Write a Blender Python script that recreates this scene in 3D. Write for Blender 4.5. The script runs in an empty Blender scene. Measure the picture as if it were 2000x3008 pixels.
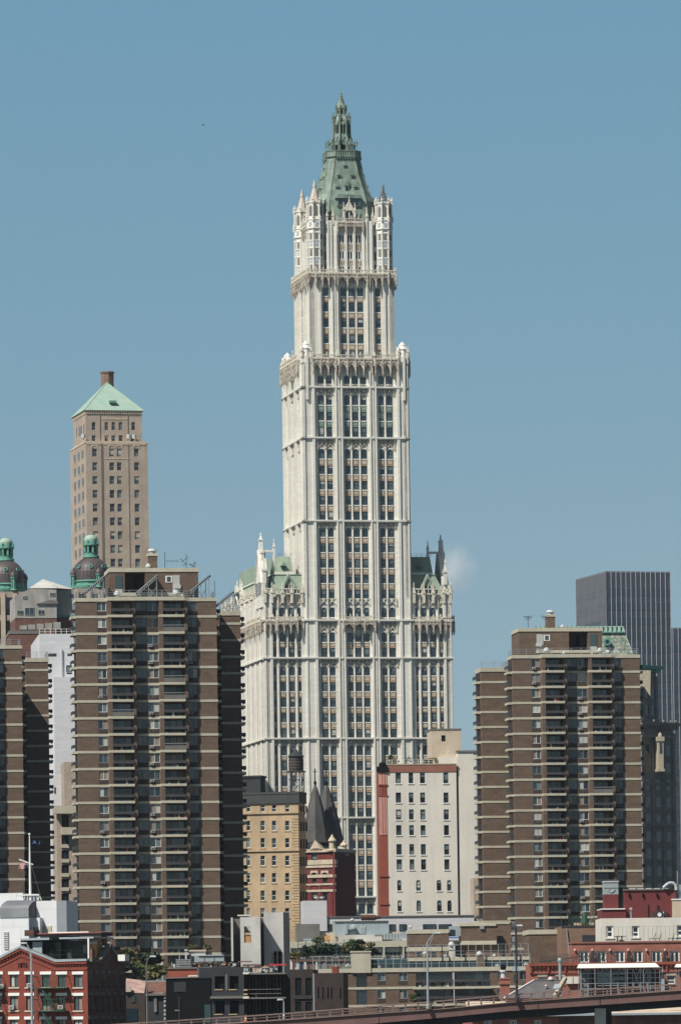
import bpy, math, random
from mathutils import Matrix, Vector
random.seed(7)
S = bpy.context.scene
rad = math.radians
# ---------------- camera, world, sun ----------------
F = 16900.0; PX0 = 1000.0; PY0 = 3085.0; ROLL = .0135; CZ = 12.0
cam_d = bpy.data.cameras.new('camera'); cam = bpy.data.objects.new('camera', cam_d)
S.collection.objects.link(cam); S.camera = cam
cam_d.sensor_fit = 'HORIZONTAL'; cam_d.sensor_width = 36; cam_d.lens = 36 * F / 2000
cam_d.shift_y = (PY0 - 1504) / 2000
cam_d.clip_start = 1; cam_d.clip_end = 30000
cam.matrix_world = Matrix.Translation((0, 0, CZ)) @ Matrix.Rotation(rad(90), 4, 'X') @ Matrix.Rotation(-ROLL, 4, 'Z')
SUN_A = 46.0; SUN_E = 50.0
sd = bpy.data.lights.new('sun', 'SUN'); sd.energy = 4.9; sd.angle = rad(.53); sd.color = (1, .955, .88)
so = bpy.data.objects.new('sun', sd); S.collection.objects.link(so)
sv = Vector((-math.sin(rad(SUN_A)) * math.cos(rad(SUN_E)), -math.cos(rad(SUN_A)) * math.cos(rad(SUN_E)), math.sin(rad(SUN_E))))
so.rotation_euler = sv.to_track_quat('Z', 'Y').to_euler(); so.location = sv * 2000
w = bpy.data.worlds.new('World'); S.world = w; w.use_nodes = True
nt = w.node_tree; nt.nodes.clear()
tc = nt.nodes.new('ShaderNodeTexCoord')
ma = nt.nodes.new('ShaderNodeVectorMath'); ma.operation = 'MULTIPLY_ADD'
ma.inputs[1].default_value = (1, 1, 1.6); ma.inputs[2].default_value = (0, 0, .20)
nm = nt.nodes.new('ShaderNodeVectorMath'); nm.operation = 'NORMALIZE'
sk = nt.nodes.new('ShaderNodeTexSky'); sk.sky_type = 'NISHITA'; sk.sun_disc = False
sk.sun_elevation = rad(SUN_E); sk.sun_rotation = rad(180 + SUN_A); sk.dust_density = 1.2; sk.ozone_density = 1.0; sk.air_density = 1.0
mixs = nt.nodes.new('ShaderNodeMix'); mixs.data_type = 'RGBA'; mixs.blend_type = 'MULTIPLY'; mixs.inputs[0].default_value = 1
mixs.inputs[7].default_value = (1.0, 1.0, 1.0, 1)
bg = nt.nodes.new('ShaderNodeBackground'); bg.inputs[1].default_value = .1
wo = nt.nodes.new('ShaderNodeOutputWorld')
L = nt.links.new
sz = nt.nodes.new('ShaderNodeSeparateXYZ'); L(tc.outputs['Generated'], sz.inputs[0])
rp = nt.nodes.new('ShaderNodeValToRGB'); L(sz.outputs[2], rp.inputs[0])
rp.color_ramp.elements[0].position = 0.02; rp.color_ramp.elements[0].color = (1.22, 1.07, .78, 1)
rp.color_ramp.elements[1].position = .19; rp.color_ramp.elements[1].color = (.99, 1.33, 1.12, 1)
e = rp.color_ramp.elements.new(.32); e.color = (.30, .33, .35, 1)
L(rp.outputs[0], mixs.inputs[7])
L(tc.outputs['Generated'], ma.inputs[0]); L(ma.outputs[0], nm.inputs[0]); L(nm.outputs[0], sk.inputs[0])
L(sk.outputs[0], mixs.inputs[6]); L(mixs.outputs[2], bg.inputs[0]); L(bg.outputs[0], wo.inputs[0])
S.view_settings.view_transform = 'Standard'; S.view_settings.look = 'None'
S.view_settings.exposure = 0.35; S.view_settings.gamma = 1
S.render.resolution_x = 680; S.render.resolution_y = 1024
S.cycles.max_bounces = 5; S.cycles.diffuse_bounces = 3; S.cycles.glossy_bounces = 2; S.cycles.volume_bounces = 3

# ---------------- materials ----------------
MATS = {}
def mat(name, col, rough=.8, amt=.12, scale=.6, stretch=(1, 1, 1), col2=None, block=None, metal=0, spec=.3, fine=.0, bump=0, streak=0):
    if name in MATS: return MATS[name]
    m = bpy.data.materials.new(name); m.use_nodes = True; n = m.node_tree; lk = n.links.new
    p = n.nodes['Principled BSDF']; p.inputs['Roughness'].default_value = rough; p.inputs['Metallic'].default_value = metal
    p.inputs['Specular IOR Level'].default_value = spec
    t = n.nodes.new('ShaderNodeTexCoord')
    def noise(sc, st, det=4):
        mp = n.nodes.new('ShaderNodeMapping'); mp.inputs['Scale'].default_value = st; lk(t.outputs['Object'], mp.inputs[0])
        q = n.nodes.new('ShaderNodeTexNoise'); q.inputs['Scale'].default_value = sc; q.inputs['Detail'].default_value = det
        lk(mp.outputs[0], q.inputs[0]); return q
    def mix(kind, a, b, fac):
        x = n.nodes.new('ShaderNodeMix'); x.data_type = 'RGBA'; x.blend_type = kind
        for sock, v in ((0, fac), (6, a), (7, b)):
            if hasattr(v, 'links') or hasattr(v, 'is_linked'): lk(v, x.inputs[sock])
            else: x.inputs[sock].default_value = v
        return x.outputs[2]
    def ramp(q, a, b, p0=.3, p1=.7):
        r = n.nodes.new('ShaderNodeMapRange'); r.inputs[1].default_value = p0; r.inputs[2].default_value = p1
        r.inputs[3].default_value = a; r.inputs[4].default_value = b; lk(q.outputs['Fac'], r.inputs[0]); return r.outputs[0]
    c4 = (*col, 1); d4 = (*(col2 or [c * (1 - amt * 2.5) for c in col]), 1)
    out = mix('MIX', c4, d4, ramp(noise(scale, stretch), 0, 1 if col2 else .8))
    if fine:
        f = ramp(noise(scale * 8, (1, 1, 1.8), 2), 1 - fine, 1 + fine)
        cb = n.nodes.new('ShaderNodeCombineColor'); [lk(f, cb.inputs[i]) for i in range(3)]
        out = mix('MULTIPLY', out, cb.outputs[0], 1.0)
    if streak:
        f = ramp(noise(.8, (1, 1, .06), 3), 1, 1 - streak, .45, .8)
        cb = n.nodes.new('ShaderNodeCombineColor'); [lk(f, cb.inputs[i]) for i in range(3)]
        out = mix('MULTIPLY', out, cb.outputs[0], 1.0)
    if block:
        bw, bh, dk = block
        sx = n.nodes.new('ShaderNodeSeparateXYZ'); lk(t.outputs['Object'], sx.inputs[0])
        ad = n.nodes.new('ShaderNodeMath'); ad.operation = 'ADD'; lk(sx.outputs[0], ad.inputs[0]); lk(sx.outputs[1], ad.inputs[1])
        cx = n.nodes.new('ShaderNodeCombineXYZ'); lk(ad.outputs[0], cx.inputs[0]); lk(sx.outputs[2], cx.inputs[1])
        b = n.nodes.new('ShaderNodeTexBrick'); lk(cx.outputs[0], b.inputs[0])
        b.inputs['Scale'].default_value = 1; b.inputs['Brick Width'].default_value = bw; b.inputs['Row Height'].default_value = bh
        b.inputs['Mortar Size'].default_value = min(bw, bh) * .06
        b.inputs['Color1'].default_value = (1, 1, 1, 1); b.inputs['Color2'].default_value = (1 - dk, 1 - dk, 1 - dk * 1.1, 1)
        b.inputs['Mortar'].default_value = (1 - dk * 1.6,) * 3 + (1,)
        out = mix('MULTIPLY', out, b.outputs[0], 1.0)
    lk(out, p.inputs['Base Color'])
    if bump:
        q = noise(scale * 5, (1, 1, 1)); bb = n.nodes.new('ShaderNodeBump'); bb.inputs['Distance'].default_value = bump
        lk(q.outputs['Fac'], bb.inputs['Height']); lk(bb.outputs[0], p.inputs['Normal'])
    MATS[name] = m; return m
M = dict(
 terra=mat('white_terracotta', (.72, .70, .635), .55, .04, .25, fine=.04, block=(1.3, .62, .09), streak=.10),
 orn=mat('ornate_terracotta', (.72, .68, .59), .6, .15, 1.6, col2=(.42, .38, .30), fine=.15),
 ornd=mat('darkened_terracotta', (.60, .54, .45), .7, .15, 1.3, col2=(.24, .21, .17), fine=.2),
 span=mat('tan_spandrel', (.60, .42, .28), .7, .2, 3.0, (1, 1, 1), (.34, .21, .13), fine=.25),
 spang=mat('green_spandrel', (.28, .38, .31), .6, .2, 3.0, (1, 1, 1), (.12, .17, .14)),
 blue=mat('blue_tile', (.46, .50, .55), .5, .2, 2.0),
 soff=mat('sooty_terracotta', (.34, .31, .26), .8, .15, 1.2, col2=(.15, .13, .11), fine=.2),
 green=mat('copper_patina', (.25, .33, .27), .65, .15, .7, (1, 1, .45), (.13, .17, .15), fine=.12, block=(.9, 2.0, .16), streak=.25),
 greenl=mat('light_patina', (.29, .36, .28), .65, .1, .5, (1, 1, .3), (.19, .25, .20), block=(.8, 3.0, .10)),
 greenp=mat('bright_patina', (.31, .40, .345), .65, .1, .4, (1, 1, .4), (.25, .38, .31), block=(.7, .7, .10)),
 greens=mat('teal_patina', (.14, .31, .25), .6, .15, 2.0, col2=(.06, .20, .15)),
 g0=mat('glass_dark', (.012, .018, .024), .12, .1, .3, spec=.6),
 g1=mat('glass_blue', (.016, .030, .041), .10, .1, .3, spec=.8),
 gw0=mat('window_slate', (.022, .036, .048), .15, .1, .3, spec=.6),
 gw1=mat('window_blue', (.038, .060, .074), .15, .1, .3, spec=.6),
 gw2=mat('window_pale', (.080, .115, .13), .2, .1, .3, spec=.6),
 g2=mat('glass_grey', (.042, .064, .072), .15, .1, .3, spec=.6),
 g3=mat('blind_blue', (.13, .175, .185), .4, .1, .3, spec=.5),
 g4=mat('blind_pale', (.42, .43, .40), .6, .1, .3, spec=.4),
 curt=mat('curtain', (.26, .22, .19), .7, .2, 3, (3, 3, .3)),
 brick=mat('brown_brick', (.152, .105, .077), .9, .14, .45, (1, 1, 2.5), fine=.2, block=(.62, .22, .16)),
 brick2=mat('pinkish_brick', (.24, .15, .105), .9, .10, .7, (1, 1, 4), fine=.16, block=(.62, .22, .16)),
 dbrick=mat('dark_panel', (.055, .042, .036), .9, .1, 1.0, fine=.15),
 cream=mat('cream_concrete', (.45, .42, .33), .85, .06, .5, fine=.06, streak=.15),
 rail=mat('balcony_panel', (.050, .048, .050), .7, .1, .5),
 tan=mat('tan_brick', (.42, .35, .285), .9, .12, .25, (1, 1, 1), (.32, .26, .21), fine=.14, block=(.7, .25, .12), streak=.1),
 tanl=mat('pale_stone', (.52, .43, .33), .85, .1, .5),
 tanl2=mat('pinkish_stone', (.50, .43, .37), .85, .1, .8),
 dome=mat('ribbed_dome', (.052, .048, .052), .5, .1, 1.0, (3, 3, .2), (.095, .075, .07)),
 conc=mat('grey_concrete', (.37, .36, .33), .9, .15, .5, (1, 1, .5), (.24, .23, .21), fine=.08, streak=.25),
 concl=mat('raw_concrete', (.50, .49, .46), .9, .12, .45, (1, 1, .7), (.38, .37, .35), fine=.07),
 rbrick=mat('dull_red_brick', (.17, .085, .065), .9, .2, .8, col2=(.10, .05, .04), fine=.2),
 wslab=mat('white_glazed', (.56, .56, .58), .6, .05, .3, (1, 1, 5), fine=.04, block=(3, .8, .05)),
 yel=mat('yellow_brick', (.50, .37, .23), .9, .15, .35, (1, 1, .6), (.38, .285, .18), fine=.10, block=(.8, .28, .08), streak=.2),
 dcap=mat('dark_cap', (.050, .056, .056), .8, .1, .5),
 wood=mat('weathered_wood', (.085, .075, .070), .9, .2, 1.5, (2, 2, .2), (.05, .043, .04)),
 slate=mat('slate', (.085, .085, .083), .7, .15, .5, (1, 1, .5), (.055, .05, .048), fine=.15, block=(.8, .5, .15)),
 vred=mat('victorian_red', (.16, .036, .033), .85, .15, .8, fine=.15, block=(.8, .3, .12)),
 trim=mat('buff_stone', (.52, .44, .33), .8, .15, 1.0, fine=.12),
 white=mat('white_paint', (.63, .60, .53), .8, .05, .15, fine=.03, streak=.14),
 rpaint=mat('red_paint', (.26, .07, .045), .8, .1, .5, fine=.06),
 pink=mat('faded_pink', (.50, .27, .22), .8, .1, .5, fine=.06),
 red2=mat('red_parapet', (.27, .115, .08), .9, .1, .6, fine=.15),
 metal=mat('galvanised', (.45, .47, .48), .4, .1, .7, metal=.6, spec=.5),
 lmetal=mat('pale_metal', (.46, .48, .48), .45, .06, .7),
 bluem=mat('blue_grey_metal', (.31, .36, .38), .5, .05, .4, block=(2.4, 6, .06)),
 panelw=mat('white_panel', (.66, .67, .68), .5, .04, .3, block=(2.3, 2.6, .05)),
 roofm=mat('seamed_metal', (.33, .34, .36), .45, .1, .5, metal=.4, streak=.15),
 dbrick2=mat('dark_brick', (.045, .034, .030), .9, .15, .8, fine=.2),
 brown=mat('oxide_paint', (.165, .092, .082), .7, .12, .25, (1, 1, 2), fine=.07, streak=.2),
 brownr=mat('oxide_rail', (.22, .155, .135), .7, .12, .8),
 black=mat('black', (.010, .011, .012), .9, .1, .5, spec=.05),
 dgrey=mat('dark_grey', (.036, .040, .045), .85, .15, .5, fine=.1),
 mgrey=mat('mid_grey', (.16, .15, .14), .85, .1, .5),
 asph=mat('asphalt', (.05, .05, .05), .9, .1, .3),
 gpanel=mat('purple_panel', (.055, .062, .082), .35, .1, .1, spec=.6),
 gglass=mat('tower_glass', (.030, .042, .060), .15, .1, .1, spec=.7),
 mull=mat('aluminium_fin', (.40, .42, .45), .5, .05, .3),
 mullg=mat('grey_fin', (.175, .18, .20), .6, .05, .3),
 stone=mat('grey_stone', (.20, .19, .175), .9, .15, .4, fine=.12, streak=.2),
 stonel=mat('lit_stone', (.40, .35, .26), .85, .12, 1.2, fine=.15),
 mosaic=mat('mosaic_roof', (.50, .50, .42), .6, .3, 1.6, col2=(.10, .20, .16), fine=.4, block=(.8, .75, .5)),
 brickr=mat('bright_red_brick', (.225, .055, .038), .9, .12, .5, fine=.12, block=(.5, .18, .14)),
 brickp=mat('salmon_brick', (.35, .135, .10), .9, .12, .6, fine=.15, block=(.5, .18, .14)),
 redw=mat('crimson_paint', (.15, .034, .034), .85, .08, .4, fine=.06),
 roofp=mat('pinkish_shingle', (.42, .29, .25), .9, .2, .8, col2=(.26, .17, .14), fine=.2),
 leaf=mat('leaf', (.085, .110, .035), .8, .3, 1.0, col2=(.045, .065, .022), fine=.3),
 leafo=mat('leaf_autumn', (.17, .15, .06), .8, .3, 1.0, col2=(.09, .095, .035), fine=.3),
 leafd=mat('leaf_dark', (.030, .052, .024), .8, .3, 1.0),
 bark=mat('bark', (.08, .06, .045), .9, .2, 2),
 fescape=mat('green_iron', (.018, .060, .034), .6, .1, 1),
 wpaint=mat('white_trim', (.72, .71, .67), .6, .05, .5),
 teal=mat('teal_glass', (.035, .075, .085), .3, .1, .4),
 ply=mat('plywood', (.50, .27, .10), .8, .15, 1),
 timber=mat('timber', (.52, .38, .25), .8, .2, 2, fine=.2),
 orange=mat('orange_netting', (.55, .16, .05), .8, .1, 1),
 rust=mat('rusty_tank', (.10, .045, .028), .8, .3, 1.5, col2=(.05, .025, .02)),
 bluet=mat('blue_tarp', (.03, .14, .45), .6, .1, 1),
 navy=mat('navy_cloth', (.02, .04, .10), .8, .1, 1),
 flagr=mat('flag_red', (.45, .04, .05), .8, .1, 1),
 lroof=mat('grey_shingle', (.12, .11, .115), .9, .15, 1, fine=.12),
)
GW = ['gw0', 'gw0', 'gw1', 'gw1', 'gw2', 'g1']
GL = ['g0', 'g1', 'g1', 'g2', 'g2', 'g3']

# ---------------- helpers ----------------
C = S.collection
def ray(px, py):
    u = (px - PX0) / F; v = (PY0 - py) / F; c, s = math.cos(ROLL), math.sin(ROLL)
    return u * c + v * s, -u * s + v * c
def at(px, py, Y):
    a, b = ray(px, py); return Vector((a * Y, Y, CZ + b * Y))
def tag(o, label, cat, group=None, kind=None):
    if label: o['label'] = label
    if cat: o['category'] = cat
    if group: o['group'] = group
    if kind: o['kind'] = kind
    return o
class MB:
    def __init__(s, m='terra'):
        s.v = []; s.f = []; s.fm = []; s.ms = []; s.M = Matrix.Identity(4); s.d = m
    def mi(s, m):
        m = m or s.d
        if m not in s.ms: s.ms.append(m)
        return s.ms.index(m)
    def add(s, vs, fs, m=None):
        k = len(s.v); s.v += [s.M @ Vector(v) for v in vs]; i = s.mi(m)
        for f in fs: s.f.append([a + k for a in f]); s.fm.append(i)
    def box(s, x0, x1, y0, y1, z0, z1, m=None):
        if x1 < x0: x0, x1 = x1, x0
        if y1 < y0: y0, y1 = y1, y0
        if z1 < z0: z0, z1 = z1, z0
        s.add([(x0, y0, z0), (x1, y0, z0), (x1, y1, z0), (x0, y1, z0), (x0, y0, z1), (x1, y0, z1), (x1, y1, z1), (x0, y1, z1)],
              [(0, 3, 2, 1), (4, 5, 6, 7), (0, 1, 5, 4), (1, 2, 6, 5), (2, 3, 7, 6), (3, 0, 4, 7)], m)
    def quad(s, a, b, c, d, m=None): s.add([a, b, c, d], [(0, 1, 2, 3)], m)
    def prism(s, pts, y0, y1, m=None):            # polygon in x,z extruded along y
        n = len(pts); s.add([(x, y0, z) for x, z in pts] + [(x, y1, z) for x, z in pts],
            [tuple(range(n)), tuple(range(2 * n - 1, n - 1, -1))] + [(i, i + n, (i + 1) % n + n, (i + 1) % n) for i in range(n)], m)
    def loft(s, rings, m=None, cap=True):
        n = len(rings[0]); vs = [p for r in rings for p in r]; fs = []
        for j in range(len(rings) - 1):
            for i in range(n):
                fs.append((j * n + i, j * n + (i + 1) % n, (j + 1) * n + (i + 1) % n, (j + 1) * n + i))
        if cap: fs += [tuple(range(n - 1, -1, -1)), tuple(range((len(rings) - 1) * n, len(rings) * n))]
        s.add(vs, fs, m)
    def lathe(s, cx, cy, prof, n=12, m=None, rot=0):
        s.loft([[(cx + r * math.cos(rot + 2 * math.pi * i / n), cy + r * math.sin(rot + 2 * math.pi * i / n), z) for i in range(n)] for r, z in prof], m)
    def bar(s, p, q, r=.05, m=None, n=4):
        p = Vector(p); q = Vector(q); d = (q - p)
        if d.length < 1e-6: return
        R = d.to_track_quat('Z', 'Y').to_matrix()
        rings = []
        for b in (p, q): rings.append([tuple(b + R @ Vector((r * math.cos(math.pi / 4 + 2 * math.pi * i / n), r * math.sin(math.pi / 4 + 2 * math.pi * i / n), 0))) for i in range(n)])
        s.loft(rings, m)
    def arch(s, a, b, z1, fn, y0, y1, n=8, m=None):     # solid hanging from z1 down to fn(t), t in -1..1
        for i in range(n):
            ta = -1 + 2 * i / n; tb = -1 + 2 * (i + 1) / n; xa = a + (b - a) * i / n; xb = a + (b - a) * (i + 1) / n
            za, zb = fn(ta), fn(tb)
            if za >= z1 - 1e-3 and zb >= z1 - 1e-3: continue
            s.prism([(xa, min(za, z1 - .001)), (xb, min(zb, z1 - .001)), (xb, z1), (xa, z1)], y0, y1, m)
    def join(s, o):
        k = len(s.v); s.v += o.v
        for f, i in zip(o.f, o.fm): s.f.append([a + k for a in f]); s.fm.append(s.mi(o.ms[i]))
    def build(s, name, parent=None, label=None, kind=None, smooth=False):
        me = bpy.data.meshes.new(name); me.from_pydata([tuple(v) for v in s.v], [], s.f)
        for k in s.ms: me.materials.append(M[k])
        me.polygons.foreach_set('material_index', s.fm)
        if smooth: me.polygons.foreach_set('use_smooth', [True] * len(s.f))
        me.update(); o = bpy.data.objects.new(name, me); C.objects.link(o)
        if parent: o.parent = parent
        if label: o['label'] = label
        if kind: o['kind'] = kind
        return o
def rnd(t=1): return lambda z0, h: (lambda u: z0 + h * math.sqrt(max(0, 1 - u * u)))
def round_arch(z0, h): return lambda u: z0 + h * math.sqrt(max(0, 1 - u * u))
def gothic(z0, h): return lambda u: z0 + h * (1 - abs(u) ** 1.6)
class Bd:
    def __init__(s, name, label, cat, px, py, Y, th=0, group=None, z=0.0):
        a, b = ray(px, py); s.ox, s.oy = a * Y, Y; s.th = rad(th); s.c, s.s = math.cos(s.th), math.sin(s.th); s.z0 = z
        o = bpy.data.objects.new(name, None); C.objects.link(o); o.location = (s.ox, s.oy, z); o.rotation_euler = (0, 0, s.th)
        o.empty_display_size = 2
        tag(o, label, cat, group); s.o = o; s.parts = {}
    def hit(s, px, py, ly=0):
        a, b = ray(px, py); lx = (s.ox - ly * s.s - a * (s.oy + ly * s.c)) / (a * s.s - s.c)
        return lx, CZ + b * (s.oy + lx * s.s + ly * s.c) - s.z0
    def hitside(s, px, py, lx=0):
        a, b = ray(px, py); ly = (s.ox + lx * s.c - a * (s.oy + lx * s.s)) / (a * s.c + s.s)
        return ly, CZ + b * (s.oy + lx * s.s + ly * s.c) - s.z0
    def part(s, name, fn, lab=None): s.parts.setdefault(name, []).append((fn, lab))
    def done(s, lim=100):
        for name, l in s.parts.items():
            for fn, lab in l[:lim]:
                mb = MB(); fn(mb); mb.build(name, s.o, lab)
            if len(l) > lim:
                mb = MB(); [fn(mb) for fn, _ in l[lim:]]; mb.build(name, s.o, kind='stuff')
        s.parts = {}
def win(x0, x1, z0, z1, y, fr='wpaint', gl=GL, sash=True, mull=0, rec=.1, fw=.09, T=None, arch=0, curt=.0):
    g = [random.choice(gl) for _ in range(4)]; sp = random.choice([.5, .5, .5, .42, .6]); bl = random.random(); bh = random.choice([.25, .4, .5, .7])
    blm = random.choice(['g3', 'g3', 'g4']) if curt < .5 else random.choice(['g4', 'curt', 'g3'])
    def fn(mb):
        if T is not None: mb.M = T
        zs = z0 + (z1 - z0) * sp
        mb.box(x0, x1, y - .02, y + .12, z0, z1, g[0])
        if mull:
            n = mull + 1
            for i in range(n):
                a = x0 + (x1 - x0) * i / n; b = x0 + (x1 - x0) * (i + 1) / n
                q = random.Random(x0 + z0 + i).choice(gl + (['g4', 'curt', 'g3'] if curt > 0 else []))
                mb.box(a + fw * .5, b - fw * .5, y - .035, y - .02, z0 + fw, z1 - fw, q)
        else:
            if g[1] != g[0]: mb.box(x0, x1, y - .035, y - .02, z0, zs, g[1])
            if bl < .42: mb.box(x0 + fw, x1 - fw, y - .05, y - .035, z1 - (z1 - z0) * bh, z1 - fw, blm)
        mb.box(x0, x0 + fw, y - rec, y - .02, z0, z1, fr); mb.box(x1 - fw, x1, y - rec, y - .02, z0, z1, fr)
        mb.box(x0 + fw, x1 - fw, y - rec, y - .02, z1 - fw, z1, fr); mb.box(x0 + fw, x1 - fw, y - rec, y - .02, z0, z0 + fw, fr)
        if sash and not mull: mb.box(x0 + fw, x1 - fw, y - rec * .8, y - .02, zs - fw * .4, zs + fw * .4, fr)
        for i in range(1, mull + 1):
            xm = x0 + (x1 - x0) * i / (mull + 1); mb.box(xm - fw * .5, xm + fw * .5, y - rec * .8, y - .02, z0 + fw, z1 - fw, fr)
    return fn
def wall(mb, x0, x1, z0, z1, y, holes, dep=.25, m=None):
    q = lambda v: round(v, 3)
    hs = [(q(max(a, x0)), q(min(b, x1)), q(max(c, z0)), q(min(d, z1))) for a, b, c, d in holes]
    hs = [h for h in hs if h[1] > h[0] and h[3] > h[2]]
    zs = sorted({q(z0), q(z1)} | {h[2] for h in hs} | {h[3] for h in hs})
    for za, zb in zip(zs, zs[1:]):
        zm = (za + zb) / 2; row = sorted(h for h in hs if h[2] < zm < h[3]); x = x0
        for h in row:
            if h[0] > x + 1e-4: mb.quad((x, y, za), (h[0], y, za), (h[0], y, zb), (x, y, zb), m)
            x = max(x, h[1])
        if x < x1 - 1e-4: mb.quad((x, y, za), (x1, y, za), (x1, y, zb), (x, y, zb), m)
    for a, b, c, d in hs:
        mb.quad((a, y, c), (a, y + dep, c), (a, y + dep, d), (a, y, d), m); mb.quad((b, y, c), (b, y, d), (b, y + dep, d), (b, y + dep, c), m)
        mb.quad((a, y, c), (b, y, c), (b, y + dep, c), (a, y + dep, c), m); mb.quad((a, y, d), (a, y + dep, d), (b, y + dep, d), (b, y, d), m)
def shell(mb, W, D, H, m=None, side_only=False, inset=.3):   # side, back, top of a block whose front is wall()
    mb.quad((0, 0, 0), (0, D, 0), (0, D, H), (0, 0, H), m); mb.quad((W, 0, 0), (W, 0, H), (W, D, H), (W, D, 0), m)
    mb.quad((0, D, 0), (W, D, 0), (W, D, H), (0, D, H), m); mb.quad((0, 0, H), (0, D, H), (W, D, H), (W, 0, H), 'mgrey')
def block(name, label, cat, px0, px1, pyt, Y, D, m, th=0, wins=(), fr='wpaint', gl=GL, group=None, sills=None, lint=None, par=.0, parm=None, mull=0, bias=.0, fw=.09, refpy=None):
    """front-left top corner at (px0,pyt), right end at px1; wins = pixel rects (x0,y0,x1,y1[,arch])"""
    b = Bd(name, label, cat, px0, refpy or pyt, Y, th, group); W = b.hit(px1, refpy or pyt)[0]; H = b.hit(px0, pyt)[1]
    mb = MB(m); holes = []
    tr = MB(sills or 'trim')
    for w_ in wins:
        x0, z1 = b.hit(w_[0], w_[1]); x1, z0 = b.hit(w_[2], w_[3]); holes.append((x0, x1, z0, z1))
        if len(w_) > 4:
            h = (x1 - x0) / 2 * w_[4]; mb.arch(x0, x1, z1 + .02, round_arch(z1 - h, h), .03, .25, 8, m)
        if sills: tr.box(x0 - .15, x1 + .15, -.12, .05, z0 - .2, z0 - .01)
        if lint: tr.box(x0 - .15, x1 + .15, -.08, .05, z1 + .01, z1 + lint)
        b.part('window', win(x0, x1, z0, z1, .25, fr, gl, mull=mull, fw=fw))
    wall(mb, 0, W, 0, H, 0, holes, .27, m); shell(mb, W, D, H)
    mb.build('wall', b.o)
    if tr.v: tr.build('window_trim', b.o)
    if par:
        p = MB(parm or 'cream'); p.box(-.12, W + .12, -.12, D + .12, H - par, H + .05); p.build('parapet', b.o)
    b.W, b.D, b.H = W, D, H
    return b
def railing(mb, pts, h=1.1, sp=1.2, m='metal', r=.045, mid=2):
    for (x0, y0, z0), (x1, y1, z1) in zip(pts, pts[1:]):
        Ld = math.hypot(x1 - x0, y1 - y0); n = max(1, int(Ld / sp))
        for i in range(n + 1):
            t = i / n; x, y, z = x0 + (x1 - x0) * t, y0 + (y1 - y0) * t, z0 + (z1 - z0) * t; mb.box(x - r, x + r, y - r, y + r, z, z + h, m)
        for k in range(mid + 1):
            hh = h * (1 - k / (mid + 1)); mb.bar((x0, y0, z0 + hh), (x1, y1, z1 + hh), r * .8, m)
def leaves(mb, cx, cy, cz, rx, ry, rz, n, mats, sz=.35, clumps=14, rr=None):
    R = rr or random; cl = []
    for _ in range(clumps):
        while True:
            p = Vector((R.uniform(-1, 1), R.uniform(-1, 1), R.uniform(-1, 1)))
            if p.length < 1: break
        cl.append((p, R.uniform(.25, .5), R.choice(mats)))
    for _ in range(n):
        p, r, m = R.choice(cl)
        d = Vector((R.gauss(0, 1), R.gauss(0, 1), R.gauss(0, 1))).normalized() * r * R.uniform(.5, 1)
        q = Vector((cx + (p.x + d.x) * rx * .8, cy + (p.y + d.y) * ry * .8, cz + (p.z + d.z) * rz * .8))
        a = Vector((R.gauss(0, 1), R.gauss(0, 1), R.gauss(0, 1))).normalized(); bq = a.cross(Vector((R.gauss(0, 1), R.gauss(0, 1), R.gauss(0, 1)))).normalized()
        s_ = sz * R.uniform(.6, 1.3); mb.add([q - a * s_, q - bq * s_ * .6, q + a * s_, q + bq * s_ * .6], [(0, 1, 2, 3)], m)
def thing(name, label, cat, loc, rz=0, group=None):
    o = bpy.data.objects.new(name, None); C.objects.link(o); o.location = loc; o.rotation_euler = (0, 0, rz); return tag(o, label, cat, group)
def copy_tree(o, loc, label=None, rz=None):
    c = o.copy(); C.objects.link(c); c.location = loc
    if rz is not None: c.rotation_euler = (0, 0, rz)
    if label: c['label'] = label
    for ch in [x for x in bpy.data.objects if x.parent == o]:
        d = ch.copy(); C.objects.link(d); d.parent = c
        for g in [x for x in bpy.data.objects if x.parent == ch]:
            e = g.copy(); C.objects.link(e); e.parent = d
    return c

# ---------------- the setting ----------------
g = MB('asph'); g.box(-5000, 5000, 640, 14000, -3, 0); g.build('ground', kind='structure')
g = MB('teal'); g.quad((-5000, -3000, -2), (5000, -3000, -2), (5000, 641, -2), (-5000, 641, -2)); g.build('water', kind='structure')

# ---------------- gothic skyscraper ----------------
G = Bd('gothic_skyscraper', 'tall cream white gothic skyscraper with green copper crown in the middle of the skyline', 'skyscraper', 1013, 1150, 1413, 11.2)
zz = lambda py, ly=-13.1, px=1045: G.hit(px, py, ly)[1]
ROT = [Matrix.Rotation(rad(a), 4, 'Z') for a in (0, -90, 90, 180)]
HW = 13.1
WT = [(-9.1, -7.85), (-7.0, -5.75), (-2.7, -1.45), (-.63, .62), (1.44, 2.69), (5.75, 7.0), (7.85, 9.1)]
WW = [(-21.05, -20.4), (-19.3, -18.05), (-17.1, -15.85), (-14.85, -14.15)]
def ribs(mb, a, b, z0, z1, hw, k=3):
    wdt = (b - a); mb.box(a, b, -hw + .1, -hw + 1.2, z0, z1)
    for i in range(k):
        u = a + wdt * (i + .5) / k; r = wdt / k * .30
        d = (.45, .25)[i % 2 == 1 and k > 2]
        mb.box(u - r, u + r, -hw - d + .05, -hw + .12, z0, z1)
def pinn(mb, x, y, z, h, w, m='orn'):
    mb.box(x - w, x + w, y - w, y + w, z, z + h * .5, m)
    mb.box(x - w * 1.35, x + w * 1.35, y - w * 1.35, y + w * 1.35, z + h * .45, z + h * .53, m)
    mb.lathe(x, y, [(w * 1.25, z + h * .53), (w * .45, z + h * .8), (w * .7, z + h * .83), (.03, z + h)], 4, m, math.pi / 4)
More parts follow.
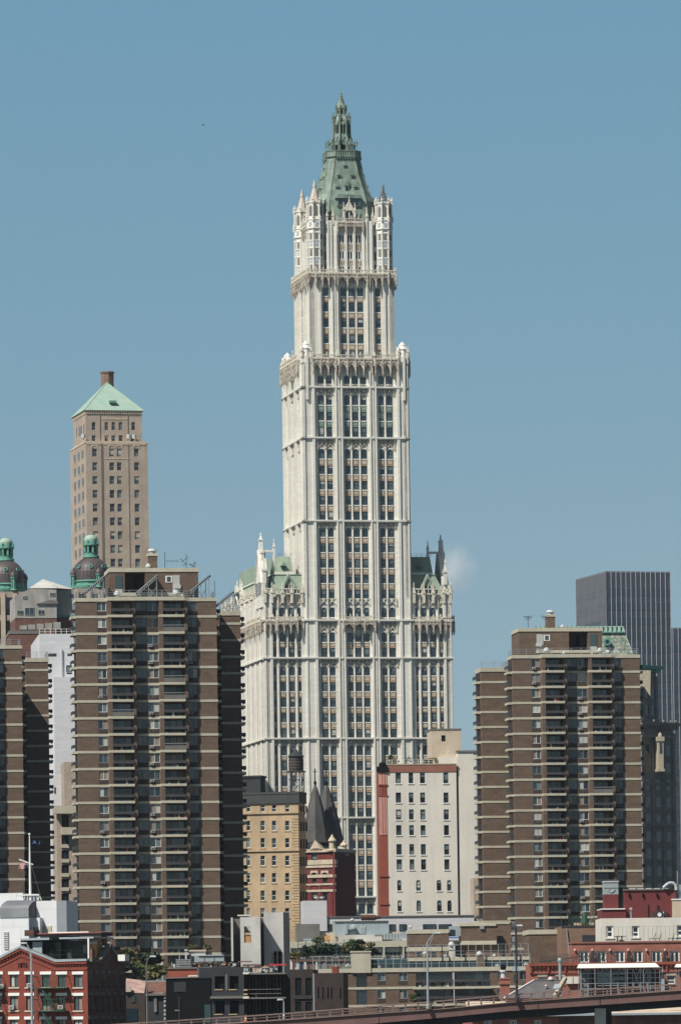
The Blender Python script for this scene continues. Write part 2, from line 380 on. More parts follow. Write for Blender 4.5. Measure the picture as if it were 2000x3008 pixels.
def balus(mb, a, b, y, z, h, m='orn', sp=.7):
    n = max(2, int((b - a) / sp))
    for i in range(n + 1):
        u = a + (b - a) * i / n; mb.box(u - .1, u + .1, y - .1, y + .1, z, z + h, m)
        if i % 3 == 0: pinn(mb, u, y, z + h * .7, h * 1.1, .14, m)
    mb.box(a, b, y - .16, y + .16, z + h * .82, z + h, m); mb.box(a, b, y - .16, y + .16, z, z + h * .2, m)
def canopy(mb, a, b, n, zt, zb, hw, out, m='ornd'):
    """projecting gothic balcony with pointed arches under it"""
    y0 = -hw - out
    bw = (b - a) / n; hm = zb + (zt - zb) * .62
    mb.box(a, b, y0, -hw + .3, hm, zt - .1, m)
    mb.box(a - .12, b + .12, y0 - .14, -hw + .3, zt - .1, zt + .18, m)
    for i in range(n):
        x0 = a + bw * i; mb.arch(x0, x0 + bw, hm, gothic(zb, (hm - zb) * .95), y0, y0 + .35, 8, m)
        for s_ in (0, .16): # gable tracery over the arch
            mb.prism([(x0 + .1, hm - .2 - s_), (x0 + bw / 2, zt - .5 - s_), (x0 + bw / 2, zt - .25 - s_), (x0 + .1, hm + .12 - s_)], y0 - .12, y0 + .01, m)
            mb.prism([(x0 + bw - .1, hm - .2 - s_), (x0 + bw - .1, hm + .12 - s_), (x0 + bw / 2, zt - .25 - s_), (x0 + bw / 2, zt - .5 - s_)], y0 - .12, y0 + .01, m)
    for i in range(n + 1):
        u = a + bw * i; mb.box(u - .13, u + .13, y0 - .2, y0 + .3, zb - .5, zt + .1, m)
        mb.prism([(u - .12, zb - .5), (u + .12, zb - .5), (u, zb - 1.2)], y0 - .1, y0 + .2, m)
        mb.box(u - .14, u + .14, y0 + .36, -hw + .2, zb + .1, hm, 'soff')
    balus(mb, a, b, y0 + .05, zt + .18, .95, 'orn', .55)
def tracery(mb, x0, x1, zs, zt, hw, m='orn', rise=None):
    """little crossed arches between a window head zs and the string course zt"""
    c = (x0 + x1) / 2; hwid = (x1 - x0) / 2 + .42; h = (zt - zs)
    mb.box(x0 - .4, x1 + .4, -hw + .75, -hw + 1.1, zs, zt, 'orn')
    for s_ in (-1, 1):
        mb.prism([(c + s_ * hwid, zs - .35), (c + s_ * (hwid - .28), zs - .35), (c, zs + h * .55), (c, zs + h * .55 + .3)], -hw + .3, -hw + .75, m)
        mb.prism([(c + s_ * hwid, zt), (c + s_ * (hwid - .24), zt), (c, zs + h * .5), (c, zs + h * .5 + .25)], -hw + .38, -hw + .75, m)
        mb.box(c + s_ * hwid - .12, c + s_ * hwid + .12, -hw + .1, -hw + .7, zs - .5, zt, m)
    mb.prism([(c - .12, zs + .3 * h), (c + .12, zs + .3 * h), (c + .1, zt), (c - .1, zt)], -hw + .2, -hw + .7, m)
sec = []   # tower rows: (top py, bottom py, arched, style of spandrel below)
R_ = [(1159, 1188, 1), (1209.7, 1234, 0), (1253.7, 1282, 0), (1318, 1346, 1), (1367.6, 1391.6, 0), (1412, 1437, 0), (1457, 1482, 0), (1502, 1526, 0),
      (1550, 1576, 1), (1596, 1621, 0), (1642, 1667, 0), (1687.5, 1712, 0), (1732, 1757, 0), (1784, 1812.5, 1), (1857, 1885, 1), (1904, 1929.5, 0),
      (1957.6, 1983.5, 1), (2004.5, 2030, 0), (2051, 2076, 0), (2096, 2121, 0), (2142, 2167, 0), (2190, 2218, 1), (2236, 2263, 0), (2282, 2309, 0), (2328, 2355, 0), (2375, 2400, 0),
      (2422.6, 2450, 1), (2470, 2493, 0), (2515.7, 2540.5, 0), (2560, 2585, 0), (2608.7, 2632.6, 0), (2655, 2685, 1)]
STR = [1137, 1286, 1530, 1822, 1933, 2169.6, 2402.7, 2636]
ROWS = [(1100.6, 1126, 1)] + R_
ztop_sh = zz(1060); allw = []; bas = []
# core and shaft
core = MB('terra')
core.box(-HW + 1, HW - 1, -HW + 1, HW - 1, 0, ztop_sh - .5)
core.box(-HW + .2, HW - .2, -HW + .2, HW - .2, ztop_sh - 1.2, ztop_sh - .3)
WBASE = zz(1745)
core.box(-22.2, 22.2, -11.6, 46, 0, WBASE)
core.build('tower_core', G.o)
PIERS = [(-13.1, -10.1, 0), (-5.25, -3.2, 3), (3.2, 5.25, 3), (10.1, 13.1, 0)]
for k in range(4):
    mb = MB('terra'); mb.M = ROT[k]; sp = MB('span'); sp.M = ROT[k]; tr = MB('orn'); tr.M = ROT[k]
    zb = 0 if k == 0 else (WBASE - 1 if k < 3 else WBASE - 1)
    for a, b, kk in PIERS:
        if kk: ribs(mb, a, b, zb, ztop_sh - 1, HW, 3)
        else:
            mb.box(a, b, -HW, -HW + 1.2, zb, ztop_sh)
            e = b - .75 if a < 0 else a + .1
            mb.box(e, e + .65, -HW - .32, -HW + .02, zb, ztop_sh - 1)
            e = a + .12 if a < 0 else b - .5
            mb.box(e, e + .38, -HW - .18, -HW + .02, zb, ztop_sh - 1)
            e = b + .02 if a < 0 else a - .42
            mb.box(e, e + .4, -HW + .35, -HW + 1.1, zb, ztop_sh - 1)
    for u in (-7.425, -1.04, 1.03, 7.425): mb.box(u - .24, u + .24, -HW + .42, -HW + 1.1, zb, ztop_sh - 1); mb.box(u - .1, u + .1, -HW + .3, -HW + .43, zb, ztop_sh - 1)
    for u in (-9.55, -5.55, -3.0, 3.0, 5.55, 9.55): mb.box(u - .22, u + .22, -HW + .5, -HW + 1.1, zb, ztop_sh - 1)
    for py in STR:
        z = zz(py)
        if z > zb: mb.box(-HW - .42, HW + .42, -HW - .42, -HW + .9, z - .18, z + .2); mb.box(-HW - .25, HW + .25, -HW - .25, -HW + .9, z - .42, z - .17)
    for i, (pt, pb, ar) in enumerate(ROWS):
        z1, z0 = zz(pt), zz(pb)
        if z0 < zb: continue
        for j, (x0, x1) in enumerate(WT):
            fn = win(x0, x1, z0, z1, -HW + .70, 'g1', GW, T=ROT[k], fw=.07)
            allw.append((k, z0, fn))
            if ar: mb.arch(x0 - .02, x1 + .02, z1 + .3, round_arch(z1 - .55, .53), -HW + .44, -HW + 1.05, 8, 'terra')
            sp.box(x0 - .08, x1 + .08, -HW + .43, -HW + 1.05, z0 - .34, z0 - .06, 'terra')
            nxt = ROWS[i + 1] if i + 1 < len(ROWS) else None
            if nxt and not nxt[2] and pt > 1110:
                zn = zz(nxt[0]); gr = 1159 <= pt < 1240
                sp.box(x0, x1, -HW + .52, -HW + 1.05, zn + .22, z0 - .36, 'spang' if gr else 'span')
                sp.box(x0 + .12, x1 - .12, -HW + .46, -HW + .53, zn + .42, z0 - .55, 'spang' if gr else 'trim')
                sp.box(x0 - .02, x1 + .02, -HW + .5, -HW + 1.05, zn + .05, zn + .2, 'spang' if gr else 'span')
            if ar and pt > 1150 and pt not in (1784, 1857):
                zt = [zz(s_) for s_ in STR if zz(s_) > z1]; zt = min(zt) - .45; tracery(tr, x0, x1, z1 + .32, zt, HW)
            if pt == 1784: tr.box(x0 - .4, x1 + .4, -HW + .6, -HW + 1.05, z1 + .35, z1 + 1.9, 'blue'); tracery(tr, x0, x1, z1 + .9, z1 + 2.2, HW)
            if pt == 1857 and abs(x0 + .6) > 4: tracery(tr, x0, x1, z1 + .3, zz(1826), HW)
    mb.join(sp); mb.join(tr); mb.build('facade', G.o)
    # big balcony
    cn = MB('orn'); cn.M = ROT[k]
    for a, b, n in ((-10.6, -4.9, 3), (-4.1, 4.0, 4), (4.8, 10.5, 3)):
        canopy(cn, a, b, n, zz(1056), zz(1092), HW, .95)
    for x in (-4.5, 4.4): pinn(cn, x, -HW - .7, zz(1075), 5.0, .3)
    cn.build('balcony', G.o)
    if k == 0:
        cn = MB('orn'); canopy(cn, -3.9, 3.9, 3, zz(1826), zz(1850), HW, 1.1); cn.build('balcony', G.o)
# corner pinnacles of the shaft
for x in (-1, 1):
    for y in (-1, 1):
        mb = MB('terra'); cx, cy = x * (HW - 1.1), y * (HW - 1.1)
        mb.box(cx - 1.2, cx + 1.2, cy - 1.2, cy + 1.2, ztop_sh - .5, zz(1048)); mb.lathe(cx, cy, [(1.45, zz(1048)), (1.3, zz(1025)), (1.5, zz(1024)), (.85, zz(1012)), (.95, zz(1011)), (.05, zz(1000))], 8)
        for dx, dy in ((-1, -1), (1, -1), (1, 1), (-1, 1)): pinn(mb, cx + dx * 1.15, cy + dy * 1.15, zz(1050), 3.2, .22)
        mb.box(cx - .3, cx + .3, cy - y * 0 - 1.6 * (1 if y < 0 else -1), cy + .3, zz(1175), zz(1045)); mb.build('pinnacle', G.o)
# second stage
H2 = 10.5; z2a, z2b = ztop_sh - .6, zz(800, -10.5)
W2 = [(-7.1, -5.9), (-2.75, -1.45), (-.65, .65), (1.45, 2.75), (5.9, 7.1)]
R2 = [(840, 868, 1), (888.5, 914, 0), (936, 960, 0), (983, 1007, 0), (1029, 1050, 0)]
mb = MB('terra'); mb.box(-H2 + 1, H2 - 1, -H2 + 1, H2 - 1, z2a, z2b - .2); mb.box(-H2 + .2, H2 - .2, -H2 + .2, H2 - .2, z2b - .6, z2b - .25); mb.build('upper_core', G.o)
for k in range(4):
    mb = MB('terra'); mb.M = ROT[k]; sp = MB('span'); sp.M = ROT[k]
    for a, b in ((-10.5, -7.7), (-5.3, -3.4), (3.4, 5.3), (7.7, 10.5)):
        if abs(a + b) > 12:
            mb.box(a, b, -H2, -H2 + 1.2, z2a, z2b); e = b - .6 if a < 0 else a + .05; mb.box(e, e + .55, -H2 - .3, -H2 + .02, z2a, z2b)
        else: ribs(mb, a, b, z2a, z2b, H2, 3)
    for u in (-7.4, -5.55, -3.1, -1.05, 1.05, 3.1, 5.55, 7.4): mb.box(u - .22, u + .22, -H2 + .44, -H2 + 1.1, z2a, z2b)
    for i, (pt, pb, ar) in enumerate(R2):
        z1, z0 = zz(pt, -10.5), zz(pb, -10.5)
        for x0, x1 in W2:
            allw.append((k, z0 + 30, win(x0, x1, z0, z1, -H2 + .70, 'g1', GW, T=ROT[k], fw=.07, mull=1 if ar else 0)))
            if ar:
                for a, b in ((x0, (x0 + x1) / 2), ((x0 + x1) / 2, x1)): mb.arch(a, b, z1 + .1, gothic(z1 - .7, .7), -H2 + .5, -H2 + 1.0, 6)
            if i + 1 < len(R2):
                zn = zz(R2[i + 1][0], -10.5)
                sp.box(x0, x1, -H2 + .52, -H2 + 1.05, zn + .22, z0 - .36, 'span'); sp.box(x0 - .08, x1 + .08, -H2 + .43, -H2 + 1.05, z0 - .34, z0 - .06, 'terra')
                sp.box(x0 + .12, x1 - .12, -H2 + .46, -H2 + .53, zn + .42, z0 - .55, 'trim')
    mb.join(sp); mb.build('facade', G.o)
    cn = MB('orn'); cn.M = ROT[k]
    for a, b, n in ((-9.0, -4.3, 3), (-3.7, 3.7, 3), (4.3, 9.0, 3)): canopy(cn, a, b, n, zz(806, -10.5), zz(832, -10.5), H2, .8)
    for a, b in ((-10.9, -9.1), (9.1, 10.9)): canopy(cn, a, b, 1, zz(806, -10.5), zz(826, -10.5), H2, .4)
    cn.build('balcony', G.o)
# crown stage: centre blocks between four octagonal turrets
z3a, z3b = z2b - .5, zz(648, -9)
mb = MB('terra'); mb.box(-8.0, 8.0, -8.0, 8.0, z3a, z3b - .3); mb.build('crown_core', G.o)
for k in range(4):
    mb = MB('terra'); mb.M = ROT[k]
    mb.box(-5.9, 5.9, -8.2, -7, z3a, z3b)
    for a, b in ((-5.9, -2.95), (2.95, 5.9)):
        mb.box(a, b, -9.0, -8.1, z3a, z3b)
        for u in (.45, 1.2, 2.4): mb.box(a + u - .16, a + u + .16, -9.25, -8.9, z3a, z3b)
    for u in (-1.02, 1.02): mb.box(u - .27, u + .27, -8.95, -8.1, z3a, z3b)
    sp = MB('orn'); sp.M = ROT[k]
    for pt, pb, ar in ((686, 713, 1), (735, 761, 0), (779, 803, 0)):
        z1, z0 = zz(pt, -9), zz(pb, -9)
        for u in (-2.04, 0, 2.04):
            allw.append((k, z0 + 60, win(u - .74, u + .74, z0, z1, -8.35, 'wpaint', ['g0', 'g1'], mull=1, T=ROT[k], fw=.16, rec=.25)))
            if ar:
                for a, b in ((u - .75, u), (u, u + .75)): mb.arch(a, b, z1 + .1, gothic(z1 - .9, .85), -8.7, -8.3, 6)
            for q in range(3):
                for s_ in (-1, 1): sp.bar((u - s_ * .65, -8.6, z0 - .35 - q * .5), (u + s_ * .65, -8.6, z0 - .85 - q * .5), .07)
            sp.box(u - .74, u + .74, -8.5, -8.2, z0 - 1.75, z0 - .15, 'span')
            sp.box(u - .74, u + .74, -8.6, -8.2, z0 - .3, z0 - .1)
    canopy(sp, -3.2, 3.2, 3, zz(655, -9), zz(675, -9), 8.9, .6)
    for x in (-5.7, -4.2, 4.2, 5.7): pinn(sp, x, -8.9, z3b - 1, 4.6, .25)
    # white gothic dormer in front of the roof
    zc = zz(648, -9); zt = zz(578, -9)
    sp.box(-1.3, -1.0, -8.6, -7.5, zc, zt - 2.6); sp.box(1.0, 1.3, -8.6, -7.5, zc, zt - 2.6); sp.box(-1.05, 1.05, -8.2, -7.2, zc, zc + 2.3, 'g0'); sp.box(-.12, .12, -8.4, -7.5, zc, zc + 2.6)
    sp.arch(-1.02, 1.02, zc + 3.4, gothic(zc + 1.6, 1.5), -8.5, -7.3, 8)
    sp.prism([(-1.4, zc + 2.6), (1.4, zc + 2.6), (0, zt - .8)], -8.55, -7.4)
    for x in (-1.4, 1.4): pinn(sp, x, -8.5, zc + 1, 3.6, .2)
    pinn(sp, 0, -8.4, zt - 2.0, 2.4, .14)
    mb.join(sp)
    for u in (-6.9, 5.95):
        for pt, pb in ((690, 722), (738, 762), (775, 800)): mb.box(u, u + .95, -8.28, -8.0, zz(pb, -9), zz(pt, -9), 'g0')
    mb.build('crown_facade', G.o)
for x, y, py_t in ((-8.5, -8, 528), (-8.5, 8.2, 528), (8.6, -8, 537), (8.6, 8.2, 537)):
    mb = MB('terra'); z = lambda p: zz(p, -8)
    O8 = math.pi / 8
    mb.lathe(x, y, [(1.95, z3a), (1.95, z(676)), (2.3, z(674)), (2.15, z(650)), (2.3, z(649)), (2.3, z(646)), (1.95, z(645)), (1.9, z(600)), (2.1, z(598)), (2.1, z(595)), (1.5, z(594))], 8, None, O8)
    for i in range(8):
        a = O8 + i * math.pi / 4; mb.bar((x + 2.02 * math.cos(a), y + 2.02 * math.sin(a), z3a), (x + 2.02 * math.cos(a), y + 2.02 * math.sin(a), z(600)), .17)
        pinn(mb, x + 2.1 * math.cos(a), y + 2.1 * math.sin(a), z(600), 1.9, .2, 'terra'); pinn(mb, x + 2.25 * math.cos(a), y + 2.25 * math.sin(a), z(653), 1.9, .17, 'terra')
        am = i * math.pi / 4; R8 = Matrix.Translation((x, y, 0)) @ Matrix.Rotation(am, 4, 'Z')
        mb.M = R8
        for pa, pb, m in ((690, 706, 'stone'), (712, 726, 'blue'), (735, 755, 'stone'), (762, 775, 'blue'), (780, 800, 'stone'), (655, 668, 'blue')):
            mb.box(1.74, 1.88 if pa != 655 else 2.16, -.34, .34, z(pb), z(pa), m)
        for pa in (686, 709, 731, 759): mb.box(1.7, 1.93, -.75, .75, z(pa) - .12, z(pa) + .12)
        mb.box(1.7, 1.80, -.42, .42, z(638), z(612), 'mgrey'); mb.arch  # niche
        mb.add([(1.80, -.42, z(612)), (1.80, .42, z(612)), (1.80, 0, z(603))], [(0, 1, 2)], 'mgrey')
        mb.M = Matrix.Identity(4)
    mb.build('turret', G.o)
    sp = MB('terra')
    if y < 0 and x > 0:
        for i in range(8):
            a = i * math.pi / 4; sp.bar((x + 1.35 * math.cos(a), y + 1.35 * math.sin(a), z(595)), (x, y, z(550)), .09, 'mgrey')
        for t in (.2, .4, .6):
            sp.lathe(x, y, [(1.35 * (1 - t), z(595) + (z(550) - z(595)) * t), (1.35 * (1 - t), z(595) + (z(550) - z(595)) * t + .15)], 8, 'mgrey')
        sp.lathe(x, y, [(.22, z(556)), (.3, z(548)), (.04, z(py_t))], 6, 'mgrey'); sp.bar((x - .45, y, z(546)), (x + .45, y, z(546)), .05, 'mgrey')
    else:
        sp.lathe(x, y, [(1.5, z(596)), (.42, z(552)), (.5, z(550)), (.42, z(545)), (.05, z(py_t))], 8, 'tanl2', O8); sp.bar((x - .4, y, z(543)), (x + .4, y, z(543)), .06)
    sp.build('spire', G.o)
# green crown roof
def ring(a, h, z): return [(-h, -a, z), (h, -a, z), (a, -h, z), (a, h, z), (h, a, z), (-h, a, z), (-a, h, z), (-a, -h, z)]
mb = MB('green')
LV = [(650, 7.6, 5.0), (588, 7.0, 4.55), (550, 5.6, 3.9), (513, 4.75, 3.2), (462, 3.95, 2.45)]
mb.loft([ring(a, h, zz(p, -a)) for p, a, h in LV])
for i in range(8):
    for (p, a, h), (p2, a2, h2) in zip(LV, LV[1:]): mb.bar(ring(a, h, zz(p, -a))[i], ring(a2, h2, zz(p2, -a2))[i], .16)
zr = lambda p: zz(p, -4)
mb.loft([ring(4.1, 2.5, zr(462)), ring(4.4, 2.6, zr(459)), ring(4.4, 2.6, zr(457)), ring(4.2, 2.5, zr(456)), ring(4.2, 2.5, zr(443)), ring(4.35, 2.55, zr(442)), ring(4.35, 2.55, zr(440))])
for k in range(4):
    mb.M = ROT[k]
    for i in range(7): mb.box(-2.1 + i * .7 - .1, -2.1 + i * .7 + .1, -4.5, -4.1, zr(466), zr(458)); 
    for i in range(9): mb.box(-2.3 + i * .575 - .08, -2.3 + i * .575 + .08, -4.35, -4.15, zr(456), zr(443))
    mb.M = Matrix.Identity(4)
mb.build('copper_roof', G.o)
def dorm(cx, py, k, w=.55, h=1.5):
    def fn(m_):
        m_.M = ROT[k]; z = zz(py, -6); t = (650 - py) / 188; a = 7.6 - 3.9 * t
        m_.box(cx - w, cx + w, -a - .25, -a + 1.2, z, z + h * .55, 'green'); m_.prism([(cx - w - .1, z + h * .5), (cx + w + .1, z + h * .5), (cx, z + h * 1.25)], -a - .35, -a + 1.5, 'green')
        m_.box(cx - w * .55, cx + w * .55, -a - .3, -a - .2, z + .1, z + h * .5, 'g0')
    return fn
for k in range(4):
    for cx, py, w_, h_ in ((0, 490, .5, 1.1), (-1.7, 520, .5, 1.2), (1.7, 520, .5, 1.2), (-2.3, 556, .6, 1.3), (0, 560, .6, 2.6), (2.3, 556, .6, 1.3)): G.part('dormer', dorm(cx, py, k, w_, h_))
    def wideD(m_, k=k):
        m_.M = ROT[k]; z0, z1 = zz(601, -7), zz(583, -7)
        m_.box(-2.9, 2.9, -7.6, -6, z0 - .3, z1, 'green'); m_.prism([(-3.3, z1), (3.3, z1), (3.0, z1 + .9), (-3.0, z1 + .9)], -8.1, -6, 'green')
        for i in range(4): m_.box(-2.6 + i * 1.35, -1.5 + i * 1.35, -7.68, -7.5, z0, z1 - .15, 'g1')
        for i in range(5): m_.box(-2.75 + i * 1.35, -2.6 + i * 1.35, -7.75, -7.5, z0 - .2, z1, 'green')
    G.part('wide_dormer', wideD)
# lantern
mb = MB('green'); z = zr
mb.lathe(0, 0, [(2.2, z(441)), (2.15, z(395)), (1.95, z(355)), (1.9, z(345)), (1.25, z(334)), (1.15, z(312)), (1.35, z(311)), (1.35, z(308)), (1.2, z(307)), (.85, z(295)), (.42, z(278)), (.2, z(266)), (.28, z(265)), (.05, z(258)), (.03, z(249))], 8, None, math.pi / 8)
for i in range(8):
    a = math.pi / 8 + i * math.pi / 4; c, s = math.cos(a), math.sin(a)
    mb.bar((2.3 * c, 2.3 * s, z(441)), (2.15 * c, 2.15 * s, z(345)), .22); pinn(mb, 2.2 * c, 2.2 * s, z(352), 2.6, .2, 'green')
    mb.bar((3.9 * c, 3.9 * s, z(441)), (3.9 * c, 3.9 * s, z(418)), .16); pinn(mb, 3.9 * c, 3.9 * s, z(421), 1.6, .18, 'green')
    mb.bar((3.9 * c, 3.9 * s, z(424)), (2.9 * c, 2.9 * s, z(412)), .16); mb.bar((2.9 * c, 2.9 * s, z(412)), (2.2 * c, 2.2 * s, z(392)), .2)
    mb.bar((2.9 * c, 2.9 * s, z(441)), (2.9 * c, 2.9 * s, z(410)), .18)
    mb.bar((2.0 * c, 2.0 * s, z(345)), (1.3 * c, 1.3 * s, z(330)), .15); mb.bar((1.3 * c, 1.3 * s, z(332)), (1.3 * c, 1.3 * s, z(308)), .14); pinn(mb, 1.4 * c, 1.4 * s, z(314), 1.5, .12, 'green')
    for t in (.2, .4, .6, .8): mb.box(.95 * c * (1 - t) - .09, .95 * c * (1 - t) + .09, .95 * s * (1 - t) - .09, .95 * s * (1 - t) + .09, z(300) + 3.2 * t, z(300) + 3.2 * t + .3)
    mb.M = Matrix.Rotation(i * math.pi / 4, 4, 'Z')
    mb.box(1.9, 2.06, -.42, .42, z(385), z(362), 'black'); mb.box(1.95, 2.16, -.06, .06, z(385), z(360)); mb.box(2.0, 2.15, -.5, .5, z(435), z(420), 'black')
    mb.prism([(1.9, z(362)), (2.2, z(362)), (2.2, z(355)), (1.9, z(352))], -.4, .4)
    mb.box(1.05, 1.13, -.22, .22, z(328), z(317), 'black'); mb.bar((2.1, -.4, z(412)), (2.1, .4, z(395)), .07); mb.bar((2.1, .4, z(412)), (2.1, -.4, z(395)), .07)
    mb.M = Matrix.Identity(4)
mb.build('lantern', G.o)
# ---- base wings
def wing_face(k_side, y_off=12.6):
    mb = MB('terra'); sp = MB('span'); tr = MB('orn'); hw = y_off; s_ = k_side
    PW = [(-23.2, -21.2), (-20.25, -19.45), (-17.9, -17.2), (-15.7, -14.95), (-14.1, -13.1)]
    zt = zz(1745)
    fl = lambda a, b: (a, b) if s_ < 0 else (-b, -a)
    for i, (a, b) in enumerate(PW):
        a, b = fl(a, b)
        if i == 0: mb.box(a, b, -hw, -hw + 1.2, 0, zt); e = b - .65 if s_ < 0 else a; mb.box(e, e + .6, -hw - .3, -hw + .02, 0, zt); e = a if s_ < 0 else b - .4; mb.box(e, e + .4, -hw - .15, -hw + .02, 0, zt)
        elif i == 4: mb.box(a, b, -hw, -hw + 1.2, 0, zt)
        else: mb.box(a, b, -hw + .32, -hw + 1.2, 0, zt); c = (a + b) / 2; mb.box(c - .15, c + .15, -hw + .15, -hw + .33, 0, zt)
    for py in STR[4:] + [1822]:
        z_ = zz(py, -hw); a, b = fl(-23.6, -13.2); mb.box(a, b, -hw - .4, -hw + .9, z_ - .18, z_ + .2); mb.box(a, b, -hw - .22, -hw + .9, z_ - .42, z_ - .17)
    rows = [r for r in R_ if r[0] >= 1784]
    for i, (pt, pb, ar) in enumerate(rows):
        z1, z0 = zz(pt, -hw), zz(pb, -hw)
        for x0, x1 in WW:
            x0, x1 = fl(x0, x1)
            allw.append((0, z0 + 1, win(x0, x1, z0, z1, -hw + .70, 'g1', GW, fw=.07)))
            if ar: mb.arch(x0 - .02, x1 + .02, z1 + .3, round_arch(z1 - .5, .5), -hw + .45, -hw + 1.05, 8)
            sp.box(x0 - .08, x1 + .08, -hw + .43, -hw + 1.05, z0 - .34, z0 - .06, 'terra')
            nx = rows[i + 1] if i + 1 < len(rows) else None
            if nx and not nx[2]:
                zn = zz(nx[0], -hw); sp.box(x0, x1, -hw + .52, -hw + 1.05, zn + .22, z0 - .36); sp.box(x0 + .1, x1 - .1, -hw + .46, -hw + .53, zn + .42, z0 - .55, 'trim')
            if ar and pt > 1900:
                q = min(zz(s2, -hw) for s2 in STR if zz(s2, -hw) > z1) - .45; tracery(tr, x0, x1, z1 + .32, q, hw)
            if pt == 1784: tracery(tr, x0, x1, z1 + .3, z1 + 2.6, hw)
    a, b = fl(-20.2, -15.2); canopy(tr, a, b, 3, zz(1826), zz(1850), hw, 1.1)
    for q in ((-23.0, -20.5), (-15.0, -13.6)): a, b = fl(*q); canopy(tr, a, b, 1 if q[0] > -20 else 2, zz(1826), zz(1848), hw, .45)
    a, b = fl(-23.3, -13.4); balus(tr, a, b, -hw - .1, zt - .1, 1.5, 'orn', .8)
    for q in (-23, -21.3, -18.7, -16.4, -13.9): pinn(tr, s_ * -q if False else (q if s_ < 0 else -q), -hw - .2, zt - 2.2, 5.2, .3)
    mb.join(sp); mb.join(tr); mb.build('wing_facade', G.o)
wing_face(-1); wing_face(1)
# side faces of the base, 58 m deep
for s_ in (-1, 1):
    mb = MB('terra'); tr = MB('orn'); sp = MB('span'); x = 23.2; zt = zz(1745)
    mb.M = tr.M = sp.M = T_ = Matrix.Rotation(rad(-90 if s_ < 0 else 90), 4, 'Z')
    # in this frame the face is at y=-23.2, x runs along the side; front edge of building at x=+12.6*s?
    lo, hi = (-46, 12.6) if s_ < 0 else (-12.6, 46)
    n = 9; stp = (hi - lo) / n
    for i in range(n + 1):
        u = lo + stp * i; mb.box(max(lo, u - 1.35), min(hi, u + 1.35), -23.2, -22.0, 0, zt)
        mb.box(max(lo, u - .25), min(hi, u + .25), -23.32, -23.15, 0, zt); pinn(tr, max(lo + .3, min(hi - .3, u)), -23.2, zt - 1.5, 4.6, .32)
        if i < n:
            for q in (1.0, 3.15): 
                a0 = u + stp / 2 - 1.9 + (q - 1.0) * 1.0
                for j, (pt, pb, ar) in enumerate(r for r in R_ if r[0] >= 1784):
                    z1, z0 = zz(pt), zz(pb); allw.append((3, z0, win(a0, a0 + 1.3, z0, z1, -22.4, 'g2', T=T_, fw=.07)))
                    sp.box(a0, a0 + 1.3, -22.7, -22.2, z0 - 1.35, z0 - .3)
                    if ar and pt > 1800: mb.arch(a0, a0 + 1.3, z1 + .3, round_arch(z1 - .5, .5), -22.8, -22.15, 6)
            mb.box(u + stp / 2 - .6, u + stp / 2 + .6, -23.1, -22.1, 0, zt)
            canopy(tr, u + .9, u + stp - .9, 2, zz(1826), zz(1850), 23.2, .9)
    for py in STR[4:] + [1822]: z_ = zz(py); mb.box(lo, hi + (0), -23.6, -22.2, z_ - .18, z_ + .2)
    balus(tr, lo, hi, -23.2, zt - .1, 1.5, 'orn', .8)
    mb.join(sp); mb.join(tr); mb.build('wing_facade', G.o)
    # gables rising over the side
    for gy in ((6.5, -24) if s_ < 0 else (-3.5, 20)):
        kz = .38 if abs(gy) > 15 else 1
        gb = MB('terra'); gb.M = T_; zq = lambda p: zt - 3 + (zz(p, -5) - zt + 3) * kz
        gb.prism([(gy - 4.6, zt - 3), (gy + 4.6, zt - 3), (gy + 4.3, zq(1700)), (gy + 2.0, zq(1640)), (gy + 1.6, zq(1625)), (gy - 1.6, zq(1625)), (gy - 2.0, zq(1640)), (gy - 4.3, zq(1700))], -23.4, -21.9)
        for q in (-1, 1):
            pinn(gb, gy + q * 4.5, -22.8, zq(1720), 6.5, .42, 'terra'); pinn(gb, gy + q * 2.1, -22.8, zq(1660), 5.5, .35, 'terra')
            gb.bar((gy + q * 4.3, -23.5, zq(1720)), (gy, -23.5, zq(1620)), .22)
        gb.box(gy - .5, gy + .5, -23.2, -22.3, zq(1630), zq(1600)); pinn(gb, gy, -22.75, zq(1610), zq(1567) - zq(1610), .42, 'terra')
        gb.box(gy - .2, gy + .2, -22.4, -19.5, zq(1625), zq(1618)); pinn(gb, gy, -19.5, zq(1632), 4.0, .25, 'terra'); gb.box(gy - .3, gy + .3, -19.8, -19.2, zq(1690), zq(1630))
        for q in (-2.6, 0, 2.6): gb.box(gy + q - .5, gy + q + .5, -23.55, -23.35, zt, zt + 3.2, 'g0')
        gb.build('gable', G.o)
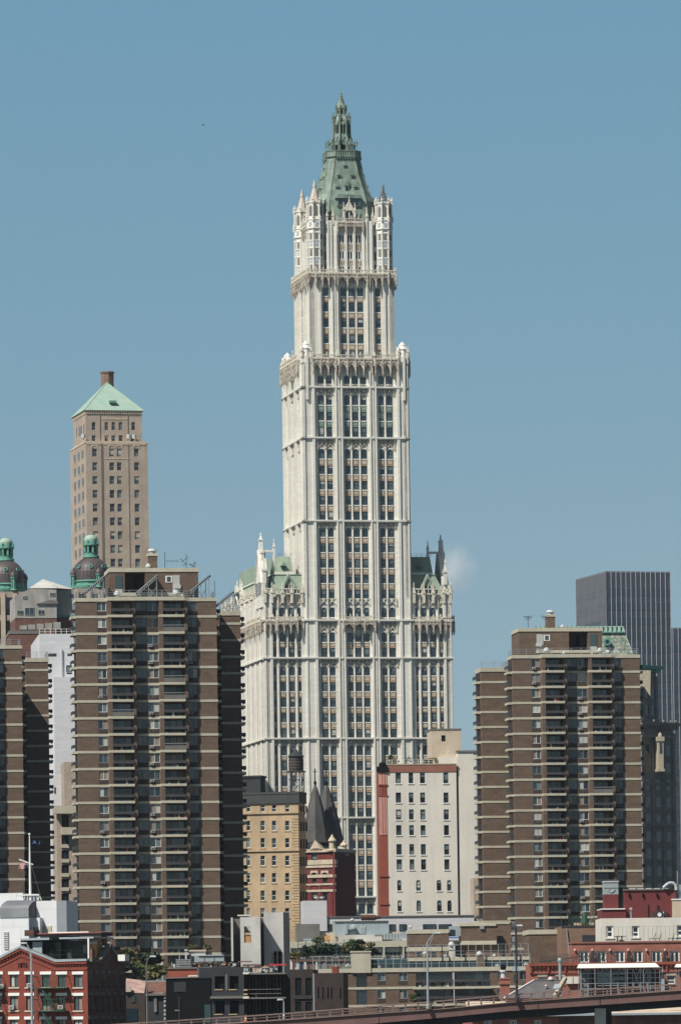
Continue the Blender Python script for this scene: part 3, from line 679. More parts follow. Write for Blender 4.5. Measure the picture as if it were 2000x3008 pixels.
# green roofs over the wings
for s_ in (-1, 1):
    mb = MB('greenl'); zt = zz(1748); zq = lambda p: zz(p, -6)
    X0, X1 = (-22.2, -13.0) if s_ < 0 else (13.0, 22.2)
    fr = lambda a, b, y0, y1, z_: [(a, y0, z_), (b, y0, z_), (b, y1, z_), (a, y1, z_)]
    o_ = 2.2
    mb.loft([fr(X0, X1, -11.3, 45, zt), fr(X0 + (o_ if s_ < 0 else 0), X1 - (0 if s_ < 0 else o_), -9.2, 44, zq(1693)), ])
    mb.box(X0 + 1.9 if s_ < 0 else X0, X1 if s_ < 0 else X1 - 1.9, -9.4, 44, zq(1693), zq(1691))
    a, b = (X0 + 2.6, X1 - 2.2) if s_ < 0 else (X0 + .5, X1 - 2.6)
    mb.box(a, b, -8.6, 43, zq(1692), zq(1684), 'terra')
    mb.loft([fr(a, b, -8.4, 43, zq(1684)), fr(a + .3, b - .3, -6.6, 42, zq(1636))])
    n = 14
    for i in range(n + 1):
        u = X0 + 2.2 + (X1 - X0 - 2.6) * i / n; 
    railing(mb, [(a, -6.5, zq(1636)), (b, -6.5, zq(1636))], .8, 1.2, 'dgrey', .03, 1)
    mb.build('wing_roof', G.o)
    def dm(m_, s_=s_):
        cx = -16.9 if s_ < 0 else 17.6; z_ = zz(1745)
        m_.box(cx - 1.1, cx + 1.1, -12.0, -9, z_, z_ + 2.2, 'greenl'); m_.box(cx - .7, cx + .7, -12.1, -11.9, z_ + .3, z_ + 1.9, 'g0'); m_.box(cx - .08, cx + .08, -12.2, -11.9, z_ + .2, z_ + 2)
        m_.prism([(cx - 2.0, z_ + 1.3), (cx - 1.5, z_ + 1.3), (cx, z_ + 4.0), (cx + 1.5, z_ + 1.3), (cx + 2.0, z_ + 1.3), (cx, z_ + 5.0)], -12.3, -9.2, 'greenl')
        m_.prism([(cx - 1.5, z_ + 1.5), (cx + 1.5, z_ + 1.5), (cx, z_ + 4.1)], -12.0, -9.2, 'greenl')
    G.part('dormer', dm)
    def dm2(m_, s_=s_):
        cx = -17.5 if s_ < 0 else 16.5; z_ = zz(1672, -8)
        m_.box(cx - .5, cx + .5, -8.6, -6.5, z_, z_ + .8, 'g0'); m_.prism([(cx - .8, z_ + .7), (cx + .8, z_ + .7), (cx, z_ + 1.7)], -8.8, -6, 'greenl')
    G.part('dormer', dm2)
allw.sort(key=lambda t: (t[0], -t[1]))
for _, _, fn in allw: G.part('window', fn)
G.done()

# ---------------- far background ----------------
def RG(ox, oy, s): return lambda *a: tuple((ox if i % 2 == 0 else oy) + v / s if i < 4 else v for i, v in enumerate(a))
r5 = RG(0, 1060, 2.376); r4 = RG(660, 2150, 2.01); r3 = RG(660, 1500, 2.24); rA = RG(0, 1560, 2.069); r8 = RG(1360, 1640, 2.45)
r6 = RG(180, 1620, 2.8); r7 = RG(0, 2150, 2.119); c0 = RG(0, 2560, 3.136); c1 = RG(350, 2560, 3.136); c2 = RG(800, 2560, 3.136); c3 = RG(1200, 2560, 3.136); c4 = RG(1500, 2560, 3.136)
def swin(b, lx, rects, m='black', fr=None):
    for r_ in rects:
        def fn(mb, r_=r_):
            y0, z1 = b.hitside(r_[0], r_[1], lx); y1, z0 = b.hitside(r_[2], r_[3], lx); y0, y1 = min(y0, y1), max(y0, y1)
            mb.box(lx - .03, lx + .03, y0, y1, z0, z1, m)
        b.part('window', fn)
# tan tower with pyramid roof
TH = 13
b = Bd('pyramid_roof_tower', 'slender tan brick tower with mint green pyramid roof and round brick chimney', 'tower', 251.7, 1300, 1450, TH)
W = b.hit(433.5, 1300)[0]; D = 22.0; H = b.hit(251.7, 1296)[1]; mb = MB('tan'); holes = []
for i in range(11):
    for x0, x1 in ((643, 678), (762, 797), (815, 848), (935, 970)):
        yz = 611 + 96.3 * i; dr = 1.3 * i * .9; k_ = r5(x0 + dr, yz, x1 + dr, yz + 57)
        a0, z1 = b.hit(k_[0], k_[1]); a1, z0 = b.hit(k_[2], k_[3]); holes.append((a0, a1, z0, z1))
        b.part('window', win(a0, a1, z0, z1, .3, 'tan', GL, fw=.08))
        if i == 0: mb.arch(a0 - .2, a1 + .2, z1 + .9, round_arch(z1 + .02, .7), -.1, .02, 8, 'tanl'); 
wall(mb, 0, W, 0, H, 0, holes, .32); shell(mb, W, D, H)
for a in (3.9, 4.25, W - 5.0): mb.box(a, a + .12, -.12, .02, 0, H - .4, 'mgrey')
mb.box(-.1, W + .1, -.1, D + .1, H - .35, H + .1, 'tanl')
for i in range(28):
    u = .3 + (W - .6) * i / 28; mb.arch(u, u + .45, H - .35, round_arch(H - 1.0, .3), -.1, .0, 4, 'tanl')
zt2 = b.hit(300, 1430 - 80)[1]
mb.box(4.6, 11.4, -.08, .02, b.hit(300, 1346)[1] - .2, b.hit(300, 1346)[1], 'tanl')
mb.build('shaft', b.o)
for i in range(11):   # left face windows
    for y_, w_ in ((3.2, .9), (4.8, .9), (8.6, .9), (10.2, .9), (14.2, .9), (15.8, .9)):
        z1 = H - (51 / 2.376 + i * 96.3 / 2.376) / 11.65; b.part('window', (lambda mb, y_=y_, z1=z1: (mb.box(-.03, .05, y_, y_ + 1.0, z1 - 2.05, z1, 'g1'), mb.box(-.10, .02, y_ - .1, y_ + 1.1, z1 - 2.2, z1 - 2.06, 'tanl'))))
iy = 2.0; a0 = b.hit(252.5, 1240, iy)[0]; a1 = b.hit(416.7, 1240, iy)[0]; H2_ = b.hit(300, 1205, iy)[1]; iy1 = D - 2
mb = MB('tan'); mb.M = Matrix.Translation((a0, iy, 0)); hs = []
for (x0, x1) in ((640, 668), (730, 757), (778, 806), (828, 857), (917, 945)):
    for (ya, yb, ar) in ((425, 483, 1), (518, 560, 0)):
        k_ = r5(x0, ya, x1, yb); u0, z1 = b.hit(k_[0], k_[1], iy); u1, z0 = b.hit(k_[2], k_[3], iy); hs.append((u0 - a0, u1 - a0, z0, z1))
        if ar: mb.arch(u0 - a0, u1 - a0, z1 + .02, round_arch(z1 - .6, .6), .03, .3, 8)
        b.part('window', win(u0, u1, z0, z1, iy + .3, 'tan', GL, fw=.08))
W2_ = a1 - a0; wall(mb, 0, W2_, H, H2_, 0, hs, .32)
mb.quad((0, 0, H), (0, iy1 - iy, H), (0, iy1 - iy, H2_), (0, 0, H2_)); mb.quad((W2_, 0, H), (W2_, iy1 - iy, H), (W2_, iy1 - iy, H2_), (W2_, 0, H2_)); mb.quad((0, iy1 - iy, H), (W2_, iy1 - iy, H), (W2_, iy1 - iy, H2_), (0, iy1 - iy, H2_))
for i in range(24):
    u = W2_ * i / 24; mb.box(u + .1, u + .4, -.25, .02, H2_ - .9, H2_ - .3, 'tanl'); mb.box(-.25, .02, (iy1 - iy) * i / 24, (iy1 - iy) * i / 24 + .3, H2_ - .9, H2_ - .3, 'tanl')
mb.box(-.25, W2_ + .25, -.27, iy1 - iy + .2, H2_ - .3, H2_, 'tanl')
for u in (3.6, W2_ - 3.6): mb.box(u - .06, u + .06, -.14, .02, H, H2_ - .9, 'mgrey')
for i in range(12): u = 3.9 + .55 * i; mb.arch(u, u + .5, H2_ - 2.0, round_arch(H2_ - 2.5, .3), -.08, .0, 4, 'tanl')
for y_ in (2.5, 6, 7.6, 9.2, 12.5): mb.box(-.03, .05, y_, y_ + .9, H2_ - 5.6, H2_ - 3.2, 'g0')
mb.build('upper_storey', b.o)
mb = MB('greenp'); cx, cy = (a0 + a1) / 2, (iy + iy1) / 2; zA = b.hit(321, 1123, cy)[1]; o_ = .5
mb.add([(a0 - o_, iy - o_, H2_), (a1 + o_, iy - o_, H2_), (a1 + o_, iy1 + o_, H2_), (a0 - o_, iy1 + o_, H2_), (cx, cy, zA)], [(0, 1, 4), (1, 2, 4), (2, 3, 4), (3, 0, 4), (3, 2, 1, 0)])
for p in ((a0 - o_, iy - o_), (a1 + o_, iy - o_), (a0 - o_, iy1 + o_)): mb.bar((*p, H2_), (cx, cy, zA), .12)
mb.box(cx - .9, cx + .9, iy + .6, iy + 2.5, H2_ + 2.0, H2_ + 2.6, 'greens')
mb.build('roof', b.o)
mb = MB('brick2'); ch = b.hit(315, 1100, cy + 4.5); mb.lathe(ch[0], cy + 4.5, [(1.65, H2_), (1.65, ch[1] + .3), (1.85, ch[1] + .3), (1.85, ch[1] + .7), (1.3, ch[1] + .7)], 8); mb.build('chimney', b.o)
for px in (245, 378, 394): 
    p_ = b.hit(px, 1290, 1.2); mb = MB('lmetal'); mb.lathe(p_[0], 1.0, [(.1, H), (.1, H + .8), (.55, H + .9), (.6, H + 1.9), (.1, H + 2.0)], 8); mb.build('satellite_dish', b.o)
b.done()

# twin domed building behind the apartment slabs
b = Bd('domed_building', 'old stone office building crowned by two dark ribbed domes with green copper lanterns', 'building', 19, 1740, 1330, 10)
zd = lambda p: b.hit(19, p, 0)[1]
mb = MB('tan'); mb.box(-26, 45, 5, 40, 0, zd(1830)); mb.box(14, 45, 3, 40, 0, zd(1820), 'rbrick'); mb.build('wall', b.o)
for j, px in enumerate((19, 269)):
    cx = b.hit(px, 1740)[0]; dz = 0 if j else -(23 / 2.376) / 12.7
    z = lambda p: b.hit(269, 1060 + p / 2.376)[1] + dz
    mb = MB('tan'); mb.box(cx - 4.6, cx + 4.6, -4.6, 6, 0, z(1600))
    for u in (-4.2, -1.4, 1.4, 4.2): mb.box(cx + u - .5, cx + u + .5, -4.9, -4.5, zd(2100), z(1612), 'tanl')
    for u in (-2.8, 0, 2.8):
        mb.box(cx + u - .8, cx + u + .8, -4.66, -4.5, z(1760), z(1640), 'g0'); mb.box(cx + u - .8, cx + u + .8, -4.66, -4.5, z(1960), z(1800), 'g0')
    mb.build('tower', b.o)
    mb = MB('greens')
    mb.lathe(cx, 0, [(4.3, z(1600)), (4.5, z(1590)), (4.6, z(1575)), (4.2, z(1570)), (4.2, z(1550)), (4.5, z(1545)), (4.1, z(1537))], 20); mb.build('cornice', b.o)
    mb = MB('dome'); prof = [(4.05, z(1545))] + [(4.2 * math.cos(t) if t > .1 else 4.15, z(1500) + (z(1368) - z(1500)) * math.sin(t)) for t in [0, .2, .4, .6, .8, 1.0, 1.15, 1.25]]
    mb.lathe(cx, 0, prof, 32)
    for i in range(32):
        a = 2 * math.pi * i / 32
        for p, q in zip(prof[1:], prof[2:]): mb.bar((cx + p[0] * math.cos(a), p[0] * math.sin(a), p[1]), (cx + q[0] * math.cos(a), q[0] * math.sin(a), q[1]), .07)
    mb.build('dome', b.o)
    for i in range(8):
        mb = MB('greens'); a = -math.pi / 2 + i * math.pi / 4 - .15; mb.M = Matrix.Translation((cx, 0, z(1468))) @ Matrix.Rotation(a, 4, 'Z') @ Matrix.Rotation(rad(78), 4, 'Y')
        mb.lathe(0, 0, [(.46, 3.85), (.46, 4.2), (.26, 4.2), (.26, 3.9)], 12); mb.lathe(0, 0, [(.25, 4.0), (.24, 4.1)], 10, 'g1'); mb.M = Matrix.Identity(4)
        mb.build('round_window', b.o)
    mb = MB('greens'); mb.lathe(cx, 0, [(1.95, z(1375)), (1.9, z(1362)), (1.6, z(1360)), (1.6, z(1340)), (1.75, z(1338))], 16)
    mb.lathe(cx, 0, [(1.05, z(1345)), (1.05, z(1295))], 8, 'black')
    for i in range(8):
        a = i * math.pi / 4 + .2; c, s = math.cos(a), math.sin(a); mb.bar((cx + 1.45 * c, 1.45 * s, z(1345)), (cx + 1.45 * c, 1.45 * s, z(1290)), .3, None, 6)
        mb.box(cx + 1.75 * c - .2, cx + 1.75 * c + .2, 1.75 * s - .2, 1.75 * s + .2, z(1288), z(1256))
    mb.lathe(cx, 0, [(1.7, z(1295)), (1.95, z(1290)), (1.95, z(1280)), (1.65, z(1278)), (1.6, z(1262))], 16)
    mb.lathe(cx, 0, [(1.6, z(1266))] + [(1.65 * math.cos(t), z(1252) + (z(1214) - z(1252)) * math.sin(t)) for t in (.2, .5, .8, 1.1, 1.35, 1.5)] + [(.2, z(1208)), (.05, z(1202))], 16, 'greenp'); mb.build('lantern', b.o)
    for i in range(4):
        mb = MB('greens'); a = rad(-75 + 90 * i); x, y = cx + 4.55 * math.cos(a), 4.55 * math.sin(a)
        mb.lathe(x, y, [(.8, z(1590)), (.6, z(1582)), (.6, z(1512)), (.78, z(1507)), (.78, z(1500))], 8)
        mb.lathe(x, y, [(.78, z(1500)), (.75, z(1485)), (.5, z(1468)), (.1, z(1455))], 10, 'dome')
        for q in range(4): mb.box(x + .62 * math.cos(q * 1.57 + .78) - .06, x + .62 * math.cos(q * 1.57 + .78) + .06, y + .62 * math.sin(q * 1.57 + .78) - .06, y + .62 * math.sin(q * 1.57 + .78) + .06, z(1575), z(1515), 'black')
        mb.build('small_cupola', b.o)
b.done()

# glass towers far right
def glass_tower(name, label, px0, px1, pyt, Y, th, D, bay, fl, notop=0):
    b = Bd(name, label, 'skyscraper', px0, pyt, Y, th, 'dark glass office towers at the right'); W = b.hit(px1, pyt)[0]; H = b.hit(px0, pyt)[1]
    mb = MB('gpanel'); mb.box(0, W, 0, D, 0, H); mb.box(-.05, W + .05, -.05, D, H - .3, H + .1, 'mullg'); mb.build('wall', b.o)
    n = round(W / bay); k = int(H / fl)
    for i in range(k - 1):
        z1 = H - 4.6 - i * fl * 1.0
        if z1 < 5: break
        b.part('window_band', (lambda mb, z1=z1: (mb.box(-.04, W + .04, -.04, .05, z1 - fl * .52, z1, 'gglass'), mb.box(-.04, .05, 0, D, z1 - fl * .52, z1, 'gglass'))))
    mb = MB('mull')
    for i in range(n + 1): u = W * i / n; mb.box(u - .08, u + .08, -.12, .02, 0, H + .05)
    m_ = int(D / (bay * .72))
    for i in range(m_ + 1): u = D * i / m_; mb.box(-.12, .02, u - .18, u + .18, 0, H + .05, 'mullg')
    mb.build('fins', b.o); mb = MB('black'); mb.box(-.2, -.04, D * .2, D * .75, H - 22, H - 13, 'gpanel'); 
    mb.build('louvre', b.o); b.done(); return b
glass_tower('glass_tower', 'dark glass office tower with pale vertical fins, taller of the two at the right', 1779.6, 1968, 1679, 1560, 15, 27, 1.45, 3.9)
glass_tower('glass_tower', 'lower dark glass office block with pale fins at the right edge', 1945, 2100, 1845, 1620, 12, 30, 1.6, 3.9)
# shaded ornate stone buildings
def ornate(label, px0, px1, pyt, Y, th, D, m, top='greens', rows=None, ledges=()):
    b = Bd('stone_building', label, 'building', px0, pyt, Y, th); W = b.hit(px1, pyt)[0]; H = b.hit(px0, pyt)[1]
    mb = MB(m); mb.box(0, W, 0, D, 0, H)
    for a in ledges:
        z = b.hit(px0, a)[1]; mb.box(-.5, W + .5, -.5, D, z - .5, z + .3)
    n = max(3, int(W / 3.2))
    for i in range(n + 1): u = W * i / n; mb.box(u - .45, u + .45, -.3, .02, 0, H - 2.2)
    mb.build('wall', b.o)
    fl = 3.9
    for j in range(int((H - 5) / fl)):
        for i in range(n): 
            u = W * (i + .5) / n; z = H - 5 - j * fl
            b.part('window', (lambda mb, u=u, z=z: mb.box(u - .8, u + .8, -.04, .05, z - 2.3, z, 'g1')))
    mb = MB(top); mb.box(-1.3, W + 1.3, -1.3, D + 1, H - .6, H + .1); mb.box(-.9, W + .9, -.9, D + .5, H - 1.4, H - .58)
    for i in range(int(W / .9)): mb.box(i * .9, i * .9 + .35, -1.2, -.85, H - 1.3, H - .6)
    for i in range(int(W / 1.6)) if top != 'greens' else (): mb.lathe(W - i * i * .5, -1.1, [(.25, H + .1), (.3, H + .4), (.1, H + .7)], 6)
    mb.build('cornice', b.o); b.done(); return b
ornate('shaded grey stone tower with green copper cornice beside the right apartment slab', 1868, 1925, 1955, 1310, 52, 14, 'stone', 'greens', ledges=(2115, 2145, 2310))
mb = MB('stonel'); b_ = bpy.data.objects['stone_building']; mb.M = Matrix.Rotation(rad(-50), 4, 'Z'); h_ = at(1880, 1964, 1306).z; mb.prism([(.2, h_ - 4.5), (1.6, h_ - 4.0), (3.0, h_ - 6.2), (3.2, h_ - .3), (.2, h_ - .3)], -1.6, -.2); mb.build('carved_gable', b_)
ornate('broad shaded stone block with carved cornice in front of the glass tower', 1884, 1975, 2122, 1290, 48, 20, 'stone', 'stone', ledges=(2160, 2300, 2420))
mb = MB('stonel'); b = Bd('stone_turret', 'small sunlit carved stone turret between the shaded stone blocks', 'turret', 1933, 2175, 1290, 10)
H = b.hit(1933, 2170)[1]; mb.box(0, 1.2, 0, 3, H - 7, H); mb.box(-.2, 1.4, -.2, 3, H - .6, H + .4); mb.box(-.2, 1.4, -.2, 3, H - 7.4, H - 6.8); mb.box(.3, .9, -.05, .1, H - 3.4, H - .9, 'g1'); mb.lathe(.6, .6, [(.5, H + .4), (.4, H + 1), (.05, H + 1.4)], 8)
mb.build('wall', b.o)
# mansard roofed building behind the right slab
b = Bd('mansard_building', 'building with mottled green and cream mansard roof and copper crest behind the right slab', 'building', 1700, 1860, 1120, 5)
z = lambda p: b.hit(1800, p)[1]; x = lambda p, q: b.hit(p, q)[0]
mb = MB('stone'); mb.box(x(1580, 1930), x(1868, 1930), 0, 20, 0, z(1926)); mb.build('wall', b.o)
mb = MB('mosaic'); a0, a1, a2 = x(1600, 1926), x(1862, 1926), x(1838, 1856)
mb.loft([[(a0, 0, z(1926)), (a1, 0, z(1926)), (a1, 20, z(1926)), (a0, 20, z(1926))], [(a0 + 1, 1.5, z(1856)), (a2, 1.5, z(1856)), (a2, 18, z(1856)), (a0 + 1, 18, z(1856))]]); mb.build('roof', b.o)
mb = MB('greenp'); a3 = x(1576, 1850); mb.loft([[(a3, 1.2, z(1857)), (a2 + .1, 1.2, z(1857)), (a2 + .1, 18, z(1857)), (a3, 18, z(1857))], [(a3, 1.5, z(1838)), (a2 - .3, 1.5, z(1838)), (a2 - .3, 17, z(1838)), (a3, 17, z(1838))]])
n = 20
for i in range(n): u = a3 + (a2 - a3) * i / n; mb.box(u - .06, u + .06, 1.1, 1.3, z(1857), z(1835), 'greens')
mb.box(a3, a2, 1.0, 1.25, z(1858), z(1855), 'greens'); mb.build('crest', b.o)
mb = MB('greens'); cx, cz = b.hit(1783, 1886); mb.M = Matrix.Translation((cx, .3, cz)) @ Matrix.Rotation(rad(90), 4, 'X'); mb.lathe(0, 0, [(.7, -.6), (.75, .5), (.4, .5), (.4, -.6)], 14); mb.lathe(0, 0, [(.39, 0), (.38, .2)], 12, 'g1'); mb.build('round_window', b.o)

# ---------------- brown brick apartment slabs ----------------
def brown(label, px0, px1, pyt, Y, th, wing, pent=None, seed=1, side='L'):
    random.seed(seed)
    b = Bd('apartment_tower', label, 'apartment building', px0, pyt, Y, th, 'brown brick apartment towers'); W = b.hit(px1, pyt)[0]; H = b.hit(px0, pyt)[1]; k = W / 22.9; fh = 2.767; D = 6
    X = lambda v: v * k
    zb = [H - 3.1 - fh * i for i in range(27)]       # centres of the concrete bands
    zb = [z for z in zb if z > 1]
    mb = MB('brick')
    holes = []; S_ = .22; bd = MB('cream')
    win_cols = ((3.36, 4.88, 1), (9.7, 11.5, 2), (11.62, 13.35, 2), (18.15, 19.65, 1))
    tops = [H - .62] + [z - .22 for z in zb]
    for i, zt in enumerate(tops):
        if zt < 6: break
        zbm = (zb[i] + .22) if i < len(zb) else 0
        for x0, x1, mu in win_cols:
            holes.append((X(x0), X(x1), zt - 1.55, zt)); 
            b.part('window', win(X(x0), X(x1), zt - 1.55, zt, .2, 'mgrey' if x0 in (9.7, 18.15) else ('metal' if random.random() < .6 else 'wpaint'), ['g0', 'g0', 'g1', 'g1', 'g2'] if x0 in (9.7, 18.15) else ['g0', 'g1', 'g1', 'g2', 'g2', 'curt', 'g4'], mull=1, fw=.07, curt=0 if x0 in (9.7, 18.15) and random.random() < .7 else 1))  # shaded columns get darker panes and frames: the shade is in the colour
            mb.box(X(x0), X(x1), -.02, .05, zbm, zt - 1.55, 'dbrick')
            if x0 < 5 or x0 > 11.6:
                def ac(m_, x0=x0, zt=zt, q=random.random()):
                    xx = X(x0) + (.1 if q < .5 else .65); m_.box(xx, xx + .62, -.06 if q > .25 else -.35, .0, zt - 1.98, zt - 1.62, 'mgrey' if q > .35 else 'lmetal'); m_.box(xx + .08, xx + .54, -.08 if q > .25 else -.37, -.05 if q > .25 else -.34, zt - 1.9, zt - 1.7, 'dgrey')
                if random.random() < .75: b.part('air_conditioner', ac)
        for x0, x1 in ((5.6, 8.95), (14.0, 17.4)):
            holes.append((X(x0), X(x1), zbm + .02, zt - .1))
            mb.box(X(x0) - .15, X(x0), .245, 1.5, zbm, zt); mb.box(X(x1), X(x1) + .15, .245, 1.5, zbm, zt); mb.box(X(x0) - .15, X(x1) + .15, .245, 1.5, zt - .1, zt + .1, 'mgrey'); mb.box(X(x0) - .15, X(x1) + .15, .245, 1.5, zbm - .1, zbm + .02, 'mgrey')
            b.part('balcony_door', win(X(x0), X(x1), zbm + .02, zt - .1, 1.3, 'dgrey', ['g0', 'g0', 'g1', 'g0'], mull=2, fw=.07, curt=.3 if random.random() < .35 else 0))
            if i < len(zb):
                def bal(m_, x0=x0, x1=x1, z=zb[i], q=random.random(), q2=random.random(), rr_=random.random()):
                    f = X(x0) - .68 * k; e = X(x1) + .08
                    m_.box(f, e, -2.05, .0, z - .2, z + .2, 'cream')
                    glassy = q > .93
                    if glassy:
                        for j in range(9): m_.box(X(x0) + (e - X(x0)) * j / 8 - .02, X(x0) + (e - X(x0)) * j / 8 + .02, -2.02, -1.96, z + .2, z + 1.25, 'mgrey')
                        m_.box(X(x0), e, -2.04, -1.94, z + 1.2, z + 1.28, 'metal'); m_.box(X(x0), e, -1.99, -1.97, z + .25, z + .9, 'mgrey')
                    else:
                        m_.box(X(x0), e, -2.02, -1.95, z + .78, z + 1.24, 'rail'); m_.box(e - .06, e, -1.9, 0, z + .78, z + 1.24, 'rail')
                        for j in range(4): m_.box(X(x0) + (e - X(x0)) * j / 3 - .03, X(x0) + (e - X(x0)) * j / 3 + .03, -2.0, -1.94, z + .2, z + .8, 'black')
                    R2_ = random.Random(rr_)
                    for j in range(int(q2 * 7)):
                        c_ = R2_.uniform(X(x0) + .1, e - .3); s1 = R2_.uniform(.08, .26); m_.box(c_, c_ + s1, -1.8, -1.5, z + .2, z + .2 + R2_.uniform(.2, .8), R2_.choice(['g3', 'mgrey', 'leaf', 'lmetal', 'dgrey', 'rust', 'leafd', 'curt', 'g4', 'mgrey', 'timber', 'flagr' if R2_.random() < .5 else 'bluet']))
                b.part('balcony', bal)
    # wall incl. recess fins
    wall(mb, 0, W, 0, H, 0, holes, .24); shell(mb, W, D, H)
    seg = [(z + .2, (zb[i - 1] - .2 if i else H - .6)) for i, z in enumerate(zb)]
    for x0 in (4.93, 13.33):
        for za, zc in seg: mb.box(X(x0) + (.02 if x0 < 10 else 0), X(x0) + .64 * k, -2.0, 0, za, zc)
        mb.box(X(x0), X(x0) + .64 * k, -2.0, 0, 0, zb[-1])
    for x0 in (9.03, 17.5): mb.box(X(x0), X(x0) + .5, -1.5, 0, 0, H - .6)
    # piers flush; bands all around
    for z in zb:
        for a, c_ in ((-.07, X(4.93)), (X(9.6), X(13.33)), (X(18.0), W + .07)): bd.box(a, c_, -.07, .02, z - .2, z + .2)
        bd.box(-.07, .02, 0, D + .07, z - .2, z + .2); bd.box(W - .02, W + .07, 0, D + .07, z - .2, z + .2); bd.box(0, W, D - .02, D + .07, z - .2, z + .2)
    bd.box(-.1, X(4.93), -.1, D, H - .6, H); bd.box(X(4.93), X(17.5), -2.1, D, H - .6, H + .02); bd.box(X(17.5), W + .1, -.1, D, H - .6, H)
    mb.box(2.5, W - 2.5, D - .2, 22, 0, H - .3)
    mb.build('wall', b.o); bd.build('concrete_band', b.o)
    # side balconies
    for sx, sg in ((0, -1), (W, 1)):
        for i, z in enumerate(zb):
            for y0, y1 in ((1.0, 5.2),):
                def sb(m_, z=z, sx=sx, sg=sg, y0=y0, y1=y1):
                    m_.box(sx + sg * .05, sx + sg * .75, y0, y1, z - .2, z + .2, 'cream'); m_.box(sx + sg * .68, sx + sg * .73, y0, y1, z + .7, z + 1.25, 'dcap'); m_.box(sx + sg * .03, sx + sg * .06, y0 + .3, y1 - .3, z + .2, z + 2.3, 'g0')
                    m_.box(sx, sx + sg * .73, y0 - .05, y0, z + .7, z + 1.25, 'rail')
                b.part('balcony', sb)
    # wing
    wp0, wp1, wpy, ly, wr = wing
    a0, a1 = b.hit(wp0, wpy, ly)[0], b.hit(wp1, wpy, ly)[0]; Hw = b.hit((wp0 + wp1) / 2, wpy, ly)[1]
    i0, i1 = (a0, a1)
    mb = MB('brick'); mb.box(i0, i1, ly, ly + 7, 0, Hw)
    if wr > 0: mb.box(W - 6, i0, ly + 3, ly + 12, 0, Hw - .3)
    else: mb.box(i1, 6, ly + 3, ly + 8, 0, Hw - .3)
    mb.build('wing', b.o, )
    bd = MB('cream')
    for z in zb:
        if z < Hw - 1.5: bd.box(i0 - .07, i1 + .07, ly - .07, ly + 7, z - .2, z + .2)
    bd.box(i0 - .1, i1 + .1, ly - .1, ly + 7, Hw - .75, Hw + .02); bd.build('concrete_band', b.o)
    for z in zb:
        if z > Hw - 1.5: continue
        ex = i1 if wr > 0 else i0
        def sb(m_, z=z, ex=ex):
            for y0 in (ly + 1.2,):
                m_.box(ex, ex + wr * .8, y0, y0 + 4.2, z - .22, z + .22, 'cream'); m_.box(ex + wr * .74, ex + wr * .8, y0, y0 + 4.2, z + .6, z + 1.2, 'dcap'); m_.box(ex, ex + wr * .8, y0 - .05, y0, z + .6, z + 1.2, 'rail'); m_.box(ex, ex + wr * .05, y0 + .3, y0 + 4, z + .25, z + 2.3, 'g0')
        b.part('balcony', sb)
        if wr > 0:
            def sb2(m_, z=z, ex=W):
                m_.box(ex - 2.5, ex + .9, D + 4, D + 8, z - .22, z + .22, 'cream'); m_.box(ex + .84, ex + .9, D + 4, D + 8, z + .6, z + 1.2, 'rail')
            b.part('balcony', sb2)
    rl = MB('metal'); railing(rl, [(i0 + .1, ly + .1, Hw), (i1 - .1, ly + .1, Hw), (i1 - .1, ly + 6.8, Hw)], 1.1, 1.6); rl.build('railing', b.o)
    rl = MB('metal'); railing(rl, [(.2, .3, H), (X(4.9), .3, H), (X(5), -1.8, H), (X(17.4), -1.8, H), (X(17.5), .3, H), (W - .2, .3, H), (W - .2, D - .2, H)], 1.1, 1.6); railing(rl, [(.2, .3, H), (.2, D - .2, H)], 1.1, 1.6); rl.build('railing', b.o)
    b.W, b.H, b.D, b.Hw, b.ly = W, H, D, Hw, ly
    if pent:
        p0, p1, ppy, flip = pent; py_ = 5.0
        a0, a1 = b.hit(p0, ppy, py_)[0], b.hit(p1, ppy, py_)[0]; Hp = b.hit(p0, ppy, py_)[1]; Lp = a1 - a0; F_ = (lambda t: a0 + Lp * (t if not flip else 1 - t))
        mb = MB('brick'); mb.M = Matrix.Translation((0, py_, 0))
        hs = []
        def hh(t0, t1, za, zc): u, v = sorted((F_(t0), F_(t1))); hs.append((u, v, za, zc)); return u, v
        u, v = hh(.172, .40, H + 1.2, Hp - .62); mb.box(u, v, .3, 3.2, H + 1.2, H + 1.25, 'mgrey'); mb.box(u + (v - u) * .52, u + (v - u) * .68, 2.8, 2.9, H + 1.2, Hp - 1.1, 'black')
        wall(mb, a0, a1, H, Hp, 0, hs, 3.2, 'brick'); mb.quad((a0, 3.2, H), (a1, 3.2, H), (a1, 3.2, Hp), (a0, 3.2, Hp), 'dbrick')
        mb.quad((a0, 0, H), (a0, 9, H), (a0, 9, Hp), (a0, 0, Hp)); mb.quad((a1, 0, H), (a1, 9, H), (a1, 9, Hp), (a1, 0, Hp)); mb.quad((a0, 9, H), (a1, 9, H), (a1, 9, Hp), (a0, 9, Hp)); mb.quad((a0, 0, Hp - .62), (a1, 0, Hp - .62), (a1, 9, Hp - .62), (a0, 9, Hp - .62)); 
        mb.box(a0 - .12, a1 + .12, -.12, 9.1, Hp - .6, Hp + .05, 'cream'); u, v = sorted((F_(.06), F_(.80))); mb.box(u, v, -.1, .0, H + .7, H + 1.2, 'cream')
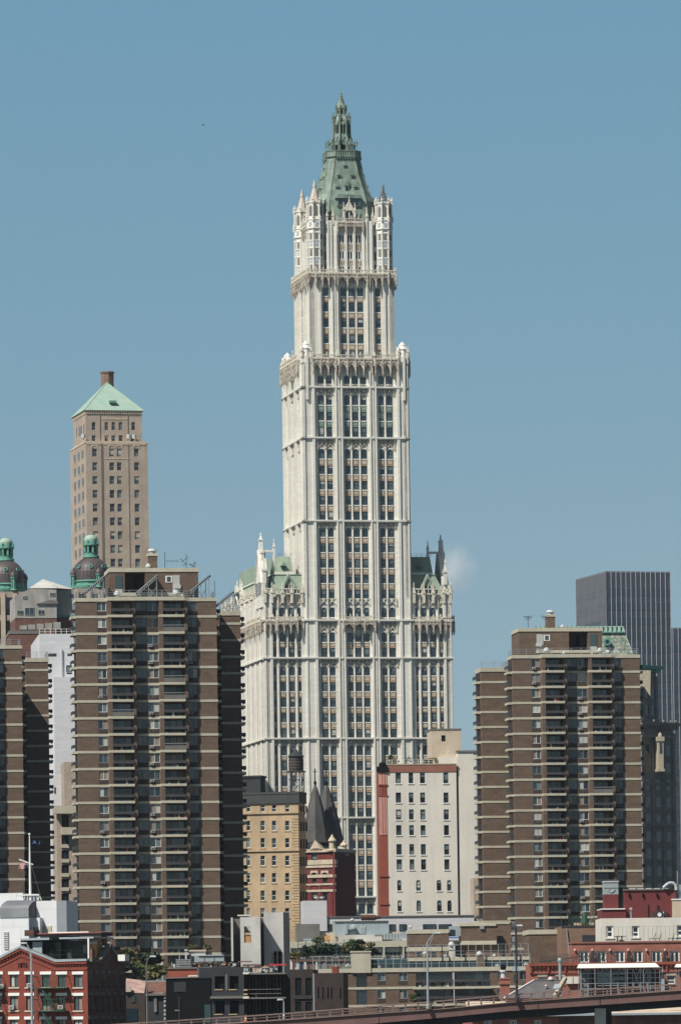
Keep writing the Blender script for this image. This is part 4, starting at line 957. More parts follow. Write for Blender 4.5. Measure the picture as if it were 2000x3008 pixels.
        for t0, t1, za, zc, m_ in ((.065, .145, 1.9, 4.1, 'g2'), (.065, .145, 1.2, 1.85, 'g4'), (.63, .705, 2.9, 4.0, 'wpaint'), (.71, .79, 1.2, 4.1, 'g4'), (.73, .80, 1.9, 2.5, 'lmetal'), (.645, .69, 3.05, 3.85, 'g2')):
            u, v = sorted((F_(t0), F_(t1))); mb.box(u, v, -.06 - (.03 if m_ == 'g2' else 0) - (.25 if m_ == 'lmetal' else 0), .0, H + za, min(H + zc, Hp - .63), m_)
        mb.build('penthouse', b.o); b.a0, b.a1, b.Hp, b.py_ = a0, a1, Hp, py_
        mb = MB('brick'); u = F_(.51 if not flip else .58); mb.box(u - .75, u + .75, py_ + 3, py_ + 4.4, Hp, Hp + 2.6); mb.box(u - .9, u + .9, py_ + 2.9, py_ + 4.5, Hp + 2.3, Hp + 2.7, 'cream'); mb.lathe(u, py_ + 3.7, [(.55, Hp + 2.7), (.55, Hp + 3.1), (.8, Hp + 3.15), (.6, Hp + 3.5), (.1, Hp + 3.6)], 10, 'lmetal'); mb.build('chimney', b.o)
    b.done(); random.seed(11); return b
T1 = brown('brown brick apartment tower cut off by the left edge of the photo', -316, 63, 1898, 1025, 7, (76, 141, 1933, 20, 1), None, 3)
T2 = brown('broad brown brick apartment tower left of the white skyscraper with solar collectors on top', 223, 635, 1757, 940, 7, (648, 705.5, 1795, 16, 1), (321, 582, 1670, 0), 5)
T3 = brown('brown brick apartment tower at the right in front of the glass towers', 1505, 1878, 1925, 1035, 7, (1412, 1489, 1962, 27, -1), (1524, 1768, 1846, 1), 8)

# roof fittings, each a thing of its own
def local(b, lx, ly, lz): return Vector((b.ox + lx * b.c - ly * b.s, b.oy + lx * b.s + ly * b.c, b.z0 + lz))
def atb(b, px, py, ly): lx, lz = b.hit(px, py, ly); return lx
vent0 = None
def vent(b, px, ly, z, label, sc=1.0, group='spun metal roof vents'):
    global vent0
    loc = local(b, atb(b, px, 1750 if b is not T3 else 1915, ly), ly, z)
    if vent0 is None:
        t = thing('roof_vent', label, 'vent', loc, 0, group)
        m_ = MB('lmetal'); m_.lathe(0, 0, [(.42, 0), (.42, .75)], 12); m_.build('base', t)
        m_ = MB('lmetal'); m_.lathe(0, 0, [(.5, .7), (.95, .95), (1.0, 1.2), (.75, 1.45), (.72, 1.7), (.45, 1.95), (.1, 2.05)], 14); m_.build('cap', t, smooth=False); vent0 = t; t.scale = (sc * .6,) * 3
    else:
        t = copy_tree(vent0, loc, label); t['group'] = group; t.scale = (sc * .6,) * 3
    return t
vent(T2, 344, 1.0, T2.H, 'round metal vent behind the railing of the left slab roof, nearest its left corner')
vent(T2, 517, 1.2, T2.H, 'wide round metal vent on the left slab roof below the penthouse window', 1.15)
vent(T2, 537, 1.2, T2.H, 'small metal vent right beside the wide one on the left slab roof', .6)
vent(T2, 437, 8, T2.Hp, 'tall stacked metal vent on the left slab penthouse roof', .85)
for px, sc, lab in ((1582, .6, 'small vent left of the widest vent on the right slab roof'), (1605, 1.15, 'widest round vent on the right slab roof'), (1656, .6, 'small round vent in the middle of the right slab roof'), (1738, .35, 'tiny vent beside the right pair on the right slab roof'), (1763, 1.1, 'big round vent of the right pair on the right slab roof'), (1787, .75, 'smaller vent of the right pair on the right slab roof')):
    vent(T3, px, .8, T3.H, lab, sc)
vent(T3, 1653, 8, T3.Hp, 'round vent on the right slab penthouse beside the chimney', .7)
def collector(b, pxa, pya, pxb, pyb, ly, label, base):
    xa, za = b.hit(pxa, pya, ly); xb, zb_ = b.hit(pxb, pyb, ly)
    loc = local(b, xa, ly, base); t = thing('solar_collector', label, 'solar panel', loc, b.th, 'tilted solar collectors on the left slab'); dx, dz = xb - xa, zb_ - base; z0 = za - base
    m_ = MB('dgrey'); L_ = math.hypot(dx, dz - z0); nx, nz = -(dz - z0) / L_, dx / L_
    m_.prism([(0, z0), (dx, dz), (dx + nx * -.28, dz - nz * .28), (-nx * .28, z0 - nz * .28)], 0, 6)
    n = 12
    for i in range(n):
        u = i / n; m_.box(dx * u, dx * u + .12, -.04, 0, z0 + (dz - z0) * u - .5, z0 + (dz - z0) * u - .1, 'metal')
    m_.prism([(0, z0), (dx, dz), (dx + nx * .1, dz + nz * .1), (nx * .1, z0 + nz * .1)], -.05, 6.05, 'lmetal')
    for i in range(5): m_.prism([(nx * .12, z0 + nz * .12), (dx + nx * .12, dz + nz * .12), (dx + nx * .16, dz + nz * .16), (nx * .16, z0 + nz * .16)], .1 + 1.2 * i, 1.15 + 1.2 * i, 'g1')
    m_.build('panel', t)
    f = MB('metal')
    for y in (.2, 5.8):
        f.bar((dx * .95, y, 0), (dx * .95, y, dz * .95 - .1), .08); f.bar((dx * .55, y, 0), (dx * .55, y, z0 + (dz - z0) * .55 - .3), .07); f.bar((dx * .15, y, .1), (dx * .95, y, .1), .07); f.bar((dx * .55, y, .1), (dx * .95, y, dz * .5), .05); f.bar((dx * .95, y, .1), (dx * .6, y, dz * .4), .05); f.bar((.0, y, z0 * .9), (dx * .2, y, .05), .06)
    f.build('stand', t)
collector(T2, 247, 1742, 306, 1692, 1.5, 'tilted solar collector at the left end of the left slab roof', T2.H)
collector(T2, 404, 1739, 463, 1689, 1.5, 'tilted solar collector in front of the left slab penthouse', T2.H)
collector(T2, 558, 1737, 617, 1689, 1.5, 'tilted solar collector at the right end of the left slab roof', T2.H)
collector(T2, 641, 1774, 686, 1737, 17.5, 'tilted solar collector on the lower rear wing of the left slab', T2.Hw)
def antenna(b, px, ly, z, h, label, kind=0):
    loc = local(b, atb(b, px, 1700 if b is T2 else 1840, ly), ly, z); t = MB('dgrey'); t.bar((0, 0, 0), (0, 0, h), .06)
    if kind == 0:
        for i, w_ in enumerate((.9, .7, .5)): t.bar((-w_, 0, h * (.95 - .12 * i)), (w_, 0, h * (.95 - .12 * i) + .1), .045)
        t.bar((-.6, -.3, h * .9), (.6, .3, h * .9), .04)
    elif kind == 1: t.bar((0, 0, h * .5), (2.4, 0, h * .5), .04); [t.bar((i * .5, -.1, h * .5 - .25), (i * .5, .1, h * .5 + .25), .03) for i in range(5)]
    elif kind == 2: t.bar((0, 0, h * .3), (-1.0, 0, h * .7), .06); t.bar((-.9, 0, h * .45), (.4, 0, h * .8), .05); t.bar((0, 0, h * .3), (-.6, 0, h * .25), .06)
    o = t.build('rooftop_antenna'); o.location = loc; o.rotation_euler = (0, 0, b.th); tag(o, label, 'antenna')
antenna(T2, 548, 6, T2.Hp, 2.4, 'bent aerial mast near the right end of the left penthouse roof', 2)
antenna(T2, 572, 6, T2.Hp, 1.2, 'short hooked pipe at the right corner of the left penthouse roof', 2)
antenna(T2, 485, 8.6, T2.Hp, 3.0, 'thin sideways aerial behind the left penthouse chimney', 1)
antenna(T2, 630, .8, T2.H, 2.8, 'thin white whip mast at the right corner of the left slab roof', 3)
antenna(T3, 1551, 6, T3.Hp, 2.3, 'television aerial at the left end of the right penthouse roof', 0)
antenna(T3, 1602, 6.5, T3.Hp, 2.4, 'thin television aerial left of the right penthouse chimney', 0)

# concrete octagon, white slab and tan blocks between the slabs
b = Bd('octagonal_building', 'weathered grey concrete rooftop block with shallow conical roof on dull red brick', 'building', 117.4, 1850, 1290, 8)
P = lambda x, y, ly=0: b.hit(*rA(x, y), ly)
mb = MB('conc'); a0 = P(92, 500)[0]; a1 = P(345, 500)[0]; a2 = P(458, 500)[0]
mb.prism([(a0, P(92, 530)[1]), (a1, P(92, 530)[1]), (a1, P(345, 352)[1]), (P(180, 352)[0], P(180, 352)[1]), (a0, P(92, 397)[1])], 0, 14)
mb.prism([(a1, P(92, 515)[1]), (a2, P(92, 515)[1]), (a2, P(92, 352)[1]), (a1, P(92, 352)[1])], 2.5, 13)
mb.add([(P(175, 350)[0], 0, P(180, 348)[1]), (P(345, 350)[0], -.2, P(180, 348)[1]), (P(458, 350)[0], 3, P(180, 348)[1]), (P(458, 350)[0], 12, P(180, 348)[1]), (P(175, 350)[0], 14, P(180, 348)[1]), (P(276, 350)[0], 6, P(276, 292, 6)[1])], [(0, 1, 5), (1, 2, 5), (2, 3, 5), (3, 4, 5), (4, 0, 5)], 'concl')
mb.prism([(P(215, 0)[0], P(0, 444)[1]), (P(300, 0)[0], P(0, 420)[1]), (P(345, 0)[0], P(0, 428)[1]), (P(345, 0)[0], P(0, 444)[1])], -.4, 3, 'mgrey')
mb.build('upper_block', b.o)
mb = MB('rbrick'); mb.box(a0, a1, .1, 14, 0, P(92, 530)[1]); mb.box(a1, a2, 2.6, 13, 0, P(92, 515)[1]); mb.box(a1 - .2, a2 + .1, 2.3, 3, P(0, 520)[1], P(0, 508)[1], 'greens')
for i in range(5): mb.box(a0 + 1 + i * 1.9, a0 + 2.6 + i * 1.9, 0, .1, P(0, 600)[1], P(0, 575 - i * 5)[1], 'conc')
mb.build('brick_base', b.o)
for x0, y0, x1, y1 in ((138, 396, 165, 414), (303, 376, 335, 396), (104, 484, 142, 508), (150, 466, 208, 513), (232, 480, 270, 508)):
    u0, z1 = P(x0, y0); u1, z0 = P(x1, y1); b.part('window', win(u0, u1, z0, z1, -.02, 'conc', ['g0', 'g1'], mull=1, fw=.08))
b.part('window', lambda m_: m_.box(P(427, 0)[0], P(445, 0)[0], 2.4, 2.55, P(0, 398)[1], P(0, 381)[1], 'g0'))
b.done()
low = block('old_brick_building', 'dull red brick roofline with dark parapet beside the left slab', 'building', *rA(58)[:1], rA(0)[0] + 240 / 2.069, rA(0, 607)[1], 1250, 15, 'rbrick', 6, par=.7, parm='mgrey')
b = block('white_slab_building', 'windowless pale glazed brick slab with roof railings between two apartment towers', 'building', rA(238)[0], rA(470)[0], rA(0, 626)[1], 1180, 18, 'wslab', 6,
    [rA(293, 745, 345, 765), rA(410, 745, 440, 762), rA(402, 817, 440, 872)], 'mgrey', ['g0', 'g1'])
mb = MB('wslab'); mb.prism([(b.hit(*rA(213, 650))[0], 0), (0, 0), (0, b.H), (b.hit(*rA(213, 650))[0], b.H - 1.2)], 1, 17); a0, _ = b.hit(*rA(327, 900), -6)
hq = b.hit(*rA(327, 887), -6)[1]; mb.box(a0, a0 + 12, -6, -.01, 0, hq); mb.box(a0 + 2, a0 + 2.2, -.3, 0, hq, hq + 6, 'metal'); mb.build('lower_block', b.o)
rl = MB('wpaint'); railing(rl, [(0.1, .2, b.H), (b.W, .2, b.H)], 1.0, 1.1, 'wpaint', .05, 1); railing(rl, [(a0, -5.9, hq), (a0 + 9, -5.9, hq)], .9, 1.2, 'wpaint', .05, 1); rl.build('railing', b.o); b.done()
b = block('tan_block', 'plain tan brick block below the white slab, touching the left apartment tower', 'building', rA(389)[0], rA(480)[0], rA(0, 1405)[1], 1120, 12, 'tan', 6); b.done()
b = block('pale_annex', 'small pale stepped annex at the foot of the white slab', 'building', rA(325)[0], rA(388)[0], rA(0, 1484)[1], 1130, 12, 'wslab', 6, [rA(330, 1560, 342, 1600)], 'mgrey', ['g0']); b.done()
rows = [(1725, 1800), (1856, 1906), (1945, 1995), (2032, 2082), (2118, 2168), (2206, 2254), (2290, 2340)]
b = block('beige_apartment_house', 'beige apartment house with deep cream sills squeezed between two brown towers', 'apartment building', rA(343)[0], rA(480)[0], rA(0, 1674)[1], 1080, 14, 'tan', 6,
    [rA(374, a, 420, c) for a, c in rows], 'dgrey', ['g0', 'g1'], mull=1)
mb = MB('cream')
for a, c in ((1674, 1722), (1806, 1850)): q0 = b.hit(*rA(343, a)); q1 = b.hit(*rA(343, c)); mb.box(-.6 if a < 1700 else .8, b.W, -2.2, 0, q1[1], q0[1])
for a, c in rows[1:]:
    q0 = b.hit(*rA(374, c + 2)); q1 = b.hit(*rA(420, c + 22)); mb.box(q0[0] - .1, q1[0], -.3, 0, q1[1], q0[1])
mb.build('concrete_band', b.o); b.done()

# yellow brick building with water tank
cols = ((128, 152), (211, 238), (278, 305), (356, 383)); rws = [(432, 474), (527, 585), (629, 687), (733, 792), (836, 893), (939, 998), (1043, 1100)]
wl = [r4(a, c, d_, e, *((.35,) if c > 500 else ())) for a, d_ in cols for c, e in rws]
b = block('yellow_brick_building', 'yellow brick loft building with black top storey and weathered water tank on its roof', 'building', 700, 876, r4(0, 430)[1], 1150, 5.5, 'yel', -14, wl, 'wpaint', ['g0', 'g1', 'g2', 'g2', 'g3'], sills='yel')
mb = MB('dcap'); q = b.hit(*r4(300, 360)); mb.box(-.25, b.W + .25, -.3, b.D + .2, b.H, q[1]); mb.box(b.W * 0 - .2, b.W + .3, -.4, b.D + .3, q[1] - .35, q[1] + .1)
mb.build('cap_storey', b.o); zc_ = q[1]
mb = MB('yel'); 
for py in (478, 700): z_ = b.hit(*r4(300, py))[1]; mb.box(-.1, b.W + .1, -.28, .02, z_ - .25, z_ + .15); mb.box(b.W - .02, b.W + .2, -.1, b.D, z_ - .25, z_ + .15)
u = b.hit(*r4(397, 800))[0]
for i in range(48):
    z_ = b.H - 3.2 - i * .55
    if z_ > 2: mb.box(u if i % 2 else u + .25, b.W + .02, -.09, .01, z_, z_ + .38)
mb.build('brick_trim', b.o)
swin(b, b.W, [r4(a, c + 6, a + 9, e + 4) for a in (446, 462, 478) for c, e in rws])
mb = MB('dgrey'); qa = b.hit(*r4(125, 265), 2); qb = b.hit(*r4(218, 265), 2); mb.box(qa[0] - .5, qb[0], 1, 5, zc_, qa[1]); mb.box(qa[0] - .7, qb[0] + .2, .8, 5.2, qa[1] - .3, qa[1] + .1)
mb.build('stair_bulkhead', b.o); b.done()
cx = b.hit(*r4(421, 200), 2.8)[0]; loc = local(b, cx, 2.8, zc_); t = thing('water_tank', 'dark weathered wooden water tank on steel legs above the yellow brick building', 'water tank', loc, b.th)
hz = lambda y: b.hit(*r4(421, y), 2.8)[1] - zc_
m_ = MB('wood'); m_.lathe(0, 0, [(1.45, hz(232)), (1.5, hz(190)), (1.45, hz(148))], 18)
for y in (222, 205, 188, 170, 155): m_.lathe(0, 0, [(1.55, hz(y)), (1.55, hz(y) + .07)], 18, 'black')
m_.build('tank', t); m_ = MB('dgrey'); m_.lathe(0, 0, [(1.7, hz(147)), (1.6, hz(143)), (.3, hz(112)), (.25, hz(106)), (.02, hz(103))], 18); m_.build('lid', t)
m_ = MB('dgrey'); m_.box(-1.6, 1.6, -1.6, 1.6, hz(240), hz(233)); 
for x in (-1.25, 1.25):
    for y in (-1.25, 1.25): m_.bar((x, y, 0), (x, y, hz(238)), .12, 'lmetal' if y < 0 else 'dgrey'); 
    m_.bar((x, -1.25, 0), (x, 1.25, hz(260)), .06)
for y in (-1.25, 1.25): m_.bar((-1.25, y, .2), (1.25, y, hz(285)), .06); m_.bar((1.25, y, .2), (-1.25, y, hz(285)), .06); m_.bar((-1.25, y, hz(285)), (1.25, y, hz(285)), .08); m_.bar((-1.25, y, hz(285)), (1.25, y, hz(245)), .05)
m_.bar((0, 0, 0), (0, 0, hz(240)), .18, 'lmetal'); m_.build('stand', t)

# red victorian with two steep slate spires
b = Bd('victorian_building', 'ornate red brick building with buff stone trim and two steep slate spires', 'building', 905, 2520, 1230, -24)
P = lambda x, y, ly=0: b.hit(*r4(x, y), ly); Z = lambda y: P(600, y)[1]
x1 = P(653, 800)[0]; D = 10.5; H = Z(712); mb = MB('vred'); holes = []
for a, c, d_, e, ar in ((512, 712, 545, 768, 0), (516, 836, 542, 893, 1), (578, 836, 605, 893, 1), (517, 946, 546, 1000, 0), (578, 946, 606, 1000, 0)):
    u0, z1 = P(a, c); u1, z0 = P(d_, e); holes.append((u0, u1, z0, z1)); b.part('window', win(u0, u1, z0, z1, .3, 'dgrey', ['g0', 'g1'], fw=.12))
    if ar: mb.arch(u0, u1, z1 + .02, round_arch(z1 - .85, .85), .03, .3, 8, 'vred'); mb.arch(u0 - .35, u1 + .35, z1 + .5, round_arch(z1 - .5, .6), -.15, .02, 8, 'trim')
wall(mb, -2, x1, 0, H, 0, holes, .35); mb.quad((x1, 0, 0), (x1, D, 0), (x1, D, H), (x1, 0, H)); mb.quad((-2, D, 0), (x1, D, 0), (x1, D, H), (-2, D, H)); mb.quad((-2, 0, 0), (-2, D, 0), (-2, D, H), (-2, 0, H)); mb.quad((-2, 0, H), (x1, 0, H), (x1, D, H), (-2, D, H))
mb.box(x1 - .02, x1 + .06, 2, D - 1, 0, H * .99, 'vred')
for a in (500, 560, 628): u = P(a, 900)[0]; mb.box(u - .2, u + .35, -.18, .02, 0, Z(905))
mb.box(P(630, 0)[0], x1, -.3, .02, 0, H)
for y0, y1 in ((757, 785), (790, 803), (845, 862), (897, 907), (933, 946)):
    mb.box(-2, x1 + .12, -.22, .02, Z(y1), Z(y0), 'trim'); 
    if y0 < 800: mb.box(x1 - .02, x1 + .14, -.1, 1.0, Z(y1), Z(y0), 'trim')
mb.build('wall', b.o)
mb = MB('trim'); mb.box(-2, x1 + .3, -.4, D, H, H + .7); mb.prism([(P(500, 0)[0], Z(694)), (P(570, 0)[0], Z(694)), (P(530, 0)[0], Z(640))], -.6, 1.0); mb.prism([(P(515, 0)[0], Z(688)), (P(556, 0)[0], Z(688)), (P(532, 0)[0], Z(655))], -.7, -.6, 'tanl')
mb.build('gable', b.o)
for (lx_, ly_, yt, yb) in ((P(634, 650)[0], .4, 608, 700), (P(705, 680, 0)[0] - .4, 6.0, 638, 722)):
    lx_ = b.hit(*r4(634 if ly_ < 1 else 703, 650), ly_)[0]
    m_ = MB('trim'); m_.lathe(lx_, ly_, [(1.15, Z(yb + 8)), (1.2, Z(yb)), (.7, Z(yb - 5)), (.65, Z(yb - 48)), (.95, Z(yb - 52)), (.9, Z(yb - 58)), (.25, Z(yt + 10)), (.3, Z(yt + 8)), (.05, Z(yt))], 8)
    m_.build('pinnacle', b.o)
m_ = MB('vred'); qx = b.hit(*r4(678, 780), 6)[0]; qy = b.hit(*r4(716, 780), 6)[0]; m_.box(qx - .5, qy, 5.2, 7, 0, Z(722)); 
for y in (722, 770, 800, 855): m_.box(qx - .6, qy + .15, 5.0, 7.1, Z(y + 16), Z(y), 'trim')
m_.build('corner_pier', b.o)
for (ax, ay, al, b0, b1, ly) in ((534, 312, 2.5, 466, 602, 2.5), (600, 312, 8.0, 525, 690, 8.0)):
    m_ = MB('slate'); cx, cz = P(ax, ay, ly); u0 = P(b0, 640, ly)[0]; u1 = P(b1, 640, ly)[0]; cx = (u0 + u1) / 2 if ly < 5 else cx; cx = P(ax, ay, ly)[0]; hw_ = (u1 - u0) / 2 * 1.0; zz0 = Z(652 if ly < 5 else 668)
    m_.loft([[(cx + hw_ * 1.08 * q[0], ly + hw_ * 1.0 * q[1], zz0) for q in ((-1, -.4), (-.4, -1), (.4, -1), (1, -.4), (1, .4), (.4, 1), (-.4, 1), (-1, .4))], *[[(cx + hw_ * g_ * q[0], ly + hw_ * g_ * q[1], zz0 + (cz - zz0) * h_) for q in ((-1, -.4), (-.4, -1), (.4, -1), (1, -.4), (1, .4), (.4, 1), (-.4, 1), (-1, .4))] for h_, g_ in ((.3, .84), (.6, .58), (.9, .22))], [(cx + .12 * q[0], ly + .12 * q[1], cz) for q in ((-1, -.4), (-.4, -1), (.4, -1), (1, -.4), (1, .4), (.4, 1), (-.4, 1), (-1, .4))]])
    m_.bar((cx, ly, cz - .5), (cx, ly, cz + 3.4), .13, 'black'); m_.bar((cx - .5, ly, cz + 2.7), (cx + .5, ly, cz + 2.7), .1, 'black'); m_.lathe(cx, ly, [(.3, cz - .1), (.35, cz + .5), (.1, cz + .8)], 6, 'black'); m_.build('spire', b.o)
swin(b, x1 + .06, [] and [(r4(660 + 18 * i, 0)[0], r4(0, y)[1], r4(668 + 18 * i, 0)[0], r4(0, y + 42)[1]) for i in (0, 1, 2) for y in (760, 840, 930, 1010)])
b.done()

# white painted building
cols = ((1008, 1040), (1085, 1113), (1152, 1182), (1290, 1320)); rws = [(243, 305), (360, 420), (460, 520), (553, 612), (665, 727), (755, 816)]
wl = []
for i, (c, e) in enumerate(rws): wl += [r4(a + i * 1.3, c, d_ + i * 1.3, e) for a, d_ in cols]
for c, e, dx in ((878, 940, 0), (998, 1062, 2)): wl += [r4(a + dx, c, d_ + dx, e, .9) for a, d_ in ((1018, 1043), (1130, 1157), (1251, 1279), (1312, 1338))]
b = block('white_painted_building', 'cream painted loft building with red brick parapet and scattered dark windows', 'building', 1137, 1340, r4(0, 240)[1], 1150, 16, 'white', 5, wl, 'dgrey', ['g0', 'g1', 'g2', 'g2', 'g3'], sills='wpaint', fw=.1)
mb = MB('red2'); q = b.hit(*r4(960, 197))[1]; mb.box(0, b.W, -.12, .5, b.H, q); mb.box(-.1, b.W + .1, -.2, .6, q, q + .2, 'trim'); mb.box(b.W - .5, b.W, .5, b.D, b.H, q)
mb.build('parapet', b.o)
mb = MB('rpaint'); q0 = b.hit(*r4(912, 500), 0)[0]; mb.box(q0, -.01, -.02, 5, 0, b.hit(*r4(930, 235))[1]); Z = lambda y: b.hit(*r4(930, y))[1]
mb.box(q0 - .02, -.1, -.1, -.01, Z(315), Z(238), 'pink'); mb.box(q0 - .02, -.1, -.1, -.01, Z(612), Z(378), 'pink')
for y in (238, 315, 378, 855, 1020): mb.box(q0 - .15, .05, -.2, .1, Z(y) - .12, Z(y) + .15, 'rpaint')
for u in (.3, .6): mb.box(q0 * u - .05, q0 * u + .05, -.14, -.1, Z(612), Z(238), 'rpaint')
mb.box(q0 - .2, 0.1, -.4, 2, Z(237), Z(205), 'black'); mb.lathe(q0 * .5, .5, [(.7, Z(205)), (.8, Z(190)), (.3, Z(178))], 8, 'black'); mb.build('red_pilaster', b.o)
H2_ = b.hit(*r4(1380, 118))[1]; Wn = b.hit(*r4(1482, 118))[0]
mb = MB('white'); mb.box(b.W + .35, Wn, .4, b.D + 5, 0, H2_); mb.box(b.W + .01, b.W + .35, .9, 5, 0, b.H, 'dgrey'); mb.box(b.W + .2, Wn + .1, .2, b.D + 5.2, H2_ - .1, H2_ + .25, 'mgrey')
q = b.hit(*r4(1268, 147)); q2 = b.hit(*r4(1357, 195)); mb.box(q[0], b.W + .3, .9, 5, b.H, q[1]); mb.build('side_block', b.o)
q = b.hit(*r3(1357, 1443), 3); q2 = b.hit(*r3(1555, 1560), 3); mb = MB('tan'); wx0, wz1 = b.hit(*r3(1425, 1480), 3); wx1, wz0 = b.hit(*r3(1453, 1520), 3)
mb.M = Matrix.Translation((0, 3, 0)); wall(mb, q[0], q2[0], b.H, q[1], 0, [(wx0, wx1, wz0, wz1)], .4, 'tanl'); mb.quad((q[0], 0, b.H), (q[0], 8, b.H), (q[0], 8, q[1]), (q[0], 0, q[1]), 'tanl'); mb.quad((q2[0], 0, b.H), (q2[0], 8, b.H), (q2[0], 8, q[1]), (q2[0], 0, q[1]), 'mgrey'); mb.box(q[0] - .1, q2[0] + .1, -.1, 8, q[1] - .1, q[1] + .2, 'mgrey'); mb.box(wx0, wx1, .3, .4, wz0, wz1, 'g0')
mb.build('penthouse', b.o); b.done(); WB = b
rl = MB('metal')
o_ = []
t = thing('roof_planter', 'railed roof garden of small shrubs on top of the cream painted building', 'planter', local(b, 0, .8, b.H + 1.6), b.th)
m_ = MB('metal'); railing(m_, [(0, 0, 0), (9.5, 0, 0)], .9, 1.0, 'wpaint', .04, 1); m_.build('railing', t)
for x_, n_ in ((1.2, 260), (4.5, 100), (9.0, 260)):
    m_ = MB('leafo'); leaves(m_, x_, 1.5, 1.0, 1.8 if n_ > 200 else 1.0, 1.2, 1.0, n_, ['leafo', 'leafo', 'leaf'], .2); m_.build('shrub', t)
for lab, px, sc in (('left one of two shiny vents beside the tan penthouse', 1303, .6), ('right one of two shiny vents beside the tan penthouse', 1318, .6)):
    v = vent(T3, 1700, .8, 0, lab, sc); v.scale = (.34 * v.scale[0] / .6,) * 3; v.location = local(b, b.hit(px, 2210, 1.5)[0], 1.5, b.hit(px, 2215, 1.5)[1]); 
# steam

# ---------------- middle ground roofs ----------------
def Q(b, f, x, y, ly=0): return b.hit(*f(x, y), ly)
def bx(mb, b, f, x0, y0, x1, y1, ya, yb, m=None):
    u0, z1 = Q(b, f, x0, y0, ya); u1, _ = Q(b, f, x1, y0, ya); z0 = Q(b, f, x0, y1, ya)[1]; mb.box(u0, u1, ya, yb, z0, z1, m)
# long pale wall and grey stair box
b = Bd('pale_long_wall_building', 'long low pale grey building running below the cream painted loft', 'building', 890, 2694, 1090, 4)
mb = MB('wslab'); bx(mb, b, r4, 463, 1000, 602, 1180, 0, 8); bx(mb, b, r4, 575, 1095, 1472, 1300, .5, 12); mb.build('wall', b.o)
mb = MB('white'); bx(mb, b, r4, 1470, 865, 1500, 1115, 2, 9, 'tan'); mb.build('corner_block', b.o)
mb = MB('mgrey'); bx(mb, b, r4, 602, 1093, 1472, 1099, .3, .5); mb.build('coping', b.o)
for x0, x1 in ((586, 648), (970, 1010), (1030, 1075), (1170, 1250), (1262, 1340)):
    u0, z1 = Q(b, r4, x0, 1138); u1, z0 = Q(b, r4, x1, 1178); b.part('window', win(u0, u1, z0, z1, .48, 'dgrey', ['g0', 'g1', 'g2'], mull=3 if x1 - x0 > 50 else 1, fw=.08))
b.done()
t = thing('satellite_dish_pair', 'two small white dishes on top of the pale grey stair box', 'satellite dish', local(b, Q(b, r4, 558, 1000, 1)[0], 1, Q(b, r4, 558, 1000, 1)[1]), 0)
m_ = MB('lmetal')
for x in (-.5, .6): m_.lathe(x, 0, [(.06, 0), (.06, .4), (.45, .5), (.48, .75), (.1, .8)], 8)
m_.bar((-.9, 0, .1), (1, 0, .1), .06, 'black'); m_.build('dishes', t)
t = thing('rusty_tank', 'long rusty brown cylindrical tank lying on the blue-grey mechanical house', 'tank', at(*c2(815, 466), 911), rad(3))
L_ = 185 / 3.136 / F * 911; m_ = MB('rust'); m_.M = Matrix.Translation((0, 0, .62)) @ Matrix.Rotation(rad(90), 4, 'Y')
m_.lathe(0, 0, [(.2, 0), (.4, .1), (.4, L_ * .72), (.3, L_ * .78), (.26, L_ * .92), (.1, L_)], 16)
for i in range(5): m_.lathe(0, 0, [(.45, .3 + i * L_ * .15), (.45, .4 + i * L_ * .15)], 16)
m_.build('drum', t); m_ = MB('dgrey'); [m_.box(.3 + i * L_ * .16, .45 + i * L_ * .16, -.3, .3, 0, .4) for i in range(4)]; m_.build('cradle', t)

# mechanical roof building
b = Bd('roofscape_building', 'low beige building with blue-grey mechanical house and ducts on its roof', 'building', 848, 2775, 905, 3)
mb = MB('cream'); bx(mb, b, c2, 150, 655, 1260, 712, 0, 14, 'cream'); 
z712 = Q(b, c2, 600, 712)[1]; u0 = Q(b, c2, 150, 700)[0]; u1 = Q(b, c2, 1260, 700)[0]; mb.box(u0, u1, .8, 14, 0, z712, 'white')
for x in (155, 1020, 1200): bx(mb, b, c2, x, 700, x + 14, 800, -.05, .82, 'cream')
bx(mb, b, c2, 440, 570, 1190, 660, 3, 12, 'tanl'); bx(mb, b, c2, 610, 590, 1010, 650, 1.5, 6, 'concl')
bx(mb, b, c2, 228, 490, 437, 660, 2, 8, 'mgrey'); bx(mb, b, c2, 290, 625, 360, 660, 1, 2, 'bluem')
mb.build('wall', b.o)
for x0, x1 in ((165, 235), (880, 1015), (1035, 1190), (1210, 1250), (600, 720), (300, 560)):
    a0_, z1 = Q(b, c2, x0, 745); a1_, z0 = Q(b, c2, x1, 790); b.part('window', win(a0_, a1_, z0, z1, .78, 'cream', ['g0', 'g1'], mull=3, fw=.08))
mb = MB('bluem'); bx(mb, b, c2, 572, 467, 1070, 606, 2.5, 9); bx(mb, b, c2, 572, 463, 1072, 469, 2.3, 9, 'mgrey'); bx(mb, b, c2, 802, 513, 858, 606, 2.42, 2.5, 'lmetal'); bx(mb, b, c2, 808, 518, 852, 600, 2.38, 2.42, 'bluem')
bx(mb, b, c2, 668, 487, 692, 580, 1.9, 2.5, 'bluem'); bx(mb, b, c2, 692, 505, 735, 540, 2.0, 2.5, 'bluem'); bx(mb, b, c2, 812, 583, 858, 606, 2.0, 2.5, 'dgrey'); mb.build('mechanical_house', b.o)
q = Q(b, c2, 745, 515, 1.6); mb = MB('lmetal'); mb.M = Matrix.Translation((q[0], 1.4, q[1])) @ Matrix.Rotation(rad(90), 4, 'X'); mb.lathe(0, 0, [(.33, -1), (.33, .3), (.38, .35), (.2, .4)], 14); mb.build('fan_housing', b.o)
mb = MB('bluem')
